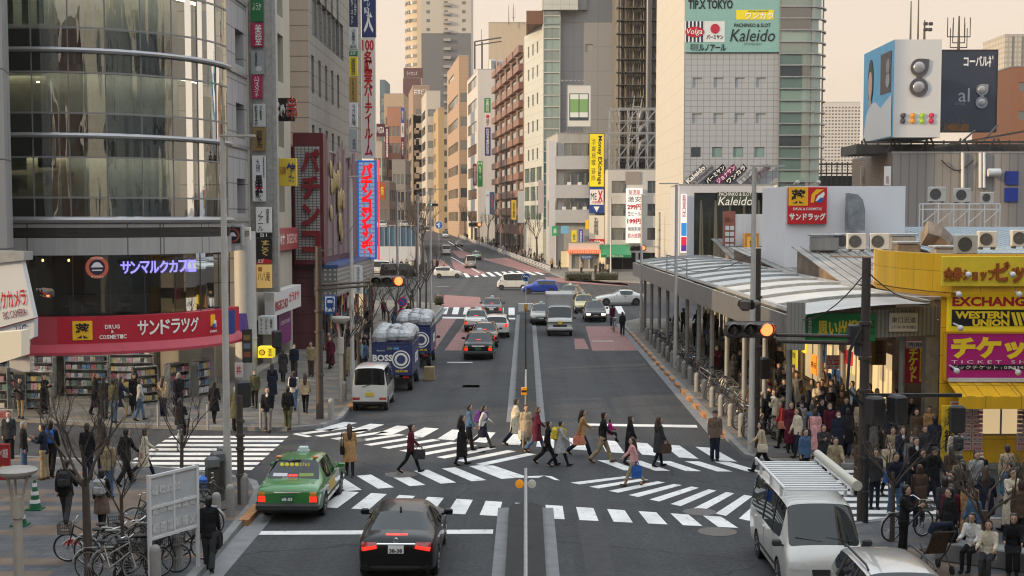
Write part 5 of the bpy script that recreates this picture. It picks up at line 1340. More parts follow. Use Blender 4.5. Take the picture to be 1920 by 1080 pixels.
def shed(lab, pts, z0, z1, m, name='tin_roof', cat='roof', ov=.3):
 """pitched sheet roof over a rectangle x0,x1,y0,y1: eaves z0 (front), ridge z1 (back) on a low wall"""
 x0, x1, y0, y1 = pts
 T = thing(name, lab, cat, ((x0 + x1) / 2, (y0 + y1) / 2, 4.9))
 b = MB(); n = int((x1 - x0 + 2 * ov) / .45)
 for i in range(n):
  a = x0 - ov + i * .45
  b.add([(a, y0 - ov, z0), (a + .38, y0 - ov, z0), (a + .38, y1, z1), (a, y1, z1), (a, y0 - ov, z0 + .05), (a + .38, y0 - ov, z0 + .05), (a + .38, y1, z1 + .05), (a, y1, z1 + .05)], [(4, 5, 6, 7), (0, 1, 5, 4), (1, 2, 6, 5), (3, 0, 4, 7), (0, 3, 2, 1)])
  b.add([(a + .38, y0 - ov, z0), (a + .45, y0 - ov, z0), (a + .45, y1, z1), (a + .38, y1, z1)], [(0, 1, 2, 3)])
 b.build('roof_sheet', m, T, world=True)
 b = MB(); b.bb(x0, x1, y0, y0 + .12, 4.9, z0); b.add([(x0, y0, 4.9), (x0, y1, 4.9), (x0, y1, z1), (x0, y0, z0)], [(0, 1, 2, 3)]); b.add([(x1, y0, 4.9), (x1, y1, 4.9), (x1, y1, z1), (x1, y0, z0)], [(0, 3, 2, 1)])
 b.add([(x0, y1, 4.9), (x1, y1, 4.9), (x1, y1, z1), (x0, y1, z1)], [(0, 1, 2, 3)]); b.build('wall', M_RUST, T, world=True)
 return T
M_BLUT = mat('blue_grey_sheet', (.20, .25, .28), .55, var=.2, vscale=1)
shed('curved old tin roof before the white billboard', (13.8, 21, 57, 68), 5.15, 6.5, M_TIN)
shed('grey tin roof along the back of the canopy', (13.7, 18, 68.5, 88), 5.1, 6.0, M_TIN)
shed('blue grey gabled roof under the steel rack', (19.5, 30, 63, 80), 6.3, 7.4, M_BLUT)
shed('weathered roof behind the yellow ticket shop fascia', (16, 27, 49.3, 56), 5.3, 5.9, M_TIN)
shed('dark low roof between the brick sign box and the glazed store', (14, 22, 89, 99), 5.2, 6.4, mat('dark_tin', (.12, .12, .11), .7, var=.3))
T = thing('duct_elbow', 'large rusty sheet duct elbow behind the yellow fascia', 'duct', tuple(A(1772, 470, 57)))
p = A(1772, 470, 57); b = MB(); b.tube([(p.x + .15, 57, 5.4), (p.x + .15, 57, 6.4), (p.x, 57, 6.9), (p.x - .35, 57, 7.2), (p.x - .9, 57, 7.35)], [.42, .42, .46, .5, .55], 4)
b.build('sheet_duct', M_RUST, T, world=True)
WX0, WX1, WY = A(1478, 0, 72).x, A(1705, 0, 72).x, 72.0
z0, z1 = zat(505, 72), zat(349, 72)
T = thing('white_billboard', 'large white billboard wall above the tin roofs', 'billboard', ((WX0 + WX1) / 2, WY, z0))
b = MB(); b.bb(WX0, WX1, WY, WY + 7, z0, z1); b.build('board', mat('billboard_white', (.72, .73, .76), .55, var=.03, vscale=.4), T, world=True)
b = MB()
for px in (1500, 1540):
 x = A(px, 0, 71).x; b.bar((x, 72, z1 + .1), (x, 71, z1 + .25), .05); b.ell((x, 71, z1 + .18), (.13, .13, .1), 8, 6)
b.build('floodlight', M_AC, T, world=True)
psign('red_drug_sign', 'square red and yellow drug store sign on the white billboard', 1477.5, 351, 1549, 420, 71.85, cm(198, 20, 34), [('rect', -.24, .25, .5, .5, cm(240, 180, 30)), ('薬', -.24, .25, .38, .38, INK, dict(bold=.03)), ('poly', [(.08, .08), (.1, .3), (.22, .44), (.42, .44), (.2, .28), (.16, .08)], 0, 0, 0, cm(245, 185, 40)), ('poly', [(.2, .12), (.26, .26), (.42, .38), (.44, .3), (.36, .14)], 0, 0, 0, cm(235, 235, 235)), ('poly', [(.22, .1), (.34, .22), (.43, .2), (.36, .08)], 0, 0, 0, cm(30, 90, 170)), ('DRUG & COSMETIC', 0, -.09, .74, .07, INKW, dict(bold=.02)), ('サンドラッグ', 0, -.3, .94, .2, INKW, dict(bold=.04))], d=.2)
T = thing('duct_riser', 'tall grey rounded duct standing against the white billboard', 'duct', tuple(A(1606, 432, 71)))
a = A(1590, 432, 71); c2 = A(1622, 362, 71); w_ = c2.x - a.x; h_ = c2.z - a.z
b = MB(); b.plate([(0, 0), (w_, 0), (w_, h_ * .55), (w_ * .85, h_ * .82), (w_ * .55, h_ * .96), (0, h_)], -.5, .3, (a.x, 71.4, a.z), (1, 0, 0), (0, 0, 1), (0, 1, 0)); b.build('sheet_duct', mat('duct_weathered', (.22, .24, .26), .6, var=.45, vscale=1.5), T, world=True)
bx = A(1357, 430, 95); T = thing('brick_sign_box', 'brick red sign box with white tenant plates above the canopy', 'sign box', tuple(A(1367, 490, 95)))
a = A(1357, 396, 95); c2 = A(1378, 486, 95)
b = MB(); b.bb(a.x, c2.x, 95, 95.4, c2.z, a.z); b.build('panel', mat('brick_red', (.30, .10, .07), .7, var=.15), T, world=True)
b = MB(); b.bb(c2.x, c2.x + 2.1, 95.1, 98, c2.z, a.z - .2); b.build('side_wall', M_WHITE, T, world=True)
b = MB()
for i in range(4):
 for j in range(2): b.bb(a.x + .12 + j * .34, a.x + .4 + j * .34, 94.95, 94.98, c2.z + .8 + i * .42, c2.z + 1.1 + i * .42)
b.build('tenant_plate', M_WHITE, T, world=True)
text(T, '新宿ビル', a.x + .4 - T.location.x, a.z - .6 - T.location.z, .6, .35, INK, y=-.06)
psign('gold_poster', 'small gold and brown poster box beside the brick red sign box', 1395, 437, 1420, 482, 94, cm(150, 110, 50), [('rect', 0, .1, .7, .5, cm(200, 160, 70)), ('食', 0, .1, .4, .3, cm(80, 30, 20))], d=1.0)
T = thing('roof_fence', 'dark steel fence on the roofs right of the round glass corner', 'fence', tuple(A(1577, 330, 118)))
b = MB(); a = A(1540, 308, 118); c2 = A(1618, 345, 118)
for i in range(9): b.bar((a.x + (c2.x - a.x) * i / 8, 118, c2.z - 3), (a.x + (c2.x - a.x) * i / 8, 118, a.z + .2), .09)
for z in (a.z, a.z - .8): b.bar((a.x - .2, 118, z), (c2.x, 118, z), .14)
b.bb(a.x, c2.x, 118.4, 119, c2.z - 4, a.z - 1.0); b.build('frame', M_STEELD, T, world=True)
RX = A(1678, 0, 100).x
M_COR = mat('corrugated_grey', (.235, .225, .215), .6, var=.08, vscale=.4, grid=(.62, 50, .05, .7), streak=.1)
RBd = building('sheet_clad_building', 'grey sheet clad building under the two large billboards', [(RX, 100), (48, 100), (48, 112), (RX, 112)], zat(287, 100), M_COR, {3: [wgrid(1.8, 3, 3.2, .8, zat(345, 105), 1, 1, 1.9, glass=[GL_DARK])], 0: []})
b = MB(); b.quad((RX - .02, 112, 3), (RX - .02, 99.99, 3), (RX - .02, 99.99, zat(290, 100)), (RX - .02, 112, zat(290, 100)));
b.build('brown_side', mat('brown_side', (.24, .18, .135), .7, var=.1, grid=(.6, .2, .02, .8)), RBd, world=True)
b = MB()
for px in (1805, 1838, 1845): b.tube([A(px, 286, 99.8), A(px, 352, 99.8)], .12, 8)
b.build('downpipe', M_WHITE, RBd, world=True)
b = MB()
for px, y0, y1, mm in ((1896, 321, 346, 0), (1895, 352, 378, 0)):
 a = A(px - 11, y0, 99.9); c2 = A(px + 13, y1, 99.9); b.bb(a.x, c2.x, 99.85, 99.98, c2.z, a.z)
b.build('blue_panel', cm(28, 52, 140), RBd, world=True)
a = A(1853, 318, 99.5); c2 = A(1875, 329, 99.5); b = MB(); b.tube([(a.x, 99.5, (a.z + c2.z) / 2), (c2.x, 99.5, (a.z + c2.z) / 2)], .3, 12); b.build('boiler_tank', M_WHITE, RBd, smooth=40, world=True)
b = MB(); b.tube([A(1765 + 12 * t, 300 + 20 * sin(t * .63), 99.8) for t in range(6)], .05, 6); b.build('cable', M_BLACK, RBd, world=True)
for lab, px, m in (('white vertical poster on the brown side wall', 1664, cm(220, 220, 218)), ('cream vertical poster on the brown side wall', 1620, cm(205, 200, 180))):
 psign('wall_poster', lab, px - 6, 312, px + 6, 348, 99.2 if px > 1650 else 108, m, [('新宿', 0, -.2, .5, .4, cm(180, 120, 120), V)], d=.1)
z0, z1 = zat(258, 99), zat(75, 99)
bx0, bx1 = A(1679, 0, 99).x, A(1768, 0, 99).x
BB = thing('corner_billboard', 'two sided rooftop billboard, sky blue and white, with a grey figure eight', 'billboard', (bx0, 99, z0))
W8, H8 = bx1 - bx0, z1 - z0
b = MB(); b.bb(0, W8, 0, 8.6, 0, H8); b.build('board', mat('billboard_pale', (.55, .56, .57), .5), BB)
ys = A(1620, 0, 99).x
def stretch(pts): return pts
b = MB(); b.bb(-.06, -.005, .02, 8.58, .03, H8 - .03); b.build('blue_side', mat('billboard_blue', s2l(92, 168, 205), .5, var=.12, vscale=.3), BB)
b = MB(); b.add([(-.1, .2, .1), (-.1, 8.4, .1), (-.1, 7.4, 2.2), (-.1, 6.2, 2.9), (-.1, 4.8, 3.0), (-.1, 3.2, 2.4), (-.1, .2, 3.2)], [tuple(range(7))]); b.build('portrait_clothes', mat('portrait_white', (.62, .62, .6), .6), BB)
def sidepoly(name, pts, x, m):
 b = MB(); b.plate(pts, x, x + .03, (0, 8.6, 0), (0, -1, 0), (0, 0, 1), (1, 0, 0)); return b.build(name, m, BB)
circ = lambda cx, cz, rx, rz_, n=18: [(cx + rx * cos(2 * pi * i / n), cz + rz_ * sin(2 * pi * i / n)) for i in range(n)]
sidepoly('portrait_hair', circ(2.3, 4.7, .8, 1.7), -.11, cm(30, 24, 24)); sidepoly('portrait_face', circ(2.3, 4.4, .55, 1.05), -.14, cm(205, 165, 145))
sidepoly('portrait_neck', [(2.0, 2.8), (2.6, 2.8), (2.5, 3.6), (2.1, 3.6)], -.125, cm(195, 155, 135))
sidepoly('dark_square', [(5.2, 3.4), (8.1, 3.4), (8.1, 6.4), (5.2, 6.4)], -.1, cm(64, 60, 60)); sidepoly('emblem', circ(7.3, 5.3, .5, .55), -.13, cm(130, 130, 130)); sidepoly('emblem', circ(7.3, 4.3, .5, .55), -.13, cm(150, 150, 150))
text(BB, '三モビ・ル健', -.15, .9, 7.6, 1.0, INK, y=4.3, rz=-pi / 2, bold=.04)
M8 = mat('emblem_grey', (.10, .10, .11), .35, metal=.3); M8b = mat('emblem_silver', (.34, .34, .36), .3, metal=.5)
def eight(par, cx, cz, s, m, mb, y=-.05):
 b = MB()
 def disc(x, z, r, y0, y1): b.plate(circ(x, z, r, r, 28), y0, y1, (0, 0, 0), (1, 0, 0), (0, 0, 1), (0, 1, 0))
 disc(cx, cz + .62 * s, .50 * s, y - .06, y); disc(cx - .02 * s, cz - .48 * s, .52 * s, y - .062, y)
 b.plate([(cx - .16 * s, cz + .2 * s), (cx + .16 * s, cz + .2 * s), (cx + .16 * s, cz - .05 * s), (cx - .16 * s, cz - .05 * s)], y - .058, y, (0, 0, 0), (1, 0, 0), (0, 0, 1), (0, 1, 0))
 b.plate([(cx + .1 * s, cz + 1.12 * s), (cx + .54 * s, cz + 1.08 * s), (cx + .5 * s, cz + .55 * s)], y - .064, y, (0, 0, 0), (1, 0, 0), (0, 0, 1), (0, 1, 0))
 b.build('emblem', m, par)
 b = MB()
 for z in (.62, -.48): b.ell((cx - .02 * s, y - .06, cz + z * s), (.33 * s, .08 * s, .33 * s), 20, 10)
 b.build('emblem_bowl', mb, par, smooth=60)
eight(BB, W8 * .53, H8 * .6, 1.3, M8, M8b)
for i, c3 in enumerate(((64, 56, 56), (214, 140, 40), (150, 190, 50), (180, 40, 70))):
 eight(BB, W8 * (.2 + .2 * i), H8 * .19, .36, cm(*c3), cm(*[min(255, x + 20) for x in c3]))
T = thing('steel_trestle', 'black steel legs and clutter under the two large billboards', 'steel frame', (30, 101, zat(286, 100)))
b = MB(); zr_ = zat(287, 100)
for i in range(12):
 x = RX - 1.5 + i * 1.25; b.bar((x, 100.5, zr_), (x + (.5 if i % 2 else -.5), 100.5, z0), .12); b.bar((x, 103, zr_), (x, 103, z0), .12)
b.bar((RX - 2, 100, z0 - .3), (RX + 14, 100, z0 - .3), .16); b.bar((RX + 3, 99.6, zr_ + .4), (RX + 15.5, 99.6, zr_ + 2.6), .14)
for i in range(14):
 x = RX + 4 + R0() * 11; b.bar((x, 101, zr_), (x + U(-1, 3), 104, zr_ + R0() * 2.6), .1)
b.bb(RX - 2.4, RX + 12, 101, 106, zr_, zr_ + .7); b.build('legs', M_STEELD, T, world=True)
D2Y = 112.0
DB = psign('dark_billboard', 'slate blue billboard with a silver figure eight emblem behind the white one', 1764, 96, 1864, 246, D2Y, mat('billboard_slate', s2l(46, 54, 70), .4, var=.15, vscale=.4), [('コーバル社', .18, .37, .56, .14, cm(220, 220, 222), dict(bold=.03)), ('al', -.08, -.05, .2, .17, cm(150, 155, 165)), ('Group', -.15, -.16, .18, .05, cm(110, 115, 125)), ('rect', -.2, -.46, .44, .1, cm(110, 70, 30))], d=.5, frame=.1, fm=M_BLACK)
dw = A(1864, 0, D2Y).x - A(1764, 0, D2Y).x; eight(DB, dw * .25, -.5, .95, mat('emblem_pale', (.22, .23, .26), .4), M8b, y=-.3)
mast('thin aerial left of the floodlights behind the white billboard', 1707, 2, 74, 106, .08); mast('tall thin pole behind the white billboard', 1721, -20, 74, 106, .07)
T = mast('short mast with floodlights behind the white billboard', 1733, 38, 74, 106, .1)
b = MB()
for x, z in ((.05, 1.2), (.45, 1.2), (.05, .75), (.4, .75)): b.rbox((x, -.1, z), (.32, .2, .26), .04)
b.build('floodlight', M_STEELD, T)
T = mast('many armed aerial above the slate blue billboard', 1797, 30, 96, 114, .12, [(1.2, 1.9, 5), (.3, 1.4, 2), (.7, 1.0, 2)])
WT = building('white_apartment_tower', 'pale white apartment tower far behind the roofs', [(A(1536, 0, 420).x, 420), (A(1616, 0, 420).x, 420), (A(1616, 0, 420).x, 436), (A(1536, 0, 420).x, 436)], zat(192, 420), mat('far_white', (.56, .53, .5), .8), {0: [wgrid(.4, 13, 1.02, .66, zat(345, 420), 24, 1.02, .45, glass=[GL_MID])]}, d=.1)
building('orange_building', 'orange brown building at the right edge behind the billboards', [(A(1903, 0, 170).x, 170), (A(1990, 0, 170).x, 170), (A(1990, 0, 170).x, 185), (A(1903, 0, 170).x, 185)], zat(126, 170), mat('orange_render', (.42, .17, .08), .7), {0: [wgrid(.8 , 1, 3, 1.4, zat(y, 170), 1, 1, 1.1, glass=[GL_MID]) for y in (282, 225, 172)]})
building('distant_tower', 'pale ribbed tower at the right edge of the sky', [(A(1886, 0, 420).x, 420), (A(1990, 0, 420).x, 420), (A(1990, 0, 420).x, 440), (A(1886, 0, 420).x, 440)], zat(66, 420), mat('far_ribbed', (.45, .42, .36), .7, grid=(1.4, 1.6, .3, .7)), {0: [wgrid(2.2 + 3 * i, 1, 3, .9, 20, 1, 1, 44, glass=[GL_MID]) for i in range(3)]})
building('distant_white_block', 'low pale block right of the slate blue billboard', [(A(1864, 0, 300).x, 300), (A(1905, 0, 300).x, 300), (A(1905, 0, 300).x, 310), (A(1864, 0, 300).x, 310)], zat(178, 300), mat('far_white2', (.5, .5, .5), .8), {0: [wgrid(.6, 2, 2.2, 1.5, 22 + 3.4 * k, 1, 1, .8, glass=[GL_MID]) for k in range(4)]})
random.seed(53)
for i in range(16):
 x, y = U(14, 19), U(50, 68); a = U(-.6, .6) + (1.57 if i % 3 else 0); L = U(1.2, 3.2); z = 5.6 + (.7 if y > 57 else .45)
 b = MB(); b.tube([(-L / 2, 0, 0), (L / 2, 0, U(-.1, .25))], U(.03, .07), 6) if i % 2 else b.box((0, 0, 0), (L, .22, .05)); o = b.build('roof_pipe' if i % 2 else 'timber_board', M_RUST if i % 4 else M_GALV); o.location = (x, y, z); o.rotation_euler.z = a
 tag(o, ('old pipe' if i % 2 else 'weathered plank') + ' lying among the clutter on the market roofs', 'pipe' if i % 2 else 'plank', 'pipes on the market roofs' if i % 2 else 'planks on the market roofs')
for i, (px, py, Y, w_) in enumerate(((1545, 470, 66, 1.3), (1700, 488, 58, 1.0), (1770, 500, 52, .9), (1690, 470, 64, 1.2))):
 p = A(px, py, Y); T = thing('roof_vent', ('wide grey', 'square rusty', 'small grey', 'tall grey')[i] + ' vent box among the market roofs', 'vent', tuple(p)); MB().rbox((0, 0, .35), (w_, .7, .7), .05).build('casing', M_TIN if i != 1 else M_RUST, T); MB().rbox((0, 0, .78), (w_ * 1.15, .85, .1), .03).build('cap', M_GALV, T)
M_CANR = mat('canopy_sheet', (.46, .46, .445), .55, var=.16, vscale=.8, streak=.1)
M_FASC = mat('canopy_fascia', (.34, .34, .335), .35, metal=.7, var=.06, vscale=.5)
CAN = thing('street_canopy', 'long pavement canopy with white roof sheets on grey steel posts', 'canopy', (8.4, 70, .14))
def fx(y): return 7.85 + (98 - y) / 54 * .95
cs = [98, 95] + [95 - 4.25 * i for i in range(1, 13)]
b = MB()
for i in range(0, len(cs) - 1):
 y0, y1 = cs[i], cs[i + 1]
 b.add([(fx(y0), y0, 3.78), (fx(y1), y1, 3.78), (fx(y1), y1, 4.72), (fx(y0), y0, 4.72), (fx(y0) + .1, y0, 3.78), (fx(y1) + .1, y1, 3.78), (fx(y1) + .1, y1, 4.72), (fx(y0) + .1, y0, 4.72)], [(0, 1, 2, 3), (4, 7, 6, 5), (3, 2, 6, 7), (0, 4, 5, 1)])
b.build('fascia', M_FASC, CAN, world=True)
def croof(y, t):
 x = fx(y) + .35 + t * (13.4 - fx(y) - .35); return (x, y, 4.78 + .38 * sin(t * pi * .55))
b = MB(); r_ = MB()
for i in range(len(cs) - 1):
 y0, y1 = cs[i] - .12, cs[i + 1] + .12
 for j in range(5):
  p = [croof(y0, j / 5), croof(y0, (j + 1) / 5), croof(y1, (j + 1) / 5), croof(y1, j / 5)]
  b.quad(*p)
 for q in range(5): r_.bar(croof(cs[i], q / 5), croof(cs[i], (q + 1) / 5), .2, .22)
for t in (0, 1): r_.tube([croof(y, t) for y in cs], .12, 6)
b.build('roof_sheet', M_CANR, CAN, world=True); r_.build('roof_rib', M_GALV, CAN, world=True)
pb = MB(); pb.lathe([(.13, 0), (.13, .3), (.105, .32), (.105, 4.3)], (0, 0, 0), 12); pme = pb.mesh('post', mat('post_grey', (.27, .28, .28), .5, metal=.2, var=.2, vscale=3), 40)
for i in range(13):
 y = 46 + i * 4.25
 if y < 97: link('post', pme, CAN, (fx(y) + .35 - 8.4, y - 70, 0))
 link('post', pme, CAN, (13.0 - 8.4, min(y, 97) - 70, 0))
b = MB()
for y in (70, 74.25, 78.5):
 b.bar((fx(y) + .1, y, 4.7), (fx(y) + .1, y, 5.8), .06)
b.bar((fx(70) + .1, 70, 5.8), (fx(78.5) + .1, 78.5, 5.8), .06); b.bar((fx(70) + .1, 70, 5.3), (fx(78.5) + .1, 78.5, 5.3), .05); b.build('roof_rail', M_STEEL, CAN, world=True)
EYc = 45.2
b = MB(); a = A(1508, 590, EYc); c2 = A(1757, 572, EYc); a2 = A(1508, 640, EYc); c3 = A(1757, 628, EYc)
b.add([a2, c3, c2, a, a2 + V3((0, .12, 0)), c3 + V3((0, .12, 0)), c2 + V3((0, .12, 0)), a + V3((0, .12, 0))], [(0, 1, 2, 3), (4, 7, 6, 5), (3, 2, 6, 7), (0, 4, 5, 1)])
b.build('end_panel', mat('end_corrugated', (.30, .30, .29), .5, metal=.2, grid=(.14, 9, .03, .6)), CAN, world=True)
b = MB(); p = A(1752, 600, EYc); b.bb(p.x - .22, p.x + .22, EYc + .15, EYc + .6, .14, p.z); b.build('corner_pillar', M_GALV, CAN, world=True)
psign('green_street_sign', 'green sign with yellow brush lettering on the end of the canopy', 1509, 587, 1641, 640, EYc - .12, cm(0, 130, 66), [('新宿', -.43, .02, .05, .7, INKW, V), ('思い出横丁', .03, -.02, .7, .56, cm(225, 205, 60), dict(bold=.04)), ('西口', .45, 0, .05, .5, INK, V)], d=.12)
psign('white_direction_sign', 'white station direction sign right of the green sign', 1667, 586, 1720, 622, EYc - .1, cm(205, 203, 192), [('東口近道', 0, .12, .84, .3, INK), ('(アルタ方面)', 0, -.26, .84, .2, INK)], d=.08)
psign('grey_sign_back', 'grey corrugated back of a sign standing at the near end of the canopy', 1476, 566, 1508, 656, 43.5, mat('sign_back', (.27, .265, .245), .6, metal=.2, grid=(.12, 9, .02, .7)), [], d=.2)
psign('crimson_ticket_sign', 'crimson vertical ticket sign hanging under the canopy end', 1697, 640, 1730, 718, 46.5, cm(168, 20, 62), [('rect', 0, .42, 1, .16, cm(214, 212, 206)), ('売取', 0, .43, .8, .1, INKB), ('チケット', -.12, -.06, .5, .8, cm(240, 220, 60), dict(vertical=True, bold=.04)), ('rect', .36, -.05, .2, .82, cm(240, 220, 60)), ('金券高価', .36, -.05, .14, .7, INKR, V)], d=.25)
psign('red_fare_sign', 'white and red small sign under the canopy near the dark pole', 1548, 666, 1574, 692, 47, cm(220, 215, 210), [('rect', 0, 0, .9, .4, INKR), ('営業中', 0, 0, .8, .3, INKW), ('最高級', 0, .35, .8, .2, INKR), ('夜九時', 0, -.35, .8, .2, INKR)], d=.1)
psign('yellow_black_sign', 'dark mustard vertical sign beside the crimson ticket sign', 1634, 636, 1660, 684, 48, cm(110, 88, 30), [('質屋買取', 0, 0, .6, .9, INK, V)], d=.2)
random.seed(31)
for i in range(30):
 y = 49.5 + i * 1.62; z = RC((1.2, 1.9, 2.4, 3.0)); w_ = .7 + R0() * .9
 sign('shop_sign', 'small bright sign along the shop row under the canopy', (13.3 - R0() * .25, y, z + R0() * .4), w_, .4 + R0() * .8, RC([cm(225, 200, 60, emit=.7), cm(205, 45, 50, emit=.6), cm(225, 215, 200, emit=.7), cm(50, 90, 150), cm(225, 140, 50, emit=.7), cm(180, 60, 120)]), [(RC(['チケット', '金券', '両替', '新幹線', '格安', '靴修理', 'カメラ', '薬局']), 0, 0, w_ * .8, .3, RC([INK, INKW, INKR]))], rz=-pi / 2, d=.08, group='bright signs along the shop row under the canopy')
M_YEL = mat('shop_yellow', s2l(226, 174, 26), .5, var=.16, vscale=1.2, streak=.14, grid=(1.1, .9, .012, .55))
M_YELD = mat('shop_ochre', s2l(206, 150, 20), .5, var=.12, vscale=1)
YX, YY = 13.25, 42.6
YS = building('yellow_ticket_shop', 'bright yellow ticket shop at the right edge', [(YX, YY), (24, YY), (24, 48.8), (YX + 2.1, 48.8)], 5.75, M_YEL, {0: [wgrid(1.3, 1, 1, 1.5, 1.0, 1, 1, 1.35, glass=[GL_WARM], nx=2), wgrid(4.5, 2, 2.2, 1.8, .6, 1, 1, 1.8, glass=[GL_WARM])]}, parapet=.1)
b = MB(); pth = [(YX - .35, 49.6), (YX - .75, 47.5), (YX - .7, 45.2), (YX - .3, 43.2), (YX + .15, YY - .55), (24, YY - .55)]
pin = [(p[0] + .25, p[1] + .2) for p in pth]
band_solid(b, pin, pth, 5.65, 6.85); b.build('fascia', M_YEL, YS, world=True)
b = MB(); band_solid(b, [(p[0] + .2, p[1] + .2) for p in pth[:5]], [(p[0] - .03, p[1] - .02) for p in pth[:5]], 5.5, 5.62); b.build('fascia_trim', M_YELD, YS, world=True)
fz = lambda y: zat(y, YY - .6)
FS = psign('fascia_sign', 'yellow fascia sign with large brown shop lettering', 1766, 480, 1990, 537, YY - .62, mat('sign_yellow', s2l(235, 205, 50), .5, var=.05), [], d=.1)
def addt(par, t, x0, y0, x1, y1, Y, m, y=-.08, **o):
 a, c2 = A(x0, y0, Y), A(x1, y1, Y); L = par.location
 text(par, t, (a.x + c2.x) / 2 - L.x, (a.z + c2.z) / 2 - L.z, c2.x - a.x, a.z - c2.z, m, y=y, **o)
BRN = cm(160, 82, 30)
addt(FS, '金券', 1768, 500, 1803, 527, YY - .62, BRN, bold=.04, ext=.05); addt(FS, 'ショップ', 1804, 503, 1866, 526, YY - .62, BRN, bold=.04, ext=.05); addt(FS, 'ビック', 1866, 490, 1950, 530, YY - .62, BRN, bold=.05, ext=.05)
ES = psign('exchange_sign', 'yellow money exchange sign with red and black lettering', 1777, 545, 1990, 622, YY - .14, mat('sign_yellow2', s2l(246, 214, 30), .5, emit=.08, ecol=s2l(250, 220, 40)), [], d=.16)
addt(ES, 'EXCHANGE', 1784, 556, 1936, 574, YY - .14, INKR, y=-.1, bold=.04)
a, c2 = A(1783, 580, YY - .14), A(1980, 611, YY - .14); L = ES.location
MB().bb(a.x - L.x, c2.x - L.x, -.1, -.09, c2.z - L.z, a.z - L.z).build('black_field', INK, ES)
addt(ES, 'WESTERN', 1789, 583, 1890, 597, YY - .14, INKY, y=-.12, bold=.05); addt(ES, 'UNION', 1821, 598, 1890, 611, YY - .14, INKY, y=-.12, bold=.05); addt(ES, '\\\\W', 1893, 585, 1950, 610, YY - .14, INKY, y=-.12, bold=.06)
TS = psign('ticket_sign', 'magenta ticket sign with large yellow lettering', 1774, 625, 1990, 710, YY - .14, mat('sign_magenta', s2l(172, 20, 112), .5, emit=.05, ecol=s2l(180, 20, 120)), [], d=.16, frame=.05, fm=M_YELD)
addt(TS, 'チケット', 1782, 631, 1968, 673, YY - .14, INKY, y=-.1, bold=.06); addt(TS, 'T I C K E T   S H O P', 1782, 675, 1960, 681, YY - .14, INKW, y=-.1)
a, c2 = A(1780, 683, YY - .14), A(1985, 693, YY - .14); L = TS.location
MB().bb(a.x - L.x, c2.x - L.x, -.1, -.09, c2.z - L.z, a.z - L.z).build('black_field', INK, TS)
addt(TS, 'ビックチケット : 03-3345-8', 1784, 684.5, 1932, 691.5, YY - .14, INKW, y=-.12)
b = MB()
for px, py in ((1815, 515), (1898, 515), (1797, 552), (1910, 552), (1800, 615), (1793, 695), (1908, 698)):
 p = A(px, py, YY - .9); b.bar((p.x, YY - .2, p.z + .1), (p.x, YY - .9, p.z + .05), .04); b.ell((p.x, YY - .95, p.z), (.1, .12, .1), 8, 6)
b.build('spotlight', M_WHITE, YS, smooth=60, world=True)
T = thing('shop_awning', 'yellow roll out awning over the ticket shop windows', 'awning', tuple(A(1850, 740, YY - .6)))
a = A(1777, 718, YY - .2); zA, zB = zat(716, YY - .2), zat(742, YY - 1.2)
x1 = 24; b = MB(); n = 40
for i in range(n):
 xa, xb = a.x + (x1 - a.x) * i / n, a.x + (x1 - a.x) * (i + 1) / n; dz = .02 * (i % 2)
 b.add([(xa, YY - 1.3, zB + dz), (xb, YY - 1.3, zB + dz), (xb, YY - .25, zA + dz), (xa, YY - .25, zA + dz), (xa, YY - 1.3, zB - .38), (xb, YY - 1.3, zB - .38)], [(0, 1, 2, 3), (4, 5, 1, 0)])
b.build('cloth', M_YEL, T, world=True); MB().bb(a.x, x1, YY - .32, YY - .2, zA + .03, zA + .15).build('roller', M_WHITE, T, world=True)
random.seed(44)
for i in range(8):
 for j in range(11):
  x = YX + .35 + (i if i < 3 else i + 2) * .36 + (.0 if i < 3 else .35); z = .55 + j * .145
  if x > 17.5: continue
  o = MB().bb(x, x + .33, YY - .06, YY - .02, z, z + .125).build('price_card', RC([cm(214, 205, 200), cm(222, 214, 206), cm(224, 190, 190), cm(206, 206, 212)])); tag(o, 'white price card with red figures on the ticket shop wall', 'price card', 'price cards on the ticket shop wall')
  text(o, RC(['新幹線', '¥5,280', '東京', '¥980', '商品券', '¥13,400']), x + .165, z + .06, .26, .07, RC([INKR, INK, INKR]), y=YY - .07)
YP = psign('yellow_notice_sign', 'tall yellow money exchange notice beside the price cards', 1766, 760, 1788, 866, YY - .3, cm(236, 200, 40), [('タ|迅速', 0, .3, .7, .3, INK, V), ('外貨両替', 0, -.12, .62, .4, INK, dict(vertical=True, bold=.03))], d=.1)
for lab, poly, h, m in (('added tall pale block out of view that shades the near street', [(-40, -6), (-22, -6), (-22, 30), (-40, 30)], 34, M_CREAM), ('added light tiled block out of view, for reflections', [(14, -40), (60, -40), (60, 20), (14, 20)], 26, M_LT),
  ('added brown block behind the viewer, for reflections', [(-22, -60), (10, -60), (10, -34), (-22, -34)], 30, M_BR), ('added blue grey block out of view, for reflections', [(30, 20), (60, 20), (60, 33), (30, 33)], 38, M_KT)):
 building('unseen_block', lab, poly, h, m, {1: [wgrid(1.5, 7, 4.2, 2.4, 5 + 3.6 * k, 1, 1, 2, glass=[GL_MID, GL_PALE]) for k in range(6)], 3: [wgrid(1.5, 3, 4, 2.4, 5 + 3.6 * k, 1, 1, 2, glass=[GL_MID, GL_PALE]) for k in range(6)], 2: [wgrid(1.5, 4, 4, 2.4, 5 + 3.6 * k, 1, 1, 2, glass=[GL_MID, GL_PALE]) for k in range(6)]})  # unseen blocks, added to shade the street and to appear in reflections
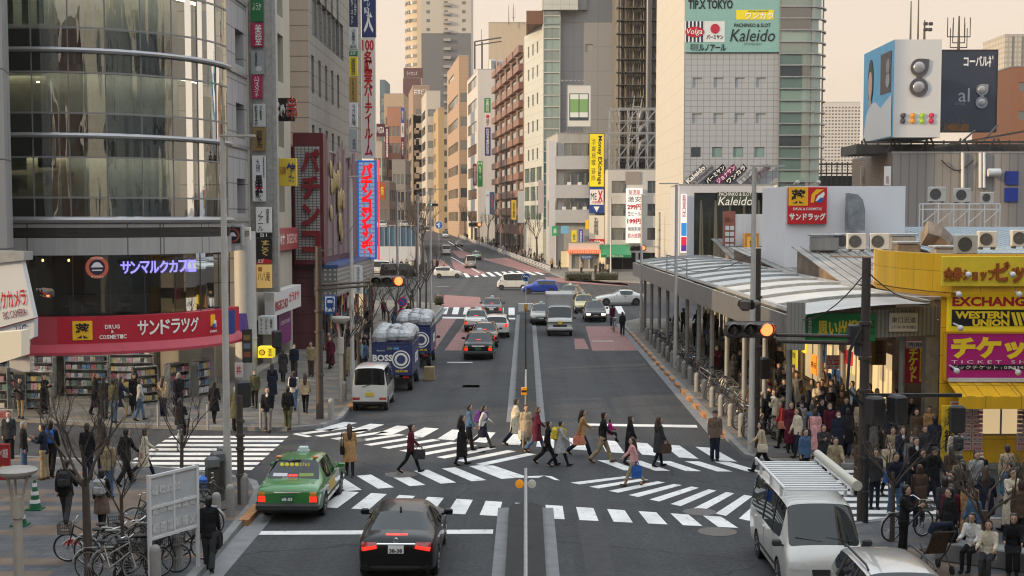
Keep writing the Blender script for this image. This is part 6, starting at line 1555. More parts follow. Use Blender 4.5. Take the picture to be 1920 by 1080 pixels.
# ================================================================== vehicles
def paint(name, col, metal=0.0, dk=0): return mat('carpaint_' + name, col, .28, metal=metal, coat=.45 if dk else 1.0, spec=.15 if dk else .5, var=.04, vscale=2)
P_GREEN = paint('green', (.03, .19, .035), .1); P_BLACK = paint('black', (.008, .008, .009), 0, 1); P_WHITE = paint('white', (.62, .62, .59)); P_SILVER = paint('silver', (.48, .48, .47), .5)
P_BLUE = paint('blue', (.02, .06, .38), .3); P_NAVY = paint('navy', (.012, .024, .11)); P_YEL = paint('yellow', (.55, .46, .12)); P_OLIVE = paint('olive', (.17, .18, .15), .3); P_MAR = paint('maroon', (.08, .025, .02)); P_TAXG = paint('pale_green', (.15, .30, .17))
M_CARG = glass_mat('car_glass', (.010, .012, .013), rough=.03, refl=.02)
M_TYRE = mat('tyre', (.02, .02, .02), .85); M_RIM = mat('alloy', (.45, .45, .46), .35, metal=.8); M_CHROME = mat('chrome', (.7, .7, .7), .15, metal=1.0)
M_BUMP = mat('bumper_black', (.025, .025, .026), .6)
M_TAIL = mat('tail_lamp', (.35, .01, .01), .25, coat=1); M_TAILON = mat('tail_lamp_lit', (.5, .02, .01), .3, emit=1.1, ecol=(1, .03, .015)); M_AMB = mat('indicator_amber', (.6, .2, .02), .3, coat=1)
M_HEAD = mat('headlamp', (.6, .62, .63), .15, coat=1); M_HEADON = mat('headlamp_lit', (1, .9, .7), .3, emit=5); M_PLW = mat('number_plate', (.7, .72, .7), .5); M_PLG = mat('number_plate_green', (.02, .10, .05), .5); M_PLY = mat('number_plate_yellow', (.62, .5, .05), .5)
KINDS = {
 'taxi': dict(wb=2.68, r=.31, tw=.19, st=[(2.36, .36, .60, .66, .76, .68, ''), (2.30, .24, .70, .76, .82, .75, ''), (1.9, .2, .80, .87, .845, .77, ''), (.98, .19, .90, .985, .85, .745, 't'), (.28, .19, .93, 1.46, .85, .60, 's'), (-.3, .19, .93, 1.51, .85, .62, 's'), (-1.08, .19, .93, 1.46, .85, .60, 't'), (-1.62, .19, .935, 1.03, .85, .73, ''), (-2.2, .22, .90, .98, .835, .74, ''), (-2.32, .28, .82, .88, .81, .73, ''), (-2.36, .34, .74, .78, .78, .68, '')]),
 'sedan': dict(wb=2.76, r=.325, tw=.22, st=[(2.29, .32, .55, .62, .62, .5, ''), (2.2, .2, .66, .74, .78, .64, ''), (1.8, .18, .78, .88, .87, .74, ''), (.9, .18, .92, 1.02, .885, .74, 't'), (.1, .18, .96, 1.40, .885, .58, 's'), (-.45, .18, .97, 1.44, .885, .60, 's'), (-1.1, .18, .985, 1.37, .88, .57, 't'), (-1.75, .19, .99, 1.08, .875, .69, ''), (-2.12, .22, .96, 1.05, .84, .68, ''), (-2.26, .3, .84, .92, .78, .66, ''), (-2.3, .36, .68, .74, .72, .6, '')]),
 'hatch': dict(wb=2.4, r=.29, tw=.18, st=[(1.88, .34, .6, .66, .62, .5, ''), (1.78, .22, .7, .78, .76, .64, ''), (1.45, .2, .84, .94, .83, .72, ''), (.95, .19, .93, 1.02, .84, .72, 't'), (.25, .19, .97, 1.48, .845, .62, 's'), (-.5, .19, .99, 1.52, .845, .64, 's'), (-1.35, .19, 1.0, 1.47, .84, .62, 's'), (-1.66, .24, 1.02, 1.42, .82, .6, 't'), (-1.86, .3, .95, 1.02, .79, .66, ''), (-1.91, .36, .8, .84, .74, .6, '')]),
 'wagon': dict(wb=2.65, r=.32, tw=.21, st=[(2.2, .34, .6, .68, .66, .54, ''), (2.1, .22, .72, .82, .82, .68, ''), (1.7, .2, .86, .97, .88, .76, ''), (.95, .19, .95, 1.07, .885, .76, 't'), (.15, .19, .99, 1.49, .885, .66, 's'), (-.6, .19, 1.0, 1.53, .885, .68, 's'), (-1.7, .19, 1.02, 1.49, .88, .66, 's'), (-2.02, .24, 1.03, 1.43, .86, .64, 't'), (-2.2, .3, .97, 1.04, .82, .7, ''), (-2.26, .36, .8, .84, .76, .62, '')]),
 'van': dict(wb=2.57, r=.32, tw=.2, st=[(2.35, .34, .62, .70, .72, .62, ''), (2.3, .22, .84, .92, .82, .74, ''), (2.12, .2, 1.02, 1.12, .845, .77, 't'), (1.5, .19, 1.08, 1.90, .85, .68, 's'), (.6, .19, 1.09, 1.97, .85, .70, 's'), (-.9, .19, 1.09, 1.97, .85, .70, 's'), (-2.1, .19, 1.09, 1.95, .85, .70, 's'), (-2.26, .22, 1.08, 1.90, .84, .69, 't'), (-2.36, .28, 1.06, 1.12, .82, .74, ''), (-2.38, .34, .9, .95, .8, .7, '')]),
 'keivan': dict(wb=2.4, r=.27, tw=.16, st=[(1.69, .34, .62, .70, .62, .54, ''), (1.66, .24, .82, .90, .70, .64, ''), (1.5, .22, .98, 1.06, .725, .66, 't'), (1.0, .21, 1.04, 1.78, .735, .60, 's'), (.3, .21, 1.05, 1.86, .735, .62, 's'), (-.7, .21, 1.05, 1.87, .735, .62, 's'), (-1.5, .21, 1.05, 1.85, .735, .61, 's'), (-1.62, .24, 1.05, 1.8, .73, .6, 't'), (-1.69, .28, 1.03, 1.09, .72, .65, ''), (-1.7, .34, .85, .9, .7, .62, '')]),
 'cab': dict(wb=0, r=.36, tw=.2, st=[(.85, .38, .66, .74, .82, .74, ''), (.82, .3, .98, 1.06, .86, .8, ''), (.74, .3, 1.16, 1.24, .87, .80, 't'), (.45, .3, 1.2, 1.98, .875, .74, 's'), (0, .3, 1.2, 2.06, .875, .76, 's'), (-.5, .3, 1.2, 2.04, .875, .76, ''), (-.7, .3, 1.2, 1.98, .87, .74, ''), (-.72, .34, 1.15, 1.9, .85, .7, '')]),
}
def section(s):
 x, zb, zs, zt, hw, ht, _ = s
 dz = zt - zs; e = min(.07, dz * .4)
 h = [(0, zb), (.8 * hw, zb), (.97 * hw, zb + .1), (hw, zb + .5 * (zs - zb)), (hw * .985, zs), (ht, zt - e), (ht * .82, zt), (0, zt + .018)]
 loop = h + [(-y, z) for y, z in h[-2:0:-1]]
 return [(x, -y, z) for y, z in loop]
BODY = {}
def body(kind):
 if kind in BODY: return BODY[kind]
 k = KINDS[kind]; st = k['st']; n = 14
 bm = bmesh.new(); rings = [[bm.verts.new(p) for p in section(s)] for s in st]
 for i in range(len(st) - 1):
  for j in range(n):
   f = bm.faces.new((rings[i][j], rings[i][(j + 1) % n], rings[i + 1][(j + 1) % n], rings[i + 1][j]))
   side = j in (4, 9); top = j in (5, 6, 7, 8)
   if side and 's' in st[i][6]: f.material_index = 1
   if top and 't' in st[i][6]: f.material_index = 1
   if j in (0, 1, 12, 13): f.material_index = 2
 bm.faces.new(rings[0]); bm.faces.new(rings[-1][::-1])
 bmesh.ops.recalc_face_normals(bm, faces=bm.faces)
 cl = bm.edges.layers.float.new('crease_edge')
 for e in bm.edges:
  m = {f.material_index for f in e.link_faces}
  if len(m) > 1: e[cl] = .75
  elif 4 in [rings[i].index(v) for i in range(len(rings)) for v in e.verts if v in rings[i]] : e[cl] = .25
 me = bpy.data.meshes.new('body'); bm.to_mesh(me); bm.free()
 for m in (P_WHITE, M_CARG, M_BUMP): me.materials.append(m)
 o = link('body_tmp', me)
 sd_ = o.modifiers.new('s', 'SUBSURF'); sd_.levels = 2; sd_.render_levels = 2
 cut = None
 if k['wb']:
  b = MB()
  for sx in (1, -1):
   for sy in (1, -1): b.cyl((sx * k['wb'] / 2, sy * .55, k['r']), (sx * k['wb'] / 2, sy * 1.2, k['r']), k['r'] + .055, n=24)
  cm_ = b.mesh('cut', [P_WHITE, M_CARG, M_BUMP])
  for p in cm_.polygons: p.material_index = 2
  cut = link('cut_tmp', cm_)
  bo = o.modifiers.new('b', 'BOOLEAN'); bo.object = cut; bo.operation = 'DIFFERENCE'; bo.solver = 'EXACT'
 bpy.context.view_layer.update()
 dg = bpy.context.evaluated_depsgraph_get()
 ev = bpy.data.meshes.new_from_object(o.evaluated_get(dg))
 bpy.data.objects.remove(o)
 if cut: bpy.data.objects.remove(cut)
 vs = [v.co.copy() for v in ev.vertices]; fs = [tuple(p.vertices) for p in ev.polygons]; mi = [p.material_index for p in ev.polygons]
 bvh = BVHTree.FromPolygons(vs, fs)
 def sub(keep, mats, name):
  idx = {}; V_ = []; F_ = []; MI = []
  for f, m in zip(fs, mi):
   if m in keep:
    for v in f:
     if v not in idx: idx[v] = len(V_); V_.append(vs[v])
    F_.append([idx[v] for v in f]); MI.append(keep.index(m))
  m2 = bpy.data.meshes.new(name); m2.from_pydata(V_, [], F_)
  for m in mats: m2.materials.append(m)
  m2.polygons.foreach_set('material_index', MI); m2.shade_smooth(); m2.set_sharp_from_angle(angle=rad(38)); return m2
 bmesh_ = sub([0, 2], [P_WHITE, M_BUMP], 'body')
 gf = [f for f, m in zip(fs, mi) if m == 1]; par = {}
 def find(a):
  while par[a] != a: par[a] = par[par[a]]; a = par[a]
  return a
 for f in gf:
  for v in f: par.setdefault(v, v)
  for v in f[1:]: par[find(v)] = find(f[0])
 groups = {}
 for f in gf: groups.setdefault(find(f[0]), []).append(f)
 panes = []
 for g in groups.values():
  idx = {}; V_ = []; F_ = []
  for f in g:
   for v in f:
    if v not in idx: idx[v] = len(V_); V_.append(vs[v])
   F_.append([idx[v] for v in f])
  m2 = bpy.data.meshes.new('window'); m2.from_pydata(V_, [], F_); m2.materials.append(M_CARG); m2.shade_smooth(); panes.append(m2)
 BODY[kind] = (bmesh_, panes, bvh)
 return BODY[kind]
def patch(T, bvh, name, axis, sg, quad, m, off=.012, n=6):
 """a lamp, plate or trim that follows the bodywork: four corners (a,b) seen along an axis, laid onto the body"""
 b = MB(); grid = []
 for i in range(n + 1):
  row = []
  for j in range(n + 1):
   u, v = i / n, j / n
   a = (1 - u) * ((1 - v) * quad[0][0] + v * quad[3][0]) + u * ((1 - v) * quad[1][0] + v * quad[2][0])
   c_ = (1 - u) * ((1 - v) * quad[0][1] + v * quad[3][1]) + u * ((1 - v) * quad[1][1] + v * quad[2][1])
   if axis == 'x': o, d = V3((sg * 6, a, c_)), V3((-sg, 0, 0))
   elif axis == 'y': o, d = V3((a, sg * 6, c_)), V3((0, -sg, 0))
   else: o, d = V3((a, c_, 6)), V3((0, 0, -1))
   h = bvh.ray_cast(o, d)[0]
   if h is None: h = (row[-1][0] if row else (grid[-1][j][0] if grid else o + d * 5))
   row.append((h.copy(), h - d * off))
  grid.append(row)
 vs = [p[1] for r in grid for p in r]; w_ = n + 1
 fs = [(i * w_ + j, (i + 1) * w_ + j, (i + 1) * w_ + j + 1, i * w_ + j + 1) for i in range(n) for j in range(n)]
 b.add(vs, fs)
 ed = [(i, 0) for i in range(n + 1)] + [(n, j) for j in range(1, n + 1)] + [(i, n) for i in range(n - 1, -1, -1)] + [(0, j) for j in range(n - 1, 0, -1)]
 L_ = len(ed)
 b.add([grid[i][j][1] for i, j in ed] + [grid[i][j][0] for i, j in ed], [(k, (k + 1) % L_, L_ + (k + 1) % L_, L_ + k) for k in range(L_)])
 return b.build(name, m, T, smooth=40)
WHM = {}
def wheel(T, x, y, r, tw):
 k = (r, tw)
 if k not in WHM:
  Mx = MR(-pi / 2, 3, 'X')
  b = MB(); b.lathe([(r * .62, -tw / 2), (r * .93, -tw / 2), (r, -tw / 2 + .03), (r, tw / 2 - .03), (r * .93, tw / 2), (r * .62, tw / 2)], (0, 0, 0), 24, M=Mx); t = b.mesh('tyre', M_TYRE, 35)
  b = MB(); b.lathe([(r * .64, -.02), (r * .64, tw / 2 - .02), (r * .58, tw / 2 - .005), (r * .5, tw / 2 - .05), (r * .2, tw / 2 - .02), (0, tw / 2 - .015)], (0, 0, 0), 20, M=Mx)
  for i in range(5):
   a = 2 * pi * i / 5; b.bar((r * .15 * cos(a), tw / 2 - .012, r * .15 * sin(a)), (r * .58 * cos(a), tw / 2 - .012, r * .58 * sin(a)), .05, .02)
  WHM[k] = (t, b.mesh('rim', M_RIM, 30))
 t, rm = WHM[k]
 w_ = link('wheel', t, T, (x, y, r), 0 if y > 0 else pi); link('rim', rm, w_)
def vehicle(kind, name, label, cat, pnt, X, Y, rz, rear='taxi', lit=True, plate=None, plm=None, detail=True, group=None, glow=False, scale=1.0, skirt=None):
 k = KINDS[kind]; me, panes, bvh = body(kind)
 T = thing(name, label, cat, (X, Y, zg(Y)), rz, group)
 if scale != 1: T.scale = (scale,) * 3
 o = link('body', me, T); setmat(o, pnt, 0)
 for p in panes: link('window', p, T)
 st = k['st']; xr, xf = st[-1][0], st[0][0]; hw = st[4][4]
 if k['wb']:
  for sx in (1, -1):
   for sy in (1, -1): wheel(T, sx * k['wb'] / 2, sy * (hw - k['tw'] / 2 - .015), k['r'], k['tw'])
 tl = M_TAILON if lit else M_TAIL
 van = kind in ('van', 'keivan')
 for s in (1, -1):
  if kind == 'taxi':
   patch(T, bvh, 'tail_light', 'x', -1, [(s * .58, .56), (s * .775, .56), (s * .775, .71), (s * .58, .71)], tl); patch(T, bvh, 'indicator', 'x', -1, [(s * .59, .715), (s * .77, .715), (s * .765, .83), (s * .60, .83)], M_AMB)
   patch(T, bvh, 'headlight', 'x', 1, [(s * .42, .56), (s * .72, .56), (s * .72, .68), (s * .42, .68)], M_HEADON if glow else M_HEAD)
  elif kind == 'sedan':
   patch(T, bvh, 'tail_light', 'x', -1, [(s * .38, .80), (s * .80, .72), (s * .82, .92), (s * .44, .93)], M_TAIL); patch(T, bvh, 'brake_light', 'x', -1, [(s * .42, .80), (s * .74, .745), (s * .76, .82), (s * .43, .87)], tl, off=.016)
   patch(T, bvh, 'headlight', 'x', 1, [(s * .34, .58), (s * .74, .60), (s * .76, .72), (s * .40, .68)], M_HEADON if glow else M_HEAD)
  elif kind == 'cab':
   patch(T, bvh, 'headlight', 'x', 1, [(s * .48, .62), (s * .8, .62), (s * .8, .78), (s * .48, .78)], M_HEAD)
  elif van:
   z = .55 if kind == 'keivan' else .62
   patch(T, bvh, 'tail_light', 'x', -1, [(s * .40, z - .06), (s * (hw - .04), z - .06), (s * (hw - .04), z + .04), (s * .40, z + .04)] if kind == 'keivan' else [(s * .68, .6), (s * .8, .6), (s * .8, 1.05), (s * .68, 1.05)], tl)
   patch(T, bvh, 'headlight', 'x', 1, [(s * .38, .66), (s * (hw - .07), .68), (s * (hw - .06), .86), (s * .44, .82)], M_HEAD)
  else:
   patch(T, bvh, 'tail_light', 'x', -1, [(s * .52, .78), (s * .74, .78), (s * .76, 1.0), (s * .56, 1.0)], tl)
   patch(T, bvh, 'headlight', 'x', 1, [(s * .36, .62), (s * .70, .64), (s * .74, .78), (s * .44, .74)], M_HEADON if glow else M_HEAD)
  i0 = [i for i, q in enumerate(st) if 't' in q[6]][0]; xm = st[i0 + 1][0] + .32; zm = st[i0][2] + .1
  b = MB(); b.rbox((xm, s * (hw + .11), zm), (.1, .2, .14), .03); b.bar((xm, s * (hw - .05), zm - .06), (xm, s * (hw + .1), zm - .03), .04)
  b.build('mirror', pnt if kind in ('taxi', 'sedan', 'hatch', 'wagon') else M_BUMP, T)
  if detail and kind != 'cab':
   for xp in ((-.36,) if kind in ('taxi', 'sedan', 'hatch') else (.55, -.55) if van else (-.4, -1.35)):
    zt = k['st'][5][3]; patch(T, bvh, 'pillar', 'y', s, [(xp - .05, st[5][2] + .02), (xp + .05, st[5][2] + .02), (xp + .05, zt - .1), (xp - .05, zt - .1)], M_BUMP if kind != 'taxi' else pnt, n=4)
   for xp in (.1, -.95):
    patch(T, bvh, 'door_handle', 'y', s, [(xp - .55, st[5][2] - .13), (xp - .37, st[5][2] - .13), (xp - .37, st[5][2] - .1), (xp - .55, st[5][2] - .1)], M_CHROME if kind in ('taxi', 'sedan') else pnt, off=.025, n=2)
    patch(T, bvh, 'door_gap', 'y', s, [(xp + .56, .32), (xp + .57, .32), (xp + .57, st[5][2] - .01), (xp + .56, st[5][2] - .01)], M_BLACK, off=.003, n=6)
   patch(T, bvh, 'side_trim', 'y', s, [(-k['wb'] / 2 + k['r'] + .1, .42), (k['wb'] / 2 - k['r'] - .1, .42), (k['wb'] / 2 - k['r'] - .1, .48), (-k['wb'] / 2 + k['r'] + .1, .48)], M_BUMP if kind in ('taxi', 'van') else pnt, off=.014, n=4)
 if kind == 'taxi':
  for xx in (-2.33, 2.31):
   b = MB(); b.rbox((xx, 0, .42), (.2, 1.66, .22), .06); b.build('bumper', M_BUMP, T)
  patch(T, bvh, 'trunk_trim', 'x', -1, [(-.35, .80), (.35, .80), (.35, .83), (-.35, .83)], M_CHROME, n=2)
  patch(T, bvh, 'brake_light', 'x', -1, [(-.12, 1.09), (.12, 1.09), (.12, 1.13), (-.12, 1.13)], tl, n=2)
  b = MB(); b.rbox((.0, 0, 1.585), (.12, .26, .11), .03); b.bb(-.06, .06, -.16, .16, 1.5, 1.54); b.build('roof_lamp', mat('roof_lamp_pale', (.5, .6, .62), .4, emit=.15), T)
  for s in (1, -1):
   b = MB(); b.ell((-.95, s * .5, 1.5), (.07, .09, .05), 10, 6); b.build('roof_indicator', M_AMB, T, smooth=60)
 elif kind != 'cab':
  patch(T, bvh, 'lower_bumper', 'x', -1, [(-hw + .12, .34), (hw - .12, .34), (hw - .1, .42), (-hw + .1, .42)], M_BUMP, off=.01)
  patch(T, bvh, 'grille', 'x', 1, [(-.3, .55), (.3, .55), (.32, .68), (-.32, .68)], M_BUMP, off=.01)
  if lit: patch(T, bvh, 'brake_light', 'x', -1, [(-.24, 1.045), (.24, 1.045), (.24, 1.065), (-.24, 1.065)], tl, n=2) if kind == 'sedan' else None
 else:
  patch(T, bvh, 'grille', 'x', 1, [(-.46, .66), (.46, .66), (.46, .8), (-.46, .8)], M_BUMP)
  b = MB(); b.rbox((.86, 0, .5), (.14, 1.72, .2), .04); b.build('bumper', pnt, T)
 for sg in (-1, 1):
  z = .66 if kind == 'taxi' and sg < 0 else (.78 if kind == 'sedan' and sg < 0 else (.72 if sg < 0 else .46))
  pl = patch(T, bvh, 'number_plate', 'x', sg, [(-.17, z - .08), (.17, z - .08), (.17, z + .085), (-.17, z + .085)], plm or M_PLW, off=.03, n=1)
  if plate and ((sg < 0 and rear) or (sg > 0 and not rear)):
   xp = max(v.co.x * sg for v in pl.data.vertices) * sg
   text(T, plate, 0, z - .02, .28, .085, INK if (plm or M_PLW) != M_PLG else INKW, y=-abs(xp) - .006, rz=-pi / 2 if sg < 0 else pi / 2, bold=.03)
 return T, bvh
N_ = rad(90); S_ = rad(-90)
T, bv = vehicle('taxi', 'taxi', 'green and white taxi waiting at the near left kerb', 'taxi', P_GREEN, -6.2, 36.8, N_ - .02, plate='68-53', plm=M_PLG)
for s in (1, -1):
 patch(T, bv, 'white_flank', 'y', s, [(-1.75, .5), (1.0, .5), (.9, .86), (-1.75, .72)], P_WHITE, off=.004, n=10); patch(T, bv, 'gold_stripe', 'y', s, [(-.7, .5), (.4, .5), (-.1, .86), (-.9, .8)], cm(190, 160, 70), off=.008, n=8)
text(T, '●●●●3763', 0, 1.36, .8, .1, mat('yellow_glow', (.6, .55, .05), .5, emit=.4), y=-1.28, rz=-pi / 2); text(T, '無線タクシー', .0, 1.07, 0.5, .07, INKW, y=-1.72, rz=-pi / 2)
for y0, m in ((.35, cm(200, 200, 205)), (-.35, cm(120, 140, 50))):
 patch(T, bv, 'window_sticker', 'x', -1, [(y0 - .2, 1.09), (y0 + .2, 1.09), (y0 + .19, 1.16), (y0 - .19, 1.16)], m, off=.006, n=2)
text(T, '東京タクシー', .55, .88, .34, .045, INKW, y=-2.36, rz=-pi / 2)
T, bv = vehicle('sedan', 'sedan', 'black saloon car with lit tail lamps waiting nearest the viewer', 'car', P_BLACK, -2.83, 30.9, N_, plate='38-38')
patch(T, bv, 'trunk_trim', 'x', -1, [(-.42, .89), (.42, .89), (.42, .915), (-.42, .915)], M_CHROME, n=3)
MB().lathe([(.045, 0), (.055, .01), (.045, .02), (.04, .01)], (-2.27, 0, .98), 16, M=MR(pi / 2, 3, 'Y')).build('emblem', M_CHROME, T)
text(T, 'C200', .6, .965, .2, .05, M_CHROME, y=-2.28, rz=-pi / 2)
MB().rbox((-1.05, 0, 1.43), (.16, .05, .06), .02).build('aerial_fin', P_BLACK, T)
T, bv = vehicle('van', 'van', 'white van with a slatted roof rack and long tube, nose towards the viewer', 'van', P_WHITE, 6.28, 29.75, S_, rear=None, lit=False)
b = MB()
for i in range(14): b.bar((1.25 - i * .25, -.66, 2.14), (1.25 - i * .25, .66, 2.14), .09, .03)
b.build('rack_slat', M_WHITE, T)
b = MB()
for s in (1, -1):
 b.tube([(1.45, s * .7, 2.06), (1.4, s * .72, 2.2), (-2.2, s * .72, 2.2), (-2.25, s * .7, 2.04)], .035, 8)
 for x in (.9, -.3, -1.6): b.bar((x, s * .7, 1.92), (x, s * .7, 2.2), .06)
b.build('roof_rack', M_WHITE, T, smooth=40)
b = MB(); b.tube([(1.6, .78, 2.3), (-2.3, .78, 2.3)], .095, 14); b.tube([(1.61, .78, 2.3), (1.57, .78, 2.3)], .11, 14); b.build('roof_tube', mat('tube_cream', (.5, .49, .42), .5), T, smooth=40)
for y0 in (.3, -.35):
 b = MB(); b.tube([(2.06, y0 + .3, 1.2), (2.0, y0 - .25, 1.28)], .012, 5); b.build('wiper', M_BLACK, T)
T, bv = vehicle('wagon', 'estate_car', 'silver estate car with roof rails cut by the bottom edge', 'car', P_SILVER, 6.95, 24.35, S_, rear=None, lit=False)
b = MB()
for s in (1, -1): b.tube([(.05, s * .62, 1.5), (-.1, s * .63, 1.57), (-1.6, s * .63, 1.57), (-1.75, s * .62, 1.5)], .022, 8)
b.build('roof_rail', M_BUMP, T, smooth=40)
T, bv = vehicle('keivan', 'minivan', 'small white van parked at the left kerb behind the blue truck', 'van', P_WHITE, -6.45, 56.3, N_, lit=False, plate='12-34'[:0], plm=M_PLY)
patch(T, bv, 'rear_wiper', 'x', -1, [(-.02, 1.1), (.3, 1.0), (.31, 1.02), (0, 1.13)], M_BLACK, n=3); patch(T, bv, 'tailgate_handle', 'x', -1, [(-.1, .74), (.1, .74), (.1, .9), (-.1, .9)], mat('handle_greyer_white', (.5, .5, .48), .5), n=2)  # handle plate in a greyer white than the body
G1 = 'taxis queuing towards the far crossing'
vehicle('taxi', 'taxi', 'black taxi with lit tail lamps, nearest of the queue', 'taxi', P_BLACK, -2.67, 76.7, N_, plate=None, plm=M_PLG, group=G1)
vehicle('taxi', 'taxi', 'dark maroon taxi just ahead of the nearest black one', 'taxi', P_MAR, -2.55, 83.6, N_, group=G1)
vehicle('taxi', 'taxi', 'white taxi with orange flank in the left file of the queue', 'taxi', P_WHITE, -3.5, 95.2, N_, group=G1)
vehicle('wagon', 'estate_car', 'white estate car on the right of the waiting queue', 'car', P_WHITE, -1.95, 90.2, N_)
vehicle('taxi', 'taxi', 'dark grey taxi at the head of the queue on the far crossing', 'taxi', paint('charcoal', (.04, .04, .042)), -2.75, 109, N_, group=G1)
vehicle('taxi', 'taxi', 'yellow taxi coming on behind the silver truck', 'taxi', P_YEL, 4.9, 113, S_, rear=None, lit=False)
vehicle('taxi', 'taxi', 'black saloon taxi with lit headlamps beside the silver truck', 'taxi', P_BLACK, 5.35, 104, S_, rear=None, lit=False, glow=True)
vehicle('taxi', 'taxi', 'grey green taxi turning behind the yellow one', 'taxi', P_OLIVE, 4.3, 129, S_ - .3, rear=None, lit=False)
vehicle('taxi', 'taxi', 'olive taxi half hidden on the left of the silver truck', 'taxi', P_OLIVE, 1.15, 101, S_, rear=None, lit=False)
vehicle('hatch', 'hatchback', 'bright blue hatchback crossing the far junction', 'car', P_BLUE, 1.45, 140, pi, lit=False)
vehicle('keivan', 'minivan', 'small white van crossing just ahead of the blue hatchback', 'van', P_WHITE, -1.5, 148, pi, lit=False)
vehicle('hatch', 'hatchback', 'white hatchback crossing the far junction on the left', 'car', P_WHITE, -10.3, 177, 0, lit=False)
vehicle('keivan', 'minivan', 'silver van driving away up the far street', 'van', P_SILVER, -8.7, 208, N_ + .1, lit=False, scale=1.1)
vehicle('taxi', 'taxi', 'pale green taxi ahead of the silver van in the far street', 'taxi', P_TAXG, *G(892, 487)[:2], N_ + .1, lit=False)
vehicle('van', 'van', 'black people carrier turning at the far left of the junction', 'van', P_BLACK, -16.9, 176, .1, lit=False)
vehicle('van', 'van', 'white van behind the black people carrier at far left', 'van', P_WHITE, -20.6, 187, 0, lit=False)
vehicle('sedan', 'sedan', 'white car waiting beyond the far end of the canopy', 'car', P_WHITE, 8.6, 122, pi + .1, lit=False)
vehicle('van', 'van', 'white and blue van far up the street on the left', 'van', P_WHITE, *G(836, 478)[:2], N_ + .1, lit=False)
vehicle('sedan', 'sedan', 'dark car far up the street beside the guard rail', 'car', P_BLACK, *G(860, 463)[:2], S_ + .1, rear=None, lit=False)
vehicle('van', 'van', 'grey van far up the street behind the dark car', 'van', P_SILVER, *G(835, 446)[:2], S_ + .1, rear=None, lit=False)
for i, (x, y, p, lab) in enumerate(((-26, 240, P_WHITE, 'white car nearest on the raised road behind the blue fence'), (-24, 262, P_SILVER, 'silver car on the raised road behind the blue fence'), (-29, 255, P_BLACK, 'dark car on the raised road behind the blue fence'), (-22.5, 282, P_WHITE, 'white car farthest on the raised road behind the blue fence'))):
 T, bv = vehicle('wagon', 'estate_car', lab, 'car', p, x, y, N_ + .2, lit=False, detail=False); T.location.z = 5.92
def lorry(name, label, pnt, X, Y, rz, box, bm_, L=3.6, W=1.9, H=2.0, z0=.85, cat='truck'):
 T, bv = vehicle('cab', name, label, cat, pnt, X, Y, rz, rear=None, lit=False)
 for o in list(T.children): o.location.x += L / 2 + .1
 b = MB(); b.bb(-L / 2 - .1, L / 2 + .8, -.42, .42, .5, .68); b.bb(-L / 2 - .15, -L / 2, -W / 2 + .1, W / 2 - .1, .45, .62); b.build('chassis', M_BUMP, T)
 for x in (L / 2 + .25, -L / 2 + .75):
  for s in (1, -1): wheel(T, x, s * .74, .36, .22)
 b = MB(); b.rbox((-.62 + .1, 0, z0 + H / 2), (L, W, H), .04); b.build('cargo_box', bm_, T)
 for s in (1, -1): MB().rbox((-L / 2 - .45, s * (W / 2 - .3), .72), (.06, .3, .12), .02).build('tail_light', M_TAIL, T)
 return T
T = lorry('box_truck', 'silver box truck with green stripe coming towards the viewer', P_SILVER, 2.3, 92.3, S_, None, mat('box_alloy', (.42, .42, .43), .4, metal=.5, var=.08), L=3.5, W=1.85, H=1.95)
MB().bb(2.68, 2.735, -.8, .8, .9, .97).build('green_stripe', cm(20, 90, 70), T); MB().lathe([(.13, 0), (.13, .03), (0, .03)], (2.72, 0, .93), 14, M=MR(pi / 2, 3, 'Y')).build('emblem', cm(240, 200, 40), T)
M_NV = mat('drinks_navy', (.016, .03, .12), .45, var=.1, coat=.3)
M_FILM = mat('plastic_film', (.42, .44, .46), .25, var=.3, vscale=3, bump=1, bscale=9)
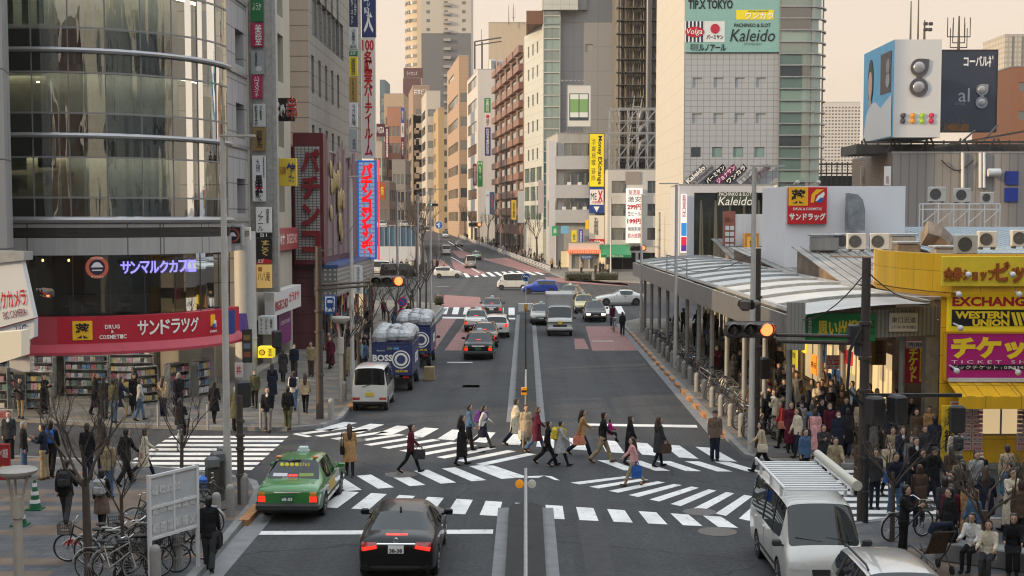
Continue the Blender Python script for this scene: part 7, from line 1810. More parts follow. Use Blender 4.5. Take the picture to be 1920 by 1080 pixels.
def drinks(label, X, Y):
 T = lorry('drinks_truck', label, P_NAVY, X, Y, N_, None, M_NV, L=3.8, W=1.85, H=1.45, z0=.8)
 b = MB(); b.bb(-2.42, 1.38, -.93, .93, 2.26, 2.33); b.build('side_board', P_NAVY, T)
 random.seed(int(Y)); b = MB()
 for i in range(7):
  for j in range(3): b.ell((-2.0 + i * .52, -.52 + j * .52, 2.45 + R0() * .1 + .22 * (1 - abs(i - 3) / 4)), (.44, .46, .30 + R0() * .12), 9, 6)
 o = b.build('wrapped_load', M_FILM, T)
 b = MB()
 for i in range(7): b.tube([(-2.3 + i * .55, -.92, 2.36), (-2.1 + i * .52, -.5, 2.9), (-2.2 + i * .56, .1, 3.0), (-2.0 + i * .52, .9, 2.36)], .012, 5)
 for j in range(4): b.tube([(-2.4, -.7 + j * .46, 2.38), (-1.4, -.6 + j * .4, 2.95), (.4, -.6 + j * .4, 2.98), (1.35, -.7 + j * .46, 2.38)], .012, 5)
 b.build('cargo_net', M_BLACK, T)
 text(T, 'BOSS', -.42, 1.62, .92, .3, INKW, y=-2.44, rz=-pi / 2, bold=.04); text(T, 'COFFEE', -.42, 1.38, .5, .09, INKW, y=-2.44, rz=-pi / 2); text(T, 'Suntory', -.5, 1.95, .36, .1, INKW, y=-2.44, rz=-pi / 2)
 text(T, 'BOSS', -.35, 1.5, 1.5, .5, INKW, y=-.95, rz=0, bold=.04)
 for r, m, e in ((.42, INKW, 0), (.36, M_NV, .006), (.3, INKW, .012), (.2, cm(60, 70, 110), .018)):
  MB().lathe([(r, 0), (r, .008 + e), (0, .008 + e)], (-2.43, -.42, 1.55), 24, M=MR(-pi / 2, 3, 'Y')).build('emblem', m, T)
 text(T, '自販機', .45, 1.02, .55, .12, INKY, y=-2.44, rz=-pi / 2)
 for yy, m in ((.1, cm(110, 130, 90)), (-.2, cm(90, 150, 200))): MB().bb(-2.436, -2.425, yy - .12, yy + .12, 2.0, 2.1).build('sticker', m, T)
 return T
drinks('navy drinks truck with wrapped load and lettered tailboard behind the white van', -6.1, 62.8); drinks('second navy drinks truck further up the left kerb', -5.95, 72.6)
tag(MB().rbox((-4.75, 65.2, .35), (.5, .45, .68), .02).build('cardboard_box', mat('cardboard', (.33, .24, .13), .8, var=.15)), 'brown cardboard box standing beside the navy drinks trucks', 'box')
# ================================================================== people
M_SKIN = mat('skin', (.48, .30, .215), .55); M_EYE = mat('eye_dark', (.03, .02, .02), .4); M_LIP = mat('lips', (.40, .16, .14), .5)
PAL = dict(black=(.014, .014, .016), charcoal=(.04, .04, .044), grey=(.15, .15, .155), navy=(.016, .020, .036), beige=(.44, .35, .24), cream=(.55, .49, .38), camel=(.38, .22, .10), brown=(.085, .056, .038), maroon=(.09, .014, .028), red=(.42, .015, .022),
 white=(.60, .59, .57), olive=(.09, .09, .05), denim=(.07, .125, .22), blue=(.03, .11, .38), pink=(.62, .32, .32), magenta=(.42, .03, .17), teal=(.02, .16, .19), purple=(.13, .05, .23), khaki=(.30, .24, .15), yellow=(.60, .45, .05), salmon=(.62, .22, .15), lightgrey=(.34, .34, .35), darkbrown=(.03, .02, .014), mint=(.3, .55, .47), plaid=(.14, .1, .08))
def cloth(c): return mat('cloth_' + c, PAL[c], .9, spec=.15, var=.3, vscale=9, bump=.5, bscale=14)
M_HAIR = {'black': mat('hair_black', (.012, .010, .010), .45), 'brown': mat('hair_brown', (.045, .024, .014), .5), 'grey': mat('hair_grey', (.2, .2, .2), .6)}
POSES = {  # thigh L,R  knee L,R  arm swing L,R  elbow L,R  lean (degrees)
 'walk': (24, -20, 6, 22, -22, 24, 18, 26, 3), 'stride': (-22, 27, 30, 8, 26, -24, 30, 16, 4), 'step': (12, -9, 4, 14, -10, 12, 12, 16, 1), 'stand': (2, -2, 2, 2, 3, -4, 10, 14, 0), 'phone': (2, -3, 2, 3, 22, 24, 88, 95, 2), 'sit': (84, 80, 84, 80, 25, 25, 50, 55, 4)}
def joints(pose):
 tl, tr, kl, kr, al, ar, el_, er, ln = [rad(v) for v in POSES[pose]]
 J = {}
 P = V3((0, 0, .90)); J['pel'] = P; up = V3((sin(ln), 0, cos(ln)))
 J['waist'] = P + up * .16; J['chest'] = P + up * .40; J['neck'] = P + up * .55; J['head'] = P + up * .665 + V3((.02, 0, 0))
 for s, t, k, a, e in ((1, tl, kl, al, el_), (-1, tr, kr, ar, er)):
  n = 'L' if s > 0 else 'R'
  h = P + V3((0, s * .085, -.03)); kn = h + V3((sin(t), 0, -cos(t))) * .41; an = kn + V3((sin(t - k), 0, -cos(t - k))) * .40
  sh = P + up * .485 + V3((0, s * .152, 0)); eb = sh + V3((sin(a), s * .14, -cos(a))).normalized() * .27; wr = eb + V3((sin(a + e), s * .0 - (.25 * s if pose == 'phone' else 0), -cos(a + e))).normalized() * .235
  fd = V3((cos(t - k) * .9 + .1, 0, sin(t - k) * .7)).normalized()
  if pose == 'sit': fd = V3((1, 0, 0))
  J[n] = (h, kn, an, sh, eb, wr, fd)
 lo = min(min((J[n][2] - V3((0, 0, .075))).z, (J[n][2] + J[n][6] * .16 - V3((0, 0, .06))).z) for n in 'LR')
 sft = V3((0, 0, -lo))
 for k in list(J):
  J[k] = tuple(v + sft if i < 6 else v for i, v in enumerate(J[k])) if k in 'LR' else J[k] + sft
 return J
def remesh(b, vox, mats, name, extra=None):
 me = bpy.data.meshes.new('t'); me.from_pydata(b.v, [], b.f); o = link('t', me)
 r = o.modifiers.new('r', 'REMESH'); r.mode = 'VOXEL'; r.voxel_size = vox
 s = o.modifiers.new('s', 'SMOOTH'); s.iterations = 3; s.factor = .5
 d = o.modifiers.new('d', 'DECIMATE'); d.ratio = .45
 bpy.context.view_layer.update()
 ev = bpy.data.meshes.new_from_object(o.evaluated_get(bpy.context.evaluated_depsgraph_get())); bpy.data.objects.remove(o)
 m = MB(); m.add([v.co for v in ev.vertices], [tuple(p.vertices) for p in ev.polygons]); bpy.data.meshes.remove(ev)
 if extra: extra(m)
 me = m.mesh(name, mats); me.shade_smooth(); return me
GM = {}
def garment(pose, kind):
 if (pose, kind) in GM: return GM[pose, kind]
 J = joints(pose); b = MB(); ex = None; vox = .017; mats = [M_SKIN]
 def torso(g, top=True):
  b.tube([J['pel'] - V3((0, 0, .08)), J['pel'] + V3((0, 0, .02)), J['waist'], J['chest'] - V3((0, 0, .06)), J['chest'] + V3((0, 0, .05)), J['neck'] - V3((0, 0, .04)), J['neck']], [.13 + g, .15 + g, .125 + g, .148 + g, .146 + g, .1 + g, .055 + g * .6], 14, sq=.66)
  for n in 'LR': b.ell(J[n][3] - V3((0, 0, .01)), (.058 + g * .6,) * 3, 10, 7)
 def arm(n, g, cuff=0.0):
  h, k, a, s, e, w, f = J[n]; b.tube([s, s.lerp(e, .4), e, e.lerp(w, .4), w + (w - e) * cuff], [.052 + g, .047 + g, .039 + g, .036 + g, .027 + g], 9)
 def leg(n, g, cuff=0.0):
  h, k, a, *_ = J[n]; b.tube([h + V3((0, 0, .02)), h.lerp(k, .35), k, k.lerp(a, .35), a], [.092 + g, .078 + g, .055 + g, .054 + g, .036 + g + cuff], 10)
 if kind == 'body':
  torso(0); H = J['head']
  b.tube([J['neck'] - V3((0, 0, .05)), J['neck'] + V3((.01, 0, .06))], .05, 10)
  b.ell(H + V3((0, 0, .03)), (.095, .076, .105), 14, 10); b.ell(H + V3((.025, 0, -.045)), (.068, .056, .065), 12, 8)
  b.ell(H + V3((.098, 0, -.012)), (.018, .013, .022), 8, 6)
  for s in (1, -1): b.ell(H + V3((0, s * .078, -.005)), (.02, .012, .03), 8, 6)
  for n in 'LR':
   arm(n, 0); leg(n, 0); h, k, a, s, e, w, f = J[n]; d = (w - e).normalized()
   b.tube([w, w + d * .05, w + d * .09], [.026, .034, .03], 8, sq=.55)
   b.tube([a, a + V3((0, 0, -.03))], .04, 8); b.ell(a + f * .06 - V3((0, 0, .045)), (.12, .042, .035), 10, 6)
  def ex(m):
   for s in (1, -1):
    m.cur = 1; m.ell(H + V3((.083, s * .03, .02)), (.012, .014, .007), 8, 6); m.ell(H + V3((.086, s * .031, .042)), (.008, .02, .004), 8, 5)
   m.cur = 2; m.ell(H + V3((.085, 0, -.062)), (.01, .022, .007), 8, 6); m.cur = 0
   for n in 'LR':
    h, k, a, s, e, w, f = J[n]; d = (w - e).normalized(); sd_ = 1 if n == 'L' else -1
    side = d.cross(V3((0, 1, 0))).normalized(); c_ = V3((0, -sd_ * .35, 0))
    for i, (o, L_) in enumerate(((-.024, .06), (-.008, .072), (.008, .068), (.023, .052))):
     p = w + d * .08 + side * o; m.tube([p, p + d * L_ * .5, p + (d + c_) .normalized() * L_ * .95], [.0088, .0082, .0065], 6)
    p = w + d * .035 - side * .028; m.tube([p, p - side * .025 + d * .025, p - side * .022 + d * .055], [.0105, .0095, .0075], 6)
  mats = [M_SKIN, M_EYE, M_LIP]
 elif kind in ('jacket', 'coat', 'longcoat', 'puffer', 'dress'):
  g = .038 if kind == 'puffer' else .022
  torso(g)
  for n in 'LR': arm(n, g * .8)
  if kind != 'jacket' and kind != 'puffer':
   drop = {'coat': .42, 'longcoat': .6, 'dress': .36}[kind]
   hm = (J['L'][1] + J['R'][1]) / 2; st_ = abs(J['L'][1].x - J['R'][1].x) * .42
   b.tube([J['waist'] + V3((0, 0, .05)), J['pel'], J['pel'] - V3((-.0, 0, drop * .5)), J['pel'] - V3((-(hm.x - J['pel'].x) * .6, 0, drop))], [.15 + g, .18 + g, .20 + g, .20 + g + st_ * .35], 16, sq=.8)
  else:
   b.tube([J['waist'], J['pel'] - V3((0, 0, .06)), J['pel'] - V3((0, 0, .12))], [.14 + g, .165 + g, .165 + g], 14, sq=.7)
  c_ = J['neck']; b.tube([c_ - V3((0, 0, .05)), c_ + V3((0, 0, .025))], [.085, .066 + g * .3], 12); vox = .02
 elif kind in ('trousers', 'slim', 'jeans'):
  g = .008 if kind == 'slim' else .02
  b.tube([J['waist'] - V3((0, 0, .04)), J['pel'], J['pel'] - V3((0, 0, .1))], [.135 + g, .158 + g, .14 + g], 12, sq=.68)
  for n in 'LR': leg(n, g, 0 if kind == 'slim' else .018)
  if kind == 'slim': vox = .015
 elif kind == 'skirt':
  hm = (J['L'][1] + J['R'][1]) / 2; b.tube([J['waist'] - V3((0, 0, .02)), J['pel'], J['pel'] - V3((-(hm.x - J['pel'].x) * .5, 0, .42))], [.15, .18, .235], 16, sq=.85); vox = .02
 elif kind == 'shoes':
  for n in 'LR':
   h, k, a, s, e, w, f = J[n]; b.tube([a + V3((0, 0, .03)), a - V3((0, 0, .03))], [.044, .05], 8)
   c_ = a + f * .06 - V3((0, 0, .042)); M3 = f.to_track_quat('X', 'Z').to_matrix(); b.ell(c_, (.14, .05, .038), 12, 7, M=M3)
  vox = .013
 elif kind.startswith('hair'):
  H = J['head']; b.ell(H + V3((-.016, 0, .05)), (.105, .089, .106), 14, 9); b.ell(H + V3((-.045, 0, -.02)), (.07, .082, .085), 12, 8)
  if kind == 'hair_long':
   b.tube([H + V3((-.04, 0, .05)), H + V3((-.075, 0, -.08)), H + V3((-.12, 0, -.24)), H + V3((-.135, 0, -.36))], [.085, .088, .08, .045], 10, sq=1.1)
  if kind == 'hair_bob': b.ell(H + V3((-.025, 0, -.035)), (.095, .1, .11), 12, 8)
  if kind == 'hair_hat': b.ell(H + V3((0, 0, .085)), (.112, .098, .075), 14, 8); b.ell(H + V3((.07, 0, .075)), (.09, .085, .014), 12, 6)
  if kind == 'hair_bun': b.ell(H + V3((-.12, 0, .06)), (.05, .05, .05), 10, 7)
  vox = .015
  b2 = [v for v in b.v]; b.v = [(min(v[0], H.x + (.075 if v[2] > H.z + .075 else .018)), v[1], v[2]) if kind != 'hair_hat' or v[2] < H.z + .06 else v for v in b2]
 GM[pose, kind] = remesh(b, vox, mats, kind, ex)
 return GM[pose, kind]
LABELS = set(); NPEOPLE = 0
def person(pose, x, y, face, label, top=('jacket', 'black'), legs=('trousers', 'black'), hair=('hair', 'black'), shoes='black', h=1.66, group=None, z=0.0, skirt=None, bag=None, mask=False, inner=None):
 T = thing('person', label, 'person', (x, y, z), rad(face), group)
 s = h / 1.70; T.scale = (s, s, s)
 link('body', garment(pose, 'body'), T)
 o = link('legwear', garment(pose, legs[0]), T); setmat(o, cloth(legs[1]))
 o = link({'jacket': 'jacket', 'puffer': 'jacket', 'dress': 'dress'}.get(top[0], 'coat'), garment(pose, top[0]), T); setmat(o, cloth(top[1]))
 if skirt: o = link('skirt', garment(pose, 'skirt'), T); setmat(o, cloth(skirt))
 o = link('shoes', garment(pose, 'shoes'), T); setmat(o, cloth(shoes))
 o = link('hair' if hair[0] != 'hair_hat' else 'hat', garment(pose, hair[0]), T); setmat(o, M_HAIR.get(hair[1]) or cloth(hair[1]))
 J = joints(pose)
 if mask:
  b = MB(); b.ell(J['head'] + V3((.07, 0, -.045)), (.035, .058, .045), 10, 7); b.build('face_mask', cloth('white'), T, smooth=60)
 if inner:
  b = MB(); b.ell(J['neck'] + V3((.07, 0, -.06)), (.05, .05, .09), 10, 7); b.build('shirt_front', cloth(inner), T, smooth=60)
 if bag: carry(T, bag[0], bag[1], bag[2], J, s)
 return T
def carry(P, kind, col, label, J, s):
 """a bag carried by a person stays a thing of its own"""
 R = MR(P.rotation_euler.z, 3, 'Z'); loc = lambda v: V3(P.location) + R @ (V3(v) * s)
 m = cloth(col); b = MB()
 if kind == 'backpack':
  c_ = J['chest'] + V3((-.21, 0, -.06)); p = loc(c_); B = thing('backpack', label, 'bag', tuple(p), P.rotation_euler.z)
  b.rbox((0, 0, 0), (.17, .29, .42), .06); b.build('body', m, B); b = MB(); b.rbox((-.1, 0, -.07), (.07, .22, .2), .03); b.build('pocket', m, B)
  b = MB()
  for q in (1, -1): b.tube([(.06, q * .09, .18), (.18, q * .11, .24), (.36, q * .12, .1), (.34, q * .13, -.06), (.1, q * .12, -.15)], .018, 6)
  b.build('strap', m, B)
 else:
  sd_ = 'R' if kind in ('tote', 'briefcase') else 'L'
  h = J[sd_][5]; sg = -1 if sd_ == 'R' else 1
  if kind == 'shoulder': h = J['pel'] + V3((0, sg * .24, .22))
  p = loc(h); B = thing({'tote': 'tote_bag', 'briefcase': 'briefcase', 'shoulder': 'shoulder_bag', 'carrier': 'carrier_bag'}[kind], label, 'bag', tuple(p), P.rotation_euler.z)
  w_, hh, d = dict(tote=(.36, .3, .12), briefcase=(.42, .3, .09), shoulder=(.32, .25, .13), carrier=(.28, .36, .1))[kind]
  b.rings([[(x * w_ / 2 * t, y * d / 2 * t, z) for x, y in ((-1, -1), (1, -1), (1, 1), (-1, 1))] for z, t in ((-.12 - hh, .94), (-.12 - hh * .5, 1.05), (-.12, .9))]); b.build('body', m, B)
  b = MB()
  for q in (1, -1): b.tube([(-w_ * .28, q * d * .3, -.14), (-w_ * .16, q * .02, -.02 if kind != 'shoulder' else .3), (w_ * .16, q * .02, -.02 if kind != 'shoulder' else .3), (w_ * .28, q * d * .3, -.14)], .011, 6)
  b.build('handle', m, B)
 return B
def at_px(px, py): g = G(px, py); return g.x, g.y
L_ = 'hair_long'
CW = [
 ('step', 656, 893, 100, 'woman in camel coat and black tights walking away on the left diagonal stripes', ('coat', 'camel'), ('slim', 'black'), (L_, 'brown'), 1.62, None, ('shoulder', 'black', 'small black shoulder bag of the woman in the camel coat')),
 ('walk', 770, 886, 0, 'woman in maroon jacket with dark shopping bag on the left crossing', ('jacket', 'maroon'), ('slim', 'black'), ('hair_bun', 'black'), 1.58, None, ('tote', 'charcoal', 'dark grey shopping bag of the woman in maroon')),
 ('step', 866, 872, 5, 'woman in long black coat touching her face on the left crossing', ('longcoat', 'black'), ('slim', 'black'), (L_, 'black'), 1.63, None, None),
 ('step', 879, 846, 10, 'boy in blue denim jacket behind the woman in the long black coat', ('jacket', 'denim'), ('trousers', 'black'), ('hair', 'black'), 1.62, None, None),
 ('stride', 905, 840, 0, 'girl in white sweater and navy skirt with purple backpack', ('jacket', 'white'), ('slim', 'charcoal'), (L_, 'black'), 1.56, 'navy', ('backpack', 'purple', 'purple backpack of the girl in the white sweater')),
 ('walk', 966, 834, 8, 'person in cream coat half hidden at the end of the median', ('coat', 'cream'), ('trousers', 'navy'), ('hair', 'black'), 1.68, None, None),
 ('stand', 986, 845, -75, 'woman in beige coat over a black dress facing the viewer at the median', ('coat', 'beige'), ('slim', 'khaki'), ('hair_bob', 'brown'), 1.57, None, ('tote', 'cream', 'cream bag held by the woman in the beige coat')),
 ('walk', 1006, 848, 0, 'woman in maroon coat and blue jeans stepping right of the median', ('coat', 'maroon'), ('jeans', 'denim'), ('hair_bob', 'brown'), 1.60, None, None),
 ('stride', 1026, 872, 5, 'boy in black jacket beside the child with the yellow backpack', ('jacket', 'black'), ('trousers', 'black'), ('hair', 'black'), 1.5, None, None),
 ('walk', 1050, 875, 0, 'boy in light grey top and shorts with black socks', ('dress', 'lightgrey'), ('slim', 'black'), ('hair', 'black'), 1.52, None, ('backpack', 'yellow', 'bright yellow backpack of the boy in grey')),
 ('stride', 1090, 855, 0, 'woman in camel coat and jeans with salmon pink bag at mid crossing', ('coat', 'camel'), ('jeans', 'navy'), (L_, 'black'), 1.63, None, ('tote', 'salmon', 'salmon pink bag of the woman in the camel coat and jeans')),
 ('walk', 1130, 868, 0, 'man in black jacket and khaki trousers carrying a child in magenta', ('jacket', 'black'), ('trousers', 'khaki'), ('hair', 'black'), 1.72, None, None),
 ('step', 1181, 870, 10, 'woman in black coat with white mask and pale scarf', ('longcoat', 'black'), ('slim', 'black'), ('hair_bob', 'black'), 1.58, None, None),
 ('walk', 1187, 911, 185, 'girl in pale pink jacket with pink bag, nearest of the right crossing', ('jacket', 'pink'), ('slim', 'khaki'), (L_, 'brown'), 1.5, None, ('carrier', 'blue', 'bright blue carrier bag of the girl in pale pink')),
 ('step', 1235, 875, 15, 'woman in olive and black jacket with a brown bag on the right crossing', ('coat', 'charcoal'), ('slim', 'black'), (L_, 'brown'), 1.62, None, ('tote', 'brown', 'brown leather bag of the woman on the right crossing')),
 ('stand', 1340, 864, -90, 'person in checked brown jacket and jeans facing the viewer by the right kerb', ('puffer', 'plaid'), ('jeans', 'navy'), ('hair_hat', 'charcoal'), 1.66, None, None),
 ('walk', 1428, 884, 175, 'woman in beige jacket and black trousers stepping off the right kerb', ('jacket', 'beige'), ('trousers', 'black'), ('hair_bob', 'black'), 1.62, None, ('shoulder', 'cream', 'cream shoulder bag of the woman stepping off the right kerb')),
 ('stand', 1508, 905, -60, 'man in denim jacket behind the roof rack of the white van', ('jacket', 'denim'), ('trousers', 'black'), ('hair', 'black'), 1.64, None, None),
 ('step', 393, 1072, 92, 'man in black suit walking away along the near left kerb', ('jacket', 'black'), ('trousers', 'charcoal'), ('hair', 'black'), 1.72, None, ('briefcase', 'black', 'black briefcase of the man in the black suit')),
 ('walk', 125, 993, 95, 'person in black hooded jacket walking away over the plaza', ('puffer', 'black'), ('trousers', 'charcoal'), ('hair_hat', 'black'), 1.7, None, ('backpack', 'charcoal', 'dark backpack on the black hooded jacket')),
 ('step', 192, 1006, 90, 'woman in black top and plaid skirt behind the bare plaza tree', ('jacket', 'black'), ('slim', 'black'), ('hair_bob', 'black'), 1.56, 'plaid', ('backpack', 'lightgrey', 'pale grey backpack of the woman in the plaid skirt')),
 ('stand', 204, 944, 80, 'man in brown jacket and blue jeans seen from behind on the plaza', ('jacket', 'khaki'), ('jeans', 'denim'), ('hair', 'brown'), 1.7, None, None),
 ('stand', 165, 908, 100, 'person in black jacket beside the bare plaza tree', ('jacket', 'black'), ('trousers', 'navy'), ('hair', 'black'), 1.68, None, None),
 ('stand', 190, 890, 60, 'person in charcoal coat waiting at the plaza edge', ('coat', 'charcoal'), ('trousers', 'black'), ('hair', 'black'), 1.64, None, None),
 ('walk', 237, 918, 60, 'man in black suit stepping towards the left zebra', ('jacket', 'black'), ('trousers', 'black'), ('hair', 'black'), 1.72, None, None),
 ('stride', 271, 908, 20, 'woman in cream coat with crossed bag strap by the left zebra', ('coat', 'cream'), ('slim', 'navy'), ('hair_bob', 'black'), 1.6, None, ('shoulder', 'brown', 'dark brown shoulder bag of the woman in the cream coat')),
 ('stand', 18, 868, -80, 'man in dark suit facing the viewer at the left picture edge', ('jacket', 'charcoal'), ('trousers', 'black'), ('hair', 'brown'), 1.7, None, None),
 ('stand', 46, 905, 20, 'man in black jacket and jeans at the left edge of the plaza', ('jacket', 'black'), ('jeans', 'denim'), ('hair', 'grey'), 1.7, None, None),
 ('phone', 84, 908, 180, 'man in navy jacket and khaki trousers holding something red', ('jacket', 'navy'), ('trousers', 'khaki'), ('hair', 'black'), 1.68, None, None),
 ('step', 97, 903, 90, 'person with blue backpack in the group at the left plaza edge', ('jacket', 'black'), ('trousers', 'black'), ('hair', 'black'), 1.7, None, ('backpack', 'blue', 'bright blue backpack in the group at the left plaza edge')),
 ('sit', 338, 842, 95, 'person in black jacket riding away on a bicycle over the left zebra', ('jacket', 'black'), ('trousers', 'black'), ('hair', 'black'), 1.68, None, None),
 ('step', 402, 800, 80, 'woman in black jacket and black skirt near the shop entrance kerb', ('jacket', 'black'), ('slim', 'black'), ('hair_bob', 'black'), 1.6, 'black', None),
 ('stand', 443, 808, 100, 'person in olive jacket beside the signal pole on the left pavement', ('coat', 'olive'), ('trousers', 'black'), ('hair', 'grey'), 1.66, None, None),
 ('step', 478, 772, -85, 'woman in green jacket and white mask walking towards the viewer', ('puffer', 'olive'), ('slim', 'black'), (L_, 'black'), 1.6, None, None),
 ('step', 502, 811, -88, 'man in black jacket and grey trousers walking towards the viewer', ('jacket', 'black'), ('trousers', 'grey'), ('hair', 'black'), 1.7, None, None),
 ('step', 540, 807, 92, 'person in black top and olive trousers walking away on the left pavement', ('jacket', 'black'), ('trousers', 'olive'), ('hair', 'black'), 1.66, None, ('backpack', 'black', 'black backpack over the olive trousers')),
 ('step', 551, 776, 92, 'woman in white and denim clothes walking away on the left pavement', ('jacket', 'white'), ('jeans', 'denim'), ('hair_bob', 'brown'), 1.6, None, ('backpack', 'navy', 'navy backpack of the woman in white and denim')),
 ('step', 573, 781, 88, 'woman in beige jacket and black trousers walking away by the dark pole', ('jacket', 'beige'), ('slim', 'black'), (L_, 'brown'), 1.6, None, None),
 ('step', 511, 758, 90, 'woman in long navy coat walking away on the left pavement', ('longcoat', 'navy'), ('slim', 'black'), (L_, 'black'), 1.6, None, None),
 ('stand', 552, 716, -85, 'man in navy jacket and white mask walking down the left pavement', ('jacket', 'navy'), ('trousers', 'charcoal'), ('hair', 'black'), 1.7, None, None),
 ('step', 531, 722, 90, 'woman in charcoal coat further up the left pavement', ('coat', 'charcoal'), ('slim', 'black'), (L_, 'black'), 1.6, None, None),
 ('stand', 196, 792, 80, 'person in black jacket looking into the drug store', ('jacket', 'black'), ('trousers', 'charcoal'), ('hair', 'black'), 1.66, None, None),
 ('stand', 214, 800, 70, 'person in olive jacket and jeans before the drug store racks', ('jacket', 'olive'), ('jeans', 'denim'), ('hair', 'black'), 1.7, None, None),
 ('stand', 252, 768, 200, 'person in maroon coat inside the drug store entrance', ('coat', 'maroon'), ('slim', 'black'), (L_, 'black'), 1.62, None, None),
 ('walk', 336, 782, 110, 'man in black jacket with a carrier bag by the drug store bollard', ('jacket', 'black'), ('trousers', 'navy'), ('hair', 'grey'), 1.68, None, ('carrier', 'black', 'dark carrier bag of the man by the drug store bollard')),
 ('stand', 684, 706, 60, 'delivery man in light blue jacket beside the navy drinks truck', ('jacket', 'denim'), ('trousers', 'navy'), ('hair', 'black'), 1.66, None, None),
 ('step', 1167, 629, 88, 'man in black jacket with red collar pushing a bicycle up the right kerb', ('jacket', 'black'), ('trousers', 'navy'), ('hair', 'black'), 1.6, None, None),
 ('step', 1148, 612, 90, 'cyclist in maroon jacket beside the far end of the canopy', ('jacket', 'maroon'), ('trousers', 'black'), ('hair', 'black'), 1.6, None, None),
 ('phone', 1693, 1058, -20, 'man in black hooded jacket reading a phone beside the silver car', ('jacket', 'black'), ('trousers', 'black'), ('hair', 'black'), 1.7, None, None),
 ('stand', 1722, 1000, 95, 'woman in rust brown jacket with navy bag behind the phone reader', ('coat', 'brown'), ('jeans', 'navy'), ('hair_bob', 'brown'), 1.6, None, ('shoulder', 'navy', 'navy shoulder bag of the woman in rust brown')),
 ('walk', 1770, 1030, 85, 'person in long charcoal coat stepping away beside the pushchair', ('longcoat', 'charcoal'), ('trousers', 'black'), ('hair_bob', 'black'), 1.66, None, None),
 ('step', 1664, 930, -80, 'woman in beige trench coat and white mask with a blue pouch on the side zebra', ('coat', 'beige'), ('slim', 'black'), ('hair_bob', 'black'), 1.6, None, ('tote', 'blue', 'bright blue pouch of the woman in the beige trench coat')),
 ('step', 1690, 905, -85, 'man in navy suit and tie on the side zebra', ('jacket', 'navy'), ('trousers', 'navy'), ('hair', 'black'), 1.7, None, None),
 ('step', 1715, 930, -80, 'man in black suit with white shirt on the side zebra', ('jacket', 'black'), ('trousers', 'black'), ('hair', 'black'), 1.7, None, None),
 ('stand', 1728, 950, -75, 'woman in black coat over a magenta top on the side zebra', ('longcoat', 'black'), ('slim', 'black'), ('hair_bob', 'black'), 1.6, None, None),
 ('step', 1751, 882, 90, 'man in bright navy jacket walking away before the ticket shop', ('jacket', 'navy'), ('trousers', 'charcoal'), ('hair', 'black'), 1.72, None, None),
 ('stand', 1790, 905, 95, 'person in pale pink hooded jacket with grey backpack before the ticket shop', ('puffer', 'cream'), ('trousers', 'brown'), ('hair', 'black'), 1.66, None, ('backpack', 'charcoal', 'grey backpack on the pale hooded jacket')),
 ('step', 1828, 962, -80, 'man in white shirt jacket and jeans at the near right pavement', ('jacket', 'lightgrey'), ('jeans', 'navy'), ('hair', 'black'), 1.7, None, None),
 ('stand', 1886, 945, 100, 'person in beige trench coat at the right picture edge', ('coat', 'beige'), ('slim', 'black'), ('hair', 'brown'), 1.66, None, None),
 ('stand', 1890, 985, -100, 'woman in teal jacket and orange brown hat at the right edge', ('puffer', 'teal'), ('trousers', 'black'), ('hair_hat', 'brown'), 1.56, None, None),
 ('step', 1816, 1035, 80, 'woman in long camel coat with long fair hair near the bare tree', ('longcoat', 'camel'), ('slim', 'black'), (L_, 'brown'), 1.62, None, None),
 ('sit', 1822, 1082, -130, 'woman in white blouse and black jumper sitting at the lower right', ('jacket', 'white'), ('slim', 'black'), (L_, 'black'), 1.6, None, None),
 ('sit', 1852, 1098, -120, 'woman in cream jacket sitting with a red bag at the lower right', ('jacket', 'cream'), ('slim', 'charcoal'), ('hair_bob', 'brown'), 1.6, None, None),
 ('sit', 1898, 1085, -110, 'person in black jacket sitting at the right bottom corner', ('jacket', 'black'), ('trousers', 'black'), (L_, 'black'), 1.62, None, None),
 ('step', 1466, 848, 178, 'woman in bright red jacket and black trousers at the canopy corner', ('jacket', 'red'), ('slim', 'black'), ('hair_bob', 'black'), 1.62, None, ('shoulder', 'salmon', 'tan orange shoulder bag of the woman in the red jacket')),
 ('stand', 1527, 868, 92, 'woman in long pale pink coat seen from behind at the right kerb corner', ('longcoat', 'pink'), ('slim', 'cream'), ('hair_bob', 'brown'), 1.62, None, ('shoulder', 'charcoal', 'dark round shoulder bag on the pale pink coat')),
 ('stand', 1570, 872, -85, 'woman in navy coat and jeans with white mask at the right kerb corner', ('coat', 'navy'), ('jeans', 'denim'), ('hair_bob', 'black'), 1.6, None, None),
 ('step', 1500, 800, 95, 'woman in cream trench coat seen from behind under the canopy end', ('longcoat', 'cream'), ('slim', 'black'), (L_, 'brown'), 1.62, None, None),
 ('step', 1556, 818, -88, 'man in black coat and white mask coming out from the canopy', ('coat', 'black'), ('trousers', 'black'), ('hair', 'black'), 1.7, None, ('shoulder', 'brown', 'brown shoulder bag of the masked man in black')),
 ('step', 1585, 845, -90, 'man in dark blue jumper and jeans coming out from the canopy', ('jacket', 'navy'), ('jeans', 'navy'), ('hair', 'black'), 1.7, None, None),
]
CANS = []
for c_ in CW:
 pose, px, py, face, lab, top, legs, hair, h, sk, bag = c_
 x, y = at_px(px, py); z = 0.0
 if (x < -7.4 and (y < 42 or y > 50.5)) or (x > 7.4 and y > 47) or (x > 8.1 and y < 34) or (7.4 < x and 42.2 < y < 47): z = .145
 if -13 < x < -8.7 and 42 < y < 48.5: z = 0
 if pose == 'sit': z = .40 if 'riding' in lab else z + .02
 T = person(pose, x, y, face, lab, top, legs, hair, h=h, z=z, skirt=sk, bag=bag, mask='mask' in lab, inner='white' if 'suit' in lab or 'grey trousers' in lab else None, shoes='brown' if 'khaki' in legs else 'black')
 CANS.append((x, y))
 LABELS.add(lab)
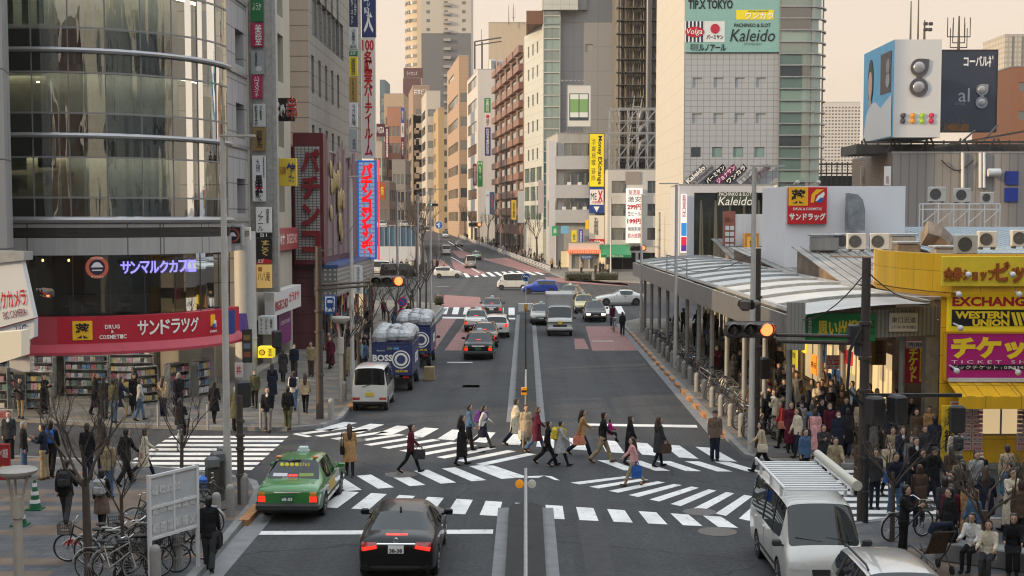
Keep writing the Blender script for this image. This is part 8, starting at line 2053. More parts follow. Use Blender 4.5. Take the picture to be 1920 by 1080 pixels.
x, y = at_px(1141, 868); child = person('sit', x + .02, y - .12, 10, 'small child in magenta jacket carried on the man\'s arm', ('puffer', 'magenta'), ('slim', 'black'), ('hair', 'black'), h=.92, z=.72)
random.seed(77)
TOPS = ['black', 'black', 'charcoal', 'navy', 'grey', 'brown', 'beige', 'camel', 'khaki', 'maroon', 'black', 'grey', 'cream', 'black', 'charcoal', 'lightgrey', 'charcoal', 'denim']
WORD = {'hair': 'short haired', 'hair_long': 'long haired', 'hair_bob': 'bob haired', 'hair_hat': 'hatted', 'hair_bun': 'bun haired', 'lightgrey': 'light grey', 'darkbrown': 'dark brown', 'longcoat': 'long coat', 'puffer': 'padded jacket', 'slim': 'leggings', 'charcoal': 'dark grey', 'denim': 'blue denim'}
wd = lambda k: WORD.get(k, k)
def crowd(n, region, where, faces, group, zf, mind=.55, hr=(1.56, 1.74)):
 k = 0; tries = 0
 while k < n and tries < 5000:
  tries += 1
  x, y = region()
  if any((x - a) ** 2 + (y - b_) ** 2 < mind * mind for a, b_ in CANS): continue
  top = (RC(['jacket', 'coat', 'jacket', 'longcoat', 'puffer']), RC(TOPS)); legs = (RC(['trousers', 'slim', 'jeans']), RC(['black', 'navy', 'charcoal', 'black', 'denim', 'brown', 'khaki']))
  hair = RC([('hair', 'black'), ('hair_long', 'black'), ('hair_bob', 'brown'), ('hair', 'black'), ('hair_long', 'brown'), ('hair_hat', 'charcoal')])
  lab = '%s person in %s %s and %s %s %s' % (wd(hair[0]), wd(top[1]), wd(top[0]), wd(legs[1]), wd(legs[0]), where)
  if lab in LABELS: continue
  LABELS.add(lab); CANS.append((x, y)); k += 1
  person(RC(['walk', 'step', 'stand', 'step', 'stride', 'stand', 'phone']), x, y, RC(faces) + U(-25, 25), lab, top, legs, hair, h=U(*hr), group=group, z=zf, mask=R0() < .15)
crowd(50, lambda: (U(8.6, 13.6), U(43.4, 52)), 'under the canopy end', (90, -90, -90, 180), 'people crowding under the canopy end', .145, .5)
crowd(48, lambda: (U(8.9, 12.8), U(52, 92)), 'deep under the canopy', (90, -90), 'people walking deep under the canopy', .145, .6)
crowd(14, lambda: (U(8.8, 13.0), U(35.2, 42)), 'on the side zebra', (90, -90, -90), 'people on the side zebra', 0, .55)
crowd(22, lambda: (U(9.6, 13.6), U(28.4, 34.4)), 'at the near right', (-90, 90, 180, 45), 'people on the near right pavement', .145, .6)
crowd(24, lambda: (U(-12.2, -8.2), U(64, 104)), 'up the left pavement', (90, -90), 'people further up the left pavement', .145, .7)
crowd(7, lambda: (U(-20, -14.2), U(50.6, 53.4)), 'before the drug store', (90, -90, 0), 'people before the drug store', .145, .7)
FP = {}
for pose in ('walk', 'stand', 'step'):
 b = MB()
 for i, kd in enumerate(('body', 'jacket', 'trousers', 'hair')):
  me = garment(pose, kd); b.cur = i; b.add([v.co for v in me.vertices], [tuple(p.vertices) for p in me.polygons])
 FP[pose] = b.mesh('person', [M_SKIN, cloth('black'), cloth('charcoal'), M_HAIR['black']]); FP[pose].shade_smooth()
def far(n, region, lab, group, z=.145):
 for i in range(n):
  x, y = region(); o = link('person', FP[RC(list(FP))], None, (x, y, z + zg(y)), RC((pi / 2, -pi / 2, 0)) + U(-.4, .4)); s = U(.92, 1.03); o.scale = (s, s, s)
  setmat(o, cloth(RC(TOPS)), 1); setmat(o, cloth(RC(['black', 'navy', 'charcoal', 'brown'])), 2); tag(o, lab, 'person', group)
def alongrail():
 y = 200 + R0() ** 1.3 * 170; return (3.6 - (y - 196) * .132 + .5 + U(0, 1) * min(3.6, 1.6 + (y - 200) * .06), y)
far(46, alongrail, 'tiny pedestrian on the far pavement behind the white guard rail', 'pedestrians behind the white guard rail')
far(9, lambda: (U(7, 17), U(171, 192)), 'tiny pedestrian waiting behind the clipped hedges at the far corner', 'pedestrians at the far corner kiosk')
far(12, lambda: (U(-20.5, -11.8), U(189, 203)), 'tiny pedestrian waiting before the white hoarding on the far left', 'pedestrians before the white hoarding')
# ================================================================== street furniture, trees, bicycles
def gz(px, py, z=.14): p = G(px, py, z); return V3((p.x, p.y, z))
def lamp(lab, px, pb, pt, Y=None, arm=1.3, z=.14):
 p = gz(px, pb, z) if Y is None else A(px, pb, Y); p.z = z if Y is None else 0; H = A(px, pt, p.y).z - p.z
 T = thing('street_lamp', lab, 'street lamp', tuple(p), 0, 'tall street lamps'); b = MB(); b.tube([(0, 0, 0), (0, 0, 1.4), (0, 0, 1.45), (0, 0, H)], [.13, .12, .1, .075], 10); b.build('pole', M_GP, T, smooth=40)
 b = MB(); s = 1 if arm > 0 else -1; b.rings([[(x, y * w_, H + z_ * .5) for y, z_ in ((-1, .05), (1, .05), (1, .16), (-1, .16))] for x, w_ in ((-.1 * s, .06), (.25 * s, .16), (arm * .8, .17), (arm, .09))]); b.build('lamp_head', M_GP, T)
M_GP = mat('pole_grey', (.42, .41, .39), .5, metal=.2, var=.12, vscale=2)
lamp('tall pale street lamp at the kerb behind the green taxi', 427, 935, 258, arm=.9); lamp('grey street lamp carrying the small street name sign', 661, 735, 333, arm=.6)
for lab, px, pb, pt in (('street lamp before the white hoarding, left of the far crossing', 746, 600, 358), ('street lamp beside the far left kerb', 784, 590, 363), ('street lamp nearest the far left corner', 808, 585, 356)): lamp(lab, px, pb, pt, arm=1.1)
lamp('tall street lamp rising through the canopy by the right signal', 1408, 845, 314, arm=1.0); lamp('street lamp in the middle of the canopy', 1266, 690, 346, arm=-.9); lamp('street lamp at the far end of the canopy', 1202, 622, 366, arm=.9)
lamp('far street lamp at the corner kiosk', 1145, 520, 370, arm=1); lamp('far street lamp before the brown grid block', 939, 470, 400, arm=-1.5)
def mush(lab, px, pb, pt, w_):
 p = gz(px, pb); H = A(px, pt, p.y).z - .14; r = w_ * p.y / FPX / 2
 T = thing('mushroom_lamp', lab, 'street lamp', tuple(p)); b = MB(); b.tube([(0, 0, 0), (0, 0, H * .72)], [.11, .09], 12); b.lathe([(.1, H * .55), (.14, H * .56), (.14, H * .74), (.1, H * .75)], n=12)
 for i in range(3): a = i * 2.1; b.bar((.1 * cos(a), .1 * sin(a), H * .72), (r * .55 * cos(a), r * .55 * sin(a), H * .93), .05)
 b.build('post', mat('lamp_cream', (.40, .37, .32), .5, var=.1), T, smooth=40); b = MB(); b.lathe([(r * .5, H * .91), (r * .95, H * .95), (r, H * .975), (r * .9, H * .99), (0, H)], n=24); b.build('lamp_dish', mat('lamp_dish', (.36, .34, .31), .4), T, smooth=40)
mush('cream dish topped lamp at the left edge of the plaza', 36, 1090, 876, 78); mush('grey dish topped lamp by the dark pole on the left pavement', 640, 752, 592, 36)
M_SIG = mat('signal_brown', (.075, .062, .055), .5, var=.1); M_LENS = mat('lens_dark', (.03, .03, .03), .15)
SON = {'r': mat('signal_red', (.9, .08, .03), .3, emit=5, ecol=(1, .11, .03)), 'g': mat('signal_green', (.05, .7, .45), .3, emit=4, ecol=(.05, 1, .6)), 0: M_LENS}
def signal(lab, p, on, s=1.0, rz=0.0, col=None, n=3):
 T = thing('traffic_signal', lab, 'traffic signal', tuple(p), rz); T.scale = (s,) * 3
 b = MB(); b.rbox((0, .02, 0), (1.3 if n == 3 else .42, .2, .42), .1); b.build('housing', M_SIG, T)
 Mx = MR(pi / 2, 3, 'X')
 for i in range(n):
  x = (i - (n - 1) / 2) * .41; lit = on[i] if i < len(on) else 0
  b = MB(); b.lathe([(.155, 0), (.14, .05), (.08, .075), (0, .085)], (x, -.08, 0), 18, M=Mx); b.build('lens', SON.get(lit, M_LENS), T, smooth=60)
  b = MB(); ring = []
  for yy in (-.08, -.36):
   ring.append([(x + .185 * cos(rad(t)), yy + (.12 if yy < -.1 and (t < 10 or t > 170) else 0), .185 * sin(rad(t))) for t in range(-20, 201, 20)])
  b.rings(ring, cap=False, closed=False); b.build('visor', M_SIG, T)
 return T
signal('near right traffic signal lit red in front of the canopy', A(1406, 618, 33.5), [0, 0, 'r']); signal('left traffic signal lit orange red on the dark pole arm', A(727, 527, 52), [0, 0, 'r'], 1.05)
signal('small far signal lit red over the far crossing', A(891, 421, 262), [0, 0, 'r'], 2.0, n=3); signal('far signal lit green up the street', A(813, 384, 300), ['g', 0, 0], 1.6); signal('far signal lit red left of the canopy end', A(1196, 465, 155), [0, 0, 'r'], 1.5); signal('signal seen from behind above the near right one', A(1398, 572, 42), [0], .9, rz=2.4, n=2); signal('dim signal with a red glow in front of the dark cafe windows', A(88, 549, 46), [0, 0, 'r'], .8, rz=-.9)
def pole(lab, px, pb, pt, m, r, arms=(), name='utility_pole', z=.14, Y=None):
 p = gz(px, pb, z) if Y is None else V3((A(px, 400, Y).x, Y, z)); H = A(px, pt, p.y).z
 T = thing(name, lab, 'pole', tuple(p)); b = MB(); b.tube([(0, 0, 0), (0, 0, H - p.z)], [r, r * .8], 10)
 for f in (.25, .5, .62, .75): b.lathe([(r, 0), (r + .03, .01), (r + .03, .09), (r, .1)], (0, 0, (H - p.z) * f), 10)
 b.build('pole', m, T, smooth=40)
 for x, y, Yb in arms:
  q = A(x, y, Yb) - p; b = MB(); b.tube([(0, 0, q.z - .12), (q.x, q.y, q.z)], [.06, .045], 8); b.build('arm', m, T)
 return T
M_PD = mat('pole_dark', (.055, .042, .036), .6, var=.25, vscale=3, streak=.2)
T = pole('dark brown signal pole beside the white roof rack van', 1616, 985, 483, M_PD, .14, ((1455, 628, 33.5), (1455, 640, 33.6)), z=.0)
b = MB(); b.tube([(-.1, -.2, 3.2), (-.5, -.25, 3.6), (-.45, -.25, 4.6), (-.15, -.2, 5.2)], .045, 8); b.rbox((-.3, -.1, 5.0), (.3, .25, .5), .03); b.build('cable', M_BLACK, T, smooth=40)
T = pole('dark signal pole on the left pavement carrying a long arm', 600, 785, 462, M_PD, .15, ((700, 528, 52), (690, 536, 52)))
pole('dark pole rising through the canopy behind the near right signal', 1416, 838, 466, M_PD, .15); pole('dark pole at the crossing by the tall pale lamp', 452, 945, 742, M_PD, .1, name='utility_pole'); pole('grey signal pole left of the canopy end', 1236, 500, 398, M_STEEL, .2, ((1190, 462, 155),), name='signal_pole', Y=158, z=0)
T = pole('black arm pole with a box signal on the near right pavement', 1622, 990, 738, M_BLACK, .08, (), z=0)
def _box(name, lab, cat, c, s, m, rz, r):
 o = MB().rbox((0, 0, 0), s, r).build(name, m); o.location = c; o.rotation_euler.z = rz; return tag(o, lab, cat)
a, c2 = A(1622, 741, 34.0), A(1803, 741, 34.0); b = MB(); b.bar((a.x, 34, a.z), (c2.x, 34, c2.z), .09); o = b.build('bracket', M_BLACK); tag(o, 'long black bracket arm reaching from the dark pole to the ticket shop', 'bracket')
_box('pedestrian_signal', 'black pedestrian signal box hanging before the ticket shop', 'signal', A(1795, 786, 34), (.36, .25, .7), M_BLACK, 0, .05)
for lab, px, py, Y in (('black pedestrian signal nearest the dark pole', 1640, 770, 33.8), ('black pedestrian signal hanging right of the dark pole', 1682, 768, 33.8), ('dark pedestrian signal on the left crossing pole', 456, 738, 36.5), ('dark pedestrian signal by the coffee lantern sign', 519, 636, 57), ('dark pedestrian signal under the canopy corner', 1432, 690, 46)): _box('pedestrian_signal', lab, 'signal', A(px, py, Y), (.38, .4, .75), M_BLACK, .4, .06)
for y0, y1, lab in ((8, 36.2, 'nearest the viewer'), (52, 60, 'beyond the crossing')):
 T = thing('median_rail', 'steel pipe rail along the median ' + lab, 'rail', (0, 20, .16)); b = MB(); b.tube([(0, y0 - 20, .95), (0, y1 - 20, .95)], .045, 8); y = y1
 while y > y0: b.tube([(0, y - 20, 0), (0, y - 20, .98)], .05, 8); y -= 4.5
 b.build('pipe', M_GALV, T, smooth=40)
 if y0 == 8: TR = T
T = TR
for s, m in ((-1, mat('reflector_amber', (.8, .3, .02), .3, emit=.3)), (1, mat('reflector_white', (.7, .68, .6), .3))):
 b = MB()
 b.lathe([(.11, 0), (.11, .05), (0, .06)], (s * .16, 14.2, .95), 16, M=MR(pi / 2, 3, 'X')); b.bar((0, 14.2, .95), (s * .16, 14.2, .95), .04); b.build('reflector', m, T)
b = MB()
for i in range(34): b.tube([(0, 61 + i * 1.4 - 20, 0), (0, 61 + i * 1.4 - 20, .5)], .04, 6)
b.build('delineator', M_BLACK, T); psign('amber_marker', 'small amber marker board at the start of the far median', 977, 726, 988, 741, 51.8, cm(225, 150, 30), [('rect', 0, 0, .9, .25, INK)], d=.06)
M_SB = cm(30, 90, 160)
def rsign(lab, px, py, Y, r, m, ink, arrow=None, zb=0.0, bar=None):
 p = A(px, py, Y); T = thing('round_sign', lab, 'road sign', (p.x, Y, zb)); h = p.z - zb; b = MB(); b.tube([(0, .03, 0), (0, .03, h + r)], .035, 8); b.build('post', M_GP, T); Mx = MR(pi / 2, 3, 'X')
 MB().lathe([(r, 0), (r, .02), (0, .02)], (0, 0, h), 28, M=Mx).build('disc', bar or INKW, T); MB().lathe([(r * (.8 if bar else .93), .02), (r * (.8 if bar else .93), .026), (0, .026)], (0, 0, h), 28, M=Mx).build('face', m, T)
 if arrow: text(T, arrow, 0, h, r * 1.3, r * 1.2, ink, y=-.035, bold=.03)
 elif bar:
  b = MB(); q = r * .58; b.bar((-q, -.032, h + q), (q, -.032, h - q), .012, r * .2); b.build('slash', bar, T)
rsign('blue round arrow sign on the far end of the median', 986, 520, 111, .36, M_SB, INKW, '↰', .1); rsign('upper blue and red round no parking sign by the left kerb', 755, 566, 76, .28, M_SB, INKW, None, .14, INKR); rsign('lower blue and red round no parking sign by the left kerb', 754.5, 587, 75.9, .28, M_SB, INKW, None, .14, INKR); rsign('far blue round arrow sign up the street on the left', 823, 422, 230, .7, M_SB, INKW, '↑'); rsign('red and white oval sign among the bicycles at lower left', 137, 1032, 31.5, .3, INKR, INKW, '自転車', .14)
psign('keep_left_box', 'white barrier with an amber post at the far end of the median', 972, 569, 1000, 584, 109.8, M_WHITE, [('rect', 0, 0, .25, .95, cm(200, 150, 40))], d=.5)
bm_ = MB(); bm_.lathe([(.12, 0), (.12, .72), (.105, .8), (.06, .85), (0, .86)], n=14); BME = bm_.mesh('bollard', mat('bollard_stone', (.25, .245, .235), .7, var=.15, vscale=6), 40); sm_ = MB(); sm_.tube([(0, 0, 0), (0, 0, .95)], .05, 10); SME = sm_.mesh('bollard', M_GALV, 40)
def boll(lab, x, y, me=BME, g=None): o = link('bollard', me, None, (x, y, .14)); tag(o, lab, 'bollard', g)
for px, py, lab in ((458, 945, 'grey stone bollard right of the dark crossing pole'), (432, 968, 'grey stone bollard at the foot of the pale lamp'), (406, 985, 'grey stone bollard behind the ticket machines'), (368, 1012, 'grey stone bollard beside the man in the black suit'), (333, 1070, 'grey stone bollard at the foot of the white notice board'), (292, 1095, 'grey stone bollard at the bottom edge among the bicycles'), (621, 788, 'stone bollard at the left pavement corner'), (645, 752, 'stone bollard beside the white parked van')): p = gz(px, py); boll(lab, p.x, p.y)
for px, py, lab in ((297, 800, 'thin steel bollard before the drug store'), (390, 806, 'thin steel bollard left of the pale lamp'), (489, 803, 'thin steel bollard left of the man in grey trousers'), (561, 795, 'thin steel bollard right of the olive trousers')): p = gz(px, py); boll(lab, p.x, p.y, SME)
for i in range(16): boll('grey stone bollard in the row along the canopy kerb', 7.75, 47.6 + i * 2.5, BME, 'stone bollards along the canopy kerb')
M_BK = mat('bicycle_black', (.02, .02, .022), .4)
def bike_parts():
 R = .33; Mx = MR(pi / 2, 3, 'X'); b = MB()
 def tor(b, c, R, r, n=22): b.tube([(c[0] + R * cos(2 * pi * i / n), 0, c[2] + R * sin(2 * pi * i / n)) for i in range(n + 1)], r, 5, cap=False)
 tor(b, (0, 0, 0), R - .015, .017); t = b.mesh('tyre', M_TYRE, 50); b = MB(); tor(b, (0, 0, 0), R - .04, .01)
 for i in range(10): a = pi * i / 10; b.bar((-(R - .04) * cos(a), 0, -(R - .04) * sin(a)), ((R - .04) * cos(a), 0, (R - .04) * sin(a)), .006)
 b.lathe([(.025, -.05), (.025, .05)], n=8, M=Mx); rm = b.mesh('rim', M_RIM)
 b = MB(); bb_, st, hd = (-.05, 0, .29), (-.2, 0, .78), (.38, 0, .85)
 for p, q, r in ((bb_, st, .018), (bb_, (.42, 0, .66), .02), ((-.14, 0, .55), hd, .018), (bb_, (-.53, 0, R), .012), ((-.18, 0, .7), (-.53, 0, R), .011), (hd, (.44, 0, .6), .02), ((.44, 0, .6), (.53, 0, R), .016)): b.tube([p, q], r, 6)
 b.lathe([(.09, -.01), (.09, .01)], (-.05, .04, .29), 12, M=Mx); b.bar((-.05, .06, .29), (.08, .1, .2), .02); b.bar((-.05, -.06, .29), (-.18, -.1, .38), .02); b.box((.08, .13, .2), (.09, .08, .02)); b.box((-.18, -.13, .38), (.09, .08, .02)); fr = b.mesh('frame', M_BK, 50)
 b = MB(); b.tube([(.3, -.28, .98), (.36, -.24, 1.0), (.36, 0, .95), (.36, .24, 1.0), (.3, .28, .98)], .014, 6); b.bar((.38, 0, .85), (.36, 0, .96), .03); hb = b.mesh('handlebar', M_CHROME, 50)
 b = MB(); b.ell((-.24, 0, .86), (.13, .09, .04), 10, 6); b.bar((-.2, 0, .76), (-.22, 0, .85), .03); sa = b.mesh('saddle', M_BUMP, 60)
 b = MB()
 for z, s in ((.66, .8), (.74, .9), (.82, .95), (.9, 1)): b.tube([(.46, -.15 * s, z), (.72, -.15 * s, z), (.72, .15 * s, z), (.46, .15 * s, z), (.46, -.15 * s, z)], .006, 4)
 for i in range(7):
  for x in (.46, .72): b.bar((x, -.12 + i * .04, .66), (x, (-.15 + i * .05), .9), .006)
  for y in (-.14, .14): b.bar((.46 + i * .043, y * .86, .66), (.46 + i * .043, y, .9), .006)
 b.quad((.46, -.12, .66), (.72, -.12, .66), (.72, .12, .66), (.46, .12, .66)); ba = b.mesh('basket', M_STEELD)
 b = MB(); b.tube([(-.53 + .37 * cos(t), 0, R + .37 * sin(t)) for t in [rad(d) for d in range(20, 171, 15)]], .022, 4); b.box((-.5, 0, .72), (.34, .13, .015)); mg = b.mesh('mudguard', M_GALV, 50)
 return t, rm, fr, hb, sa, ba, mg
BP = bike_parts()
def bike(lab, x, y, rz, z=.14, col=None, basket=True, group=None, lean=.06):
 T = thing('bicycle', lab, 'bicycle', (x, y, z), rz, group); T.rotation_euler.x = lean
 for wx in (.53, -.53): w_ = link('wheel', BP[0], T, (wx, 0, .33)); link('rim', BP[1], w_)
 o = link('frame', BP[2], T)
 if col: setmat(o, col)
 link('handlebar', BP[3], T); link('saddle', BP[4], T); link('mudguard', BP[6], T)
 if basket: link('basket', BP[5], T)
BC = [None, P_SILVER, None, P_MAR, None, P_NAVY, M_CHROME]
random.seed(9)
for i, (px, py) in enumerate(((172, 1052), (205, 1062), (238, 1050), (262, 1030), (285, 1075), (300, 1040), (318, 1020), (250, 1085), (210, 1090), (292, 1000), (330, 985), (348, 965), (362, 1000), (375, 960), (340, 1050))): p = gz(px, py); bike('parked bicycle in the jumble round the white notice board', p.x, p.y, U(-.3, .5) + (pi if i % 3 == 0 else 0), col=BC[i % 7], basket=i % 4 != 1, group='bicycles round the white notice board', lean=U(-.12, .12))
for i in range(20): bike('bicycle parked along the canopy kerb among the posts', 8.5 + U(-.1, .15), 47 + i * 1.9 + U(-.3, .3), pi + U(-.5, .2), col=BC[i % 7], basket=i % 3 != 0, group='bicycles along the canopy kerb', lean=U(-.1, .1))
x, y = at_px(338, 842); bike('bicycle ridden over the left zebra by the person in black', x, y + .1, rad(95), 0); x, y = at_px(1150, 622); bike('bicycle beside the man at the far end of the right kerb', x, y, rad(90), 0); p = gz(1700, 1010); bike('bicycle leaning beside the dark signal pole at right', p.x, p.y, .5)
_box('bicycle_cover', 'bright blue bag on a parked bicycle behind the ticket machines', 'bag', tuple(gz(375, 958) + V3((0, 0, .75))), (.4, .3, .4), cm(30, 100, 190), .3, .08)
for px, py, lab in ((398, 950, 'grey ticket machine left of the row'), (408, 938, 'grey ticket machine in the middle of the row'), (420, 926, 'grey ticket machine right of the row')): p = gz(px, py); T = thing('ticket_machine', lab + ' by the pale lamp', 'machine', tuple(p), .6); b = MB(); b.rbox((0, 0, .55), (.3, .26, 1.1), .03); b.build('case', M_STEELD, T); b = MB(); b.rbox((0, -.05, 1.22), (.34, .3, .3), .05); b.build('head', mat('machine_head', (.13, .14, .15), .5), T)
p = gz(328, 1078); T = thing('notice_board', 'white framed notice board standing among the bicycles', 'notice board', tuple(p), rad(62)); b = MB()
for x in (-.75, .75): b.bar((x, 0, 0), (x, 0, 2.35), .07)
for z in (.95, 1.62, 2.3): b.bar((-.75, 0, z), (.75, 0, z), .06)
b.bar((0, 0, .95), (0, 0, 2.3), .05); b.build('frame', M_WHITE, T); MB().bb(-.72, .72, .0, .02, .98, 2.28).build('board', mat('board_pale', (.44, .46, .48), .5, var=.1), T)
b = MB(); random.seed(4)
for i in range(16): x = -.66 + (i % 6) * .23; z = 1.05 + (i // 6) * .42; b.bb(x, x + .17, -.012, -.002, z, z + .2)
b.build('notice', mat('paper', (.5, .5, .5), .7, var=.4, vscale=14), T)
for i, (px, py) in enumerate(((245, 1088), (268, 1075), (385, 965), (372, 978))): p = gz(px, py); b = MB(); b.tube([(-.35, 0, 0), (-.35, 0, .7), (-.25, 0, .82), (.25, 0, .82), (.35, 0, .7), (.35, 0, 0)], .035, 8); o = b.build('cycle_hoop', M_BLACK, smooth=40); o.location = p; tag(o, 'black steel cycle hoop among the parked bicycles', 'cycle rack', 'cycle hoops')
for px, py, lab in ((38, 985, 'green and white striped cone left of the pair by the dish lamp'), (66, 955, 'green and white striped cone right of the pair by the dish lamp')): p = gz(px, py); T = thing('traffic_cone', lab, 'cone', tuple(p)); b = MB(); b.bb(-.2, .2, -.2, .2, 0, .04); b.lathe([(.16, .04), (.03, .8), (0, .82)], n=14); b.build('cone', cm(20, 90, 60), T); b = MB(); [b.lathe([(.174 - .171 * z, z), (.174 - .171 * (z + .1), z + .1)], n=14) for z in (.18, .4, .62)]; b.build('white_band', M_WHITE, T)
psign('red_poster_stand', 'red restaurant poster stand at the left edge of the plaza', -6, 832, 20, 900, 38, cm(150, 40, 40), [('食べ放題', 0, .25, .8, .25, INKW), ('disc', 0, -.2, .3, .3, cm(200, 170, 110))], d=.1); psign('white_poster_stand', 'pale poster stand at the left edge by the kerb', -4, 767, 25, 800, 48, cm(150, 145, 140), [('本日限り', 0, .2, .8, .4, INKR)], d=.1); psign('tilted_placard', 'tilted white placard leaning beside the round column', 440, 680, 456, 708, 58.5, cm(200, 190, 190), [('丼', 0, 0, .6, .6, INKR)], d=.06)
p = gz(1752, 1072); T = thing('pushchair', 'blue pushchair with a brown seat beside the phone reader', 'pushchair', tuple(p), rad(100)); b = MB(); b.rings([[(x, y * .22, z) for y, z in ((-1, z0), (1, z0), (1, z0 + .04), (-1, z0 + .04))] for x, z0 in ((.3, .42), (-.05, .42), (-.3, .95))]); b.build('seat', cloth('brown'), T); b = MB(); [b.tube([(-.45, s * .25, 1.0), (-.1, s * .25, .5), (.35, s * .25, .1)], .018, 6) for s in (1, -1)]; [b.tube([(-.3, s * .25, .1), (.2, s * .25, .6)], .018, 6) for s in (1, -1)]; b.bar((-.45, -.25, 1), (-.45, .25, 1), .03); b.build('frame', M_STEELD, T); b = MB(); b.tube([(-.28, -.24, .95), (-.3, -.2, 1.12), (-.3, .2, 1.12), (-.28, .24, .95)], .09, 8); b.build('hood', cloth('navy'), T, smooth=60)
for x in (.35, -.3):
 for s in (1, -1): MB().lathe([(.1, -.02), (.1, .02)], (x, s * .26, .1), 12, M=MR(pi / 2, 3, 'X')).build('wheel', M_TYRE, T)
GC = [cm(*c3) for c3 in ((180, 180, 185), (90, 125, 160), (165, 95, 105), (190, 170, 110), (110, 140, 130), (190, 150, 165), (80, 80, 88), (200, 200, 195))]
def rack(lab, x, y, w_, h, rz, seed):
 T = thing('display_rack', lab, 'display rack', (x, y, .14), rz, 'display racks of the drug store'); b = MB(); n = int(h / .36)
 for i in range(n + 1): b.box((0, 0, .1 + i * .36), (w_, .4, .03))
 for s in (1, -1): b.box((s * w_ / 2, 0, h / 2), (.04, .42, h))
 b.box((0, .2, h / 2), (w_, .03, h)); b.build('rack_frame', M_GALV, T); random.seed(seed); b = MB()
 for i in range(n):
  x_ = -w_ / 2 + .05; RH = U(.16, .26)
  while x_ < w_ / 2 - .12: q = U(.1, .3); b.cur = random.randrange(8); b.bb(x_, x_ + q * .9, -.2, .05, .115 + i * .36, .115 + i * .36 + RH); x_ += q
 tag(b.build('goods', GC, T), kind='stuff')
xs = [(-27.2 + i * 1.75, 54.0, 0) for i in range(4)] + [(-20.0, 54.3, 0), (-15.2, 57.6, .9), (-14.4, 58.9, 1.1), (-16.2, 56.2, .7)]
for i, (x, y, rz) in enumerate(xs): rack('stacked display rack of coloured goods before the drug store', x, y, 1.6 if i < 4 else 1.0, 1.75 if i < 4 else 1.5, rz, i)
for i in range(5): rack('tall shelf of goods inside the drug store', -26 + i * 2.2, CY - RR + 3.4 + (i % 2) * .6, 1.9, 2.2, 0, 40 + i)
T = thing('guard_rail', 'white guard rail along the far right pavement', 'guard rail', (3.5, 196, .14)); b = MB(); p0, p1 = G(1031, 511), G(846, 440)
for z in (.4, .62, .85): b.bar((p0.x, p0.y, z + p0.z), (p1.x, p1.y, z + p1.z), .06)
for i in range(90): q = p0.lerp(p1, (i / 90) ** 1.2); b.bar((q.x, q.y, q.z), (q.x, q.y, q.z + .95), .07)
b.build('rail', M_WHITE, T, world=True)
M_LEAF = mat('hedge_leaf', (.065, .075, .03), .7, var=.5, vscale=4)
def hedge(lab, x0, x1, y, h, d=1.1):
 T = thing('clipped_hedge', lab, 'hedge', ((x0 + x1) / 2, y, .1)); b = MB(); n = int((x1 - x0) * h * 160)
 for i in range(n):
  u, v, w_ = U(-1, 1), U(0, 1), U(-1, 1); c_ = V3((u * (x1 - x0) / 2, w_ * d / 2, v * h)); s = U(.06, .13); q = V3((U(-1, 1), U(-1, 1), U(-1, 1))).normalized(); r = q.orthogonal().normalized(); t = q.cross(r)
  b.quad(c_ - r * s, c_ - t * s * .6, c_ + r * s, c_ + t * s * .6)
 b.build('foliage', M_LEAF, T); MB().rbox((0, 0, h * .42), ((x1 - x0) * .94, d * .7, h * .8), .2).build('stem_mass', mat('hedge_core', (.03, .032, .018), .9, var=.4), T)
for lab, a, c3, py, Y in (('clipped hedge left of the pair at the far kiosk corner', 1061, 1112, 526, 169), ('clipped hedge right of the pair at the far kiosk corner', 1116, 1162, 527, 168.4), ('clipped hedge at the far left corner of the crossing', 812, 830, 573, 120)): hedge(lab, A(a, 0, Y).x, A(c3, 0, Y).x, Y, 1.0)
M_BARK = mat('bark', (.07, .055, .045), .9, var=.3, vscale=6)
def tree(lab, x, y, H, r, seed, spread=.5, depth=5, group=None, z=.14):
 T = thing('bare_tree', lab, 'tree', (x, y, z), 0, group); random.seed(seed); tb, cb = MB(), MB(); top = V3((U(-.1, .1) * H * .2, U(-.05, .05), H * .5))
 tb.tube([(0, 0, -.05), top * .5 + V3((U(-.05, .05), 0, 0)), top], [r * 1.15, r * .9, r * .75], 9)
 def grow(p, d, L, rr, k):
  mid = p + d * L * .5 + V3((U(-1, 1), U(-1, 1), U(-.3, .8))) * L * .1; e = p + d * L + V3((U(-1, 1), U(-1, 1), U(0, 1))) * L * .15; cb.tube([p, mid, e], [rr, rr * .8, rr * .55], 6 if k > 2 else 4, cap=False)
  if k == 0: return
  for i in range(3 if k > 1 else 4):
   nd = (d + V3((U(-1, 1), U(-1, 1), U(-.2, .9))) * spread * 1.5).normalized(); grow(p.lerp(e, U(.45, 1)), nd, L * U(.55, .8), rr * .5, k - 1)
 for i in range(4): a = i * 1.6 + U(0, 1); grow(top * U(.75, 1), V3((cos(a) * spread * 1.4, sin(a) * spread * 1.4, 1)).normalized(), H * .27, r * .42, depth - 1)
 tb.build('trunk', M_BARK, T, smooth=60); cb.build('crown', M_BARK, T)
for px, py, H, r, sd_, lab in ((168, 1085, 4.4, .1, 3, 'thick dark bare tree on the plaza among the bicycles'), (228, 1080, 3.6, .05, 5, 'slender bare tree right of the thick one on the plaza'), (345, 935, 3.6, .06, 8, 'slender bare tree with wrapped trunk by the ticket machines')): p = gz(px, py); tree(lab, p.x, p.y, H, r, sd_)
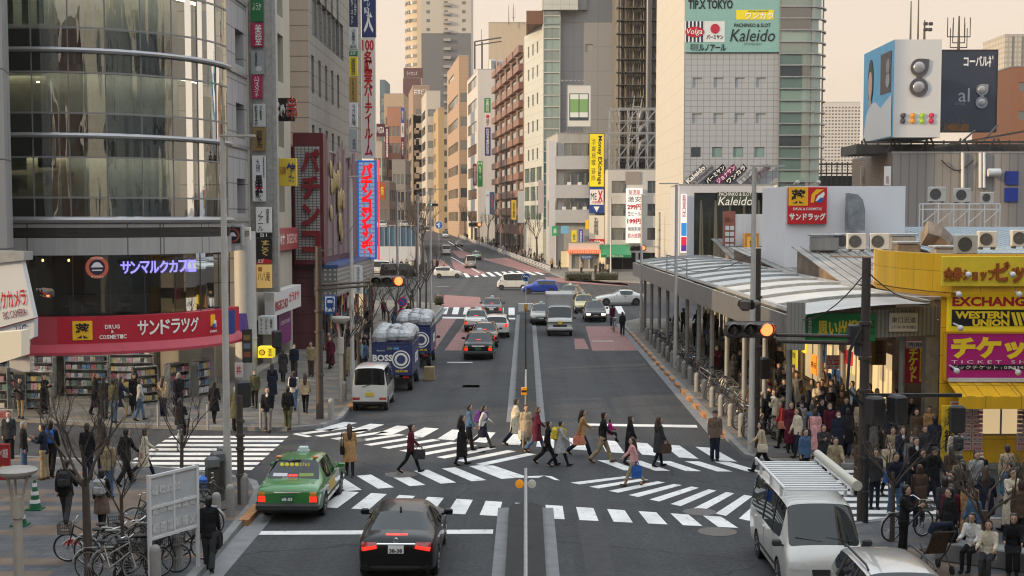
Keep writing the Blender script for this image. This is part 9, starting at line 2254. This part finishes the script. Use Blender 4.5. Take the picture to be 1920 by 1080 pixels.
for px, py, H, r, sd_, lab in ((1672, 1015, 3.4, .06, 12, 'slender bare tree beside the dark pole at right'), (1848, 1085, 3.0, .1, 14, 'spreading bare tree at the lower right corner')): p = gz(px, py); tree(lab, p.x, p.y, H, r, sd_, .65)
for i in range(9): tree('small bare street tree along the left kerb', -8.0 + U(-.2, .2), 59 + i * 6.2, U(4.4, 5.6), .08, 30 + i, .45, 3, 'bare street trees along the left kerb')
for i in range(12): yy = 185 + i * 18; tree('bare street tree far up the street on the left', -14 - (yy - 178) * .1 + U(-.5, .5), yy, U(9, 12), .2, 60 + i, .4, 3, 'bare street trees far up on the left', zg(yy))
for i in range(8): yy = 225 + i * 20; tree('bare street tree far up the street on the right', 3.9 - (yy - 196) * .132 + 1.8, yy, U(8, 11), .18, 80 + i, .4, 3, 'bare street trees far up on the right', zg(yy))
for lab, p, q, sag in (('thin black cable from the dark pole to the canopy corner', A(1616, 520, 35), A(1500, 600, 44), .3), ('thin black cable from the dark pole to the yellow shop', A(1618, 500, 35), A(1760, 560, 42), .4), ('thin black cable across the left pavement to the pachinko hall', A(600, 480, 53.5), A(640, 470, 80), .5), ('thin black cable from the left dark pole to the lamp post', A(602, 470, 53.5), A(664, 420, 60), .3), ('thin black cable sagging over the canopy', A(1410, 480, 46), A(1240, 480, 95), .8)):
 b = MB(); b.tube([p.lerp(q, t / 8) - V3((0, 0, sag * 4 * (t / 8) * (1 - t / 8))) for t in range(9)], .018, 5); tag(b.build('overhead_cable', M_BLACK), lab, 'cable')
_box('stone_ledge', 'low stone ledge under the people sitting at the lower right', 'ledge', (10.55, 29.85, .36), (2.4, .55, .44), M_KERB, -.55, .03)
fit_texts()
hz = bpy.data.materials.new('haze'); hz.use_nodes = True; n = hz.node_tree.nodes; n.clear()
pv = n.new('ShaderNodeVolumePrincipled'); pv.inputs['Color'].default_value = (1, .93, .85, 1); pv.inputs['Density'].default_value = 0.00013; pv.inputs['Anisotropy'].default_value = .2
hz.node_tree.links.new(pv.outputs[0], n.new('ShaderNodeOutputMaterial').inputs['Volume'])
b = MB(); b.bb(-3050, 3050, -650, 4050, -1.5, 125); tag(b.build('haze', hz), kind='stuff')
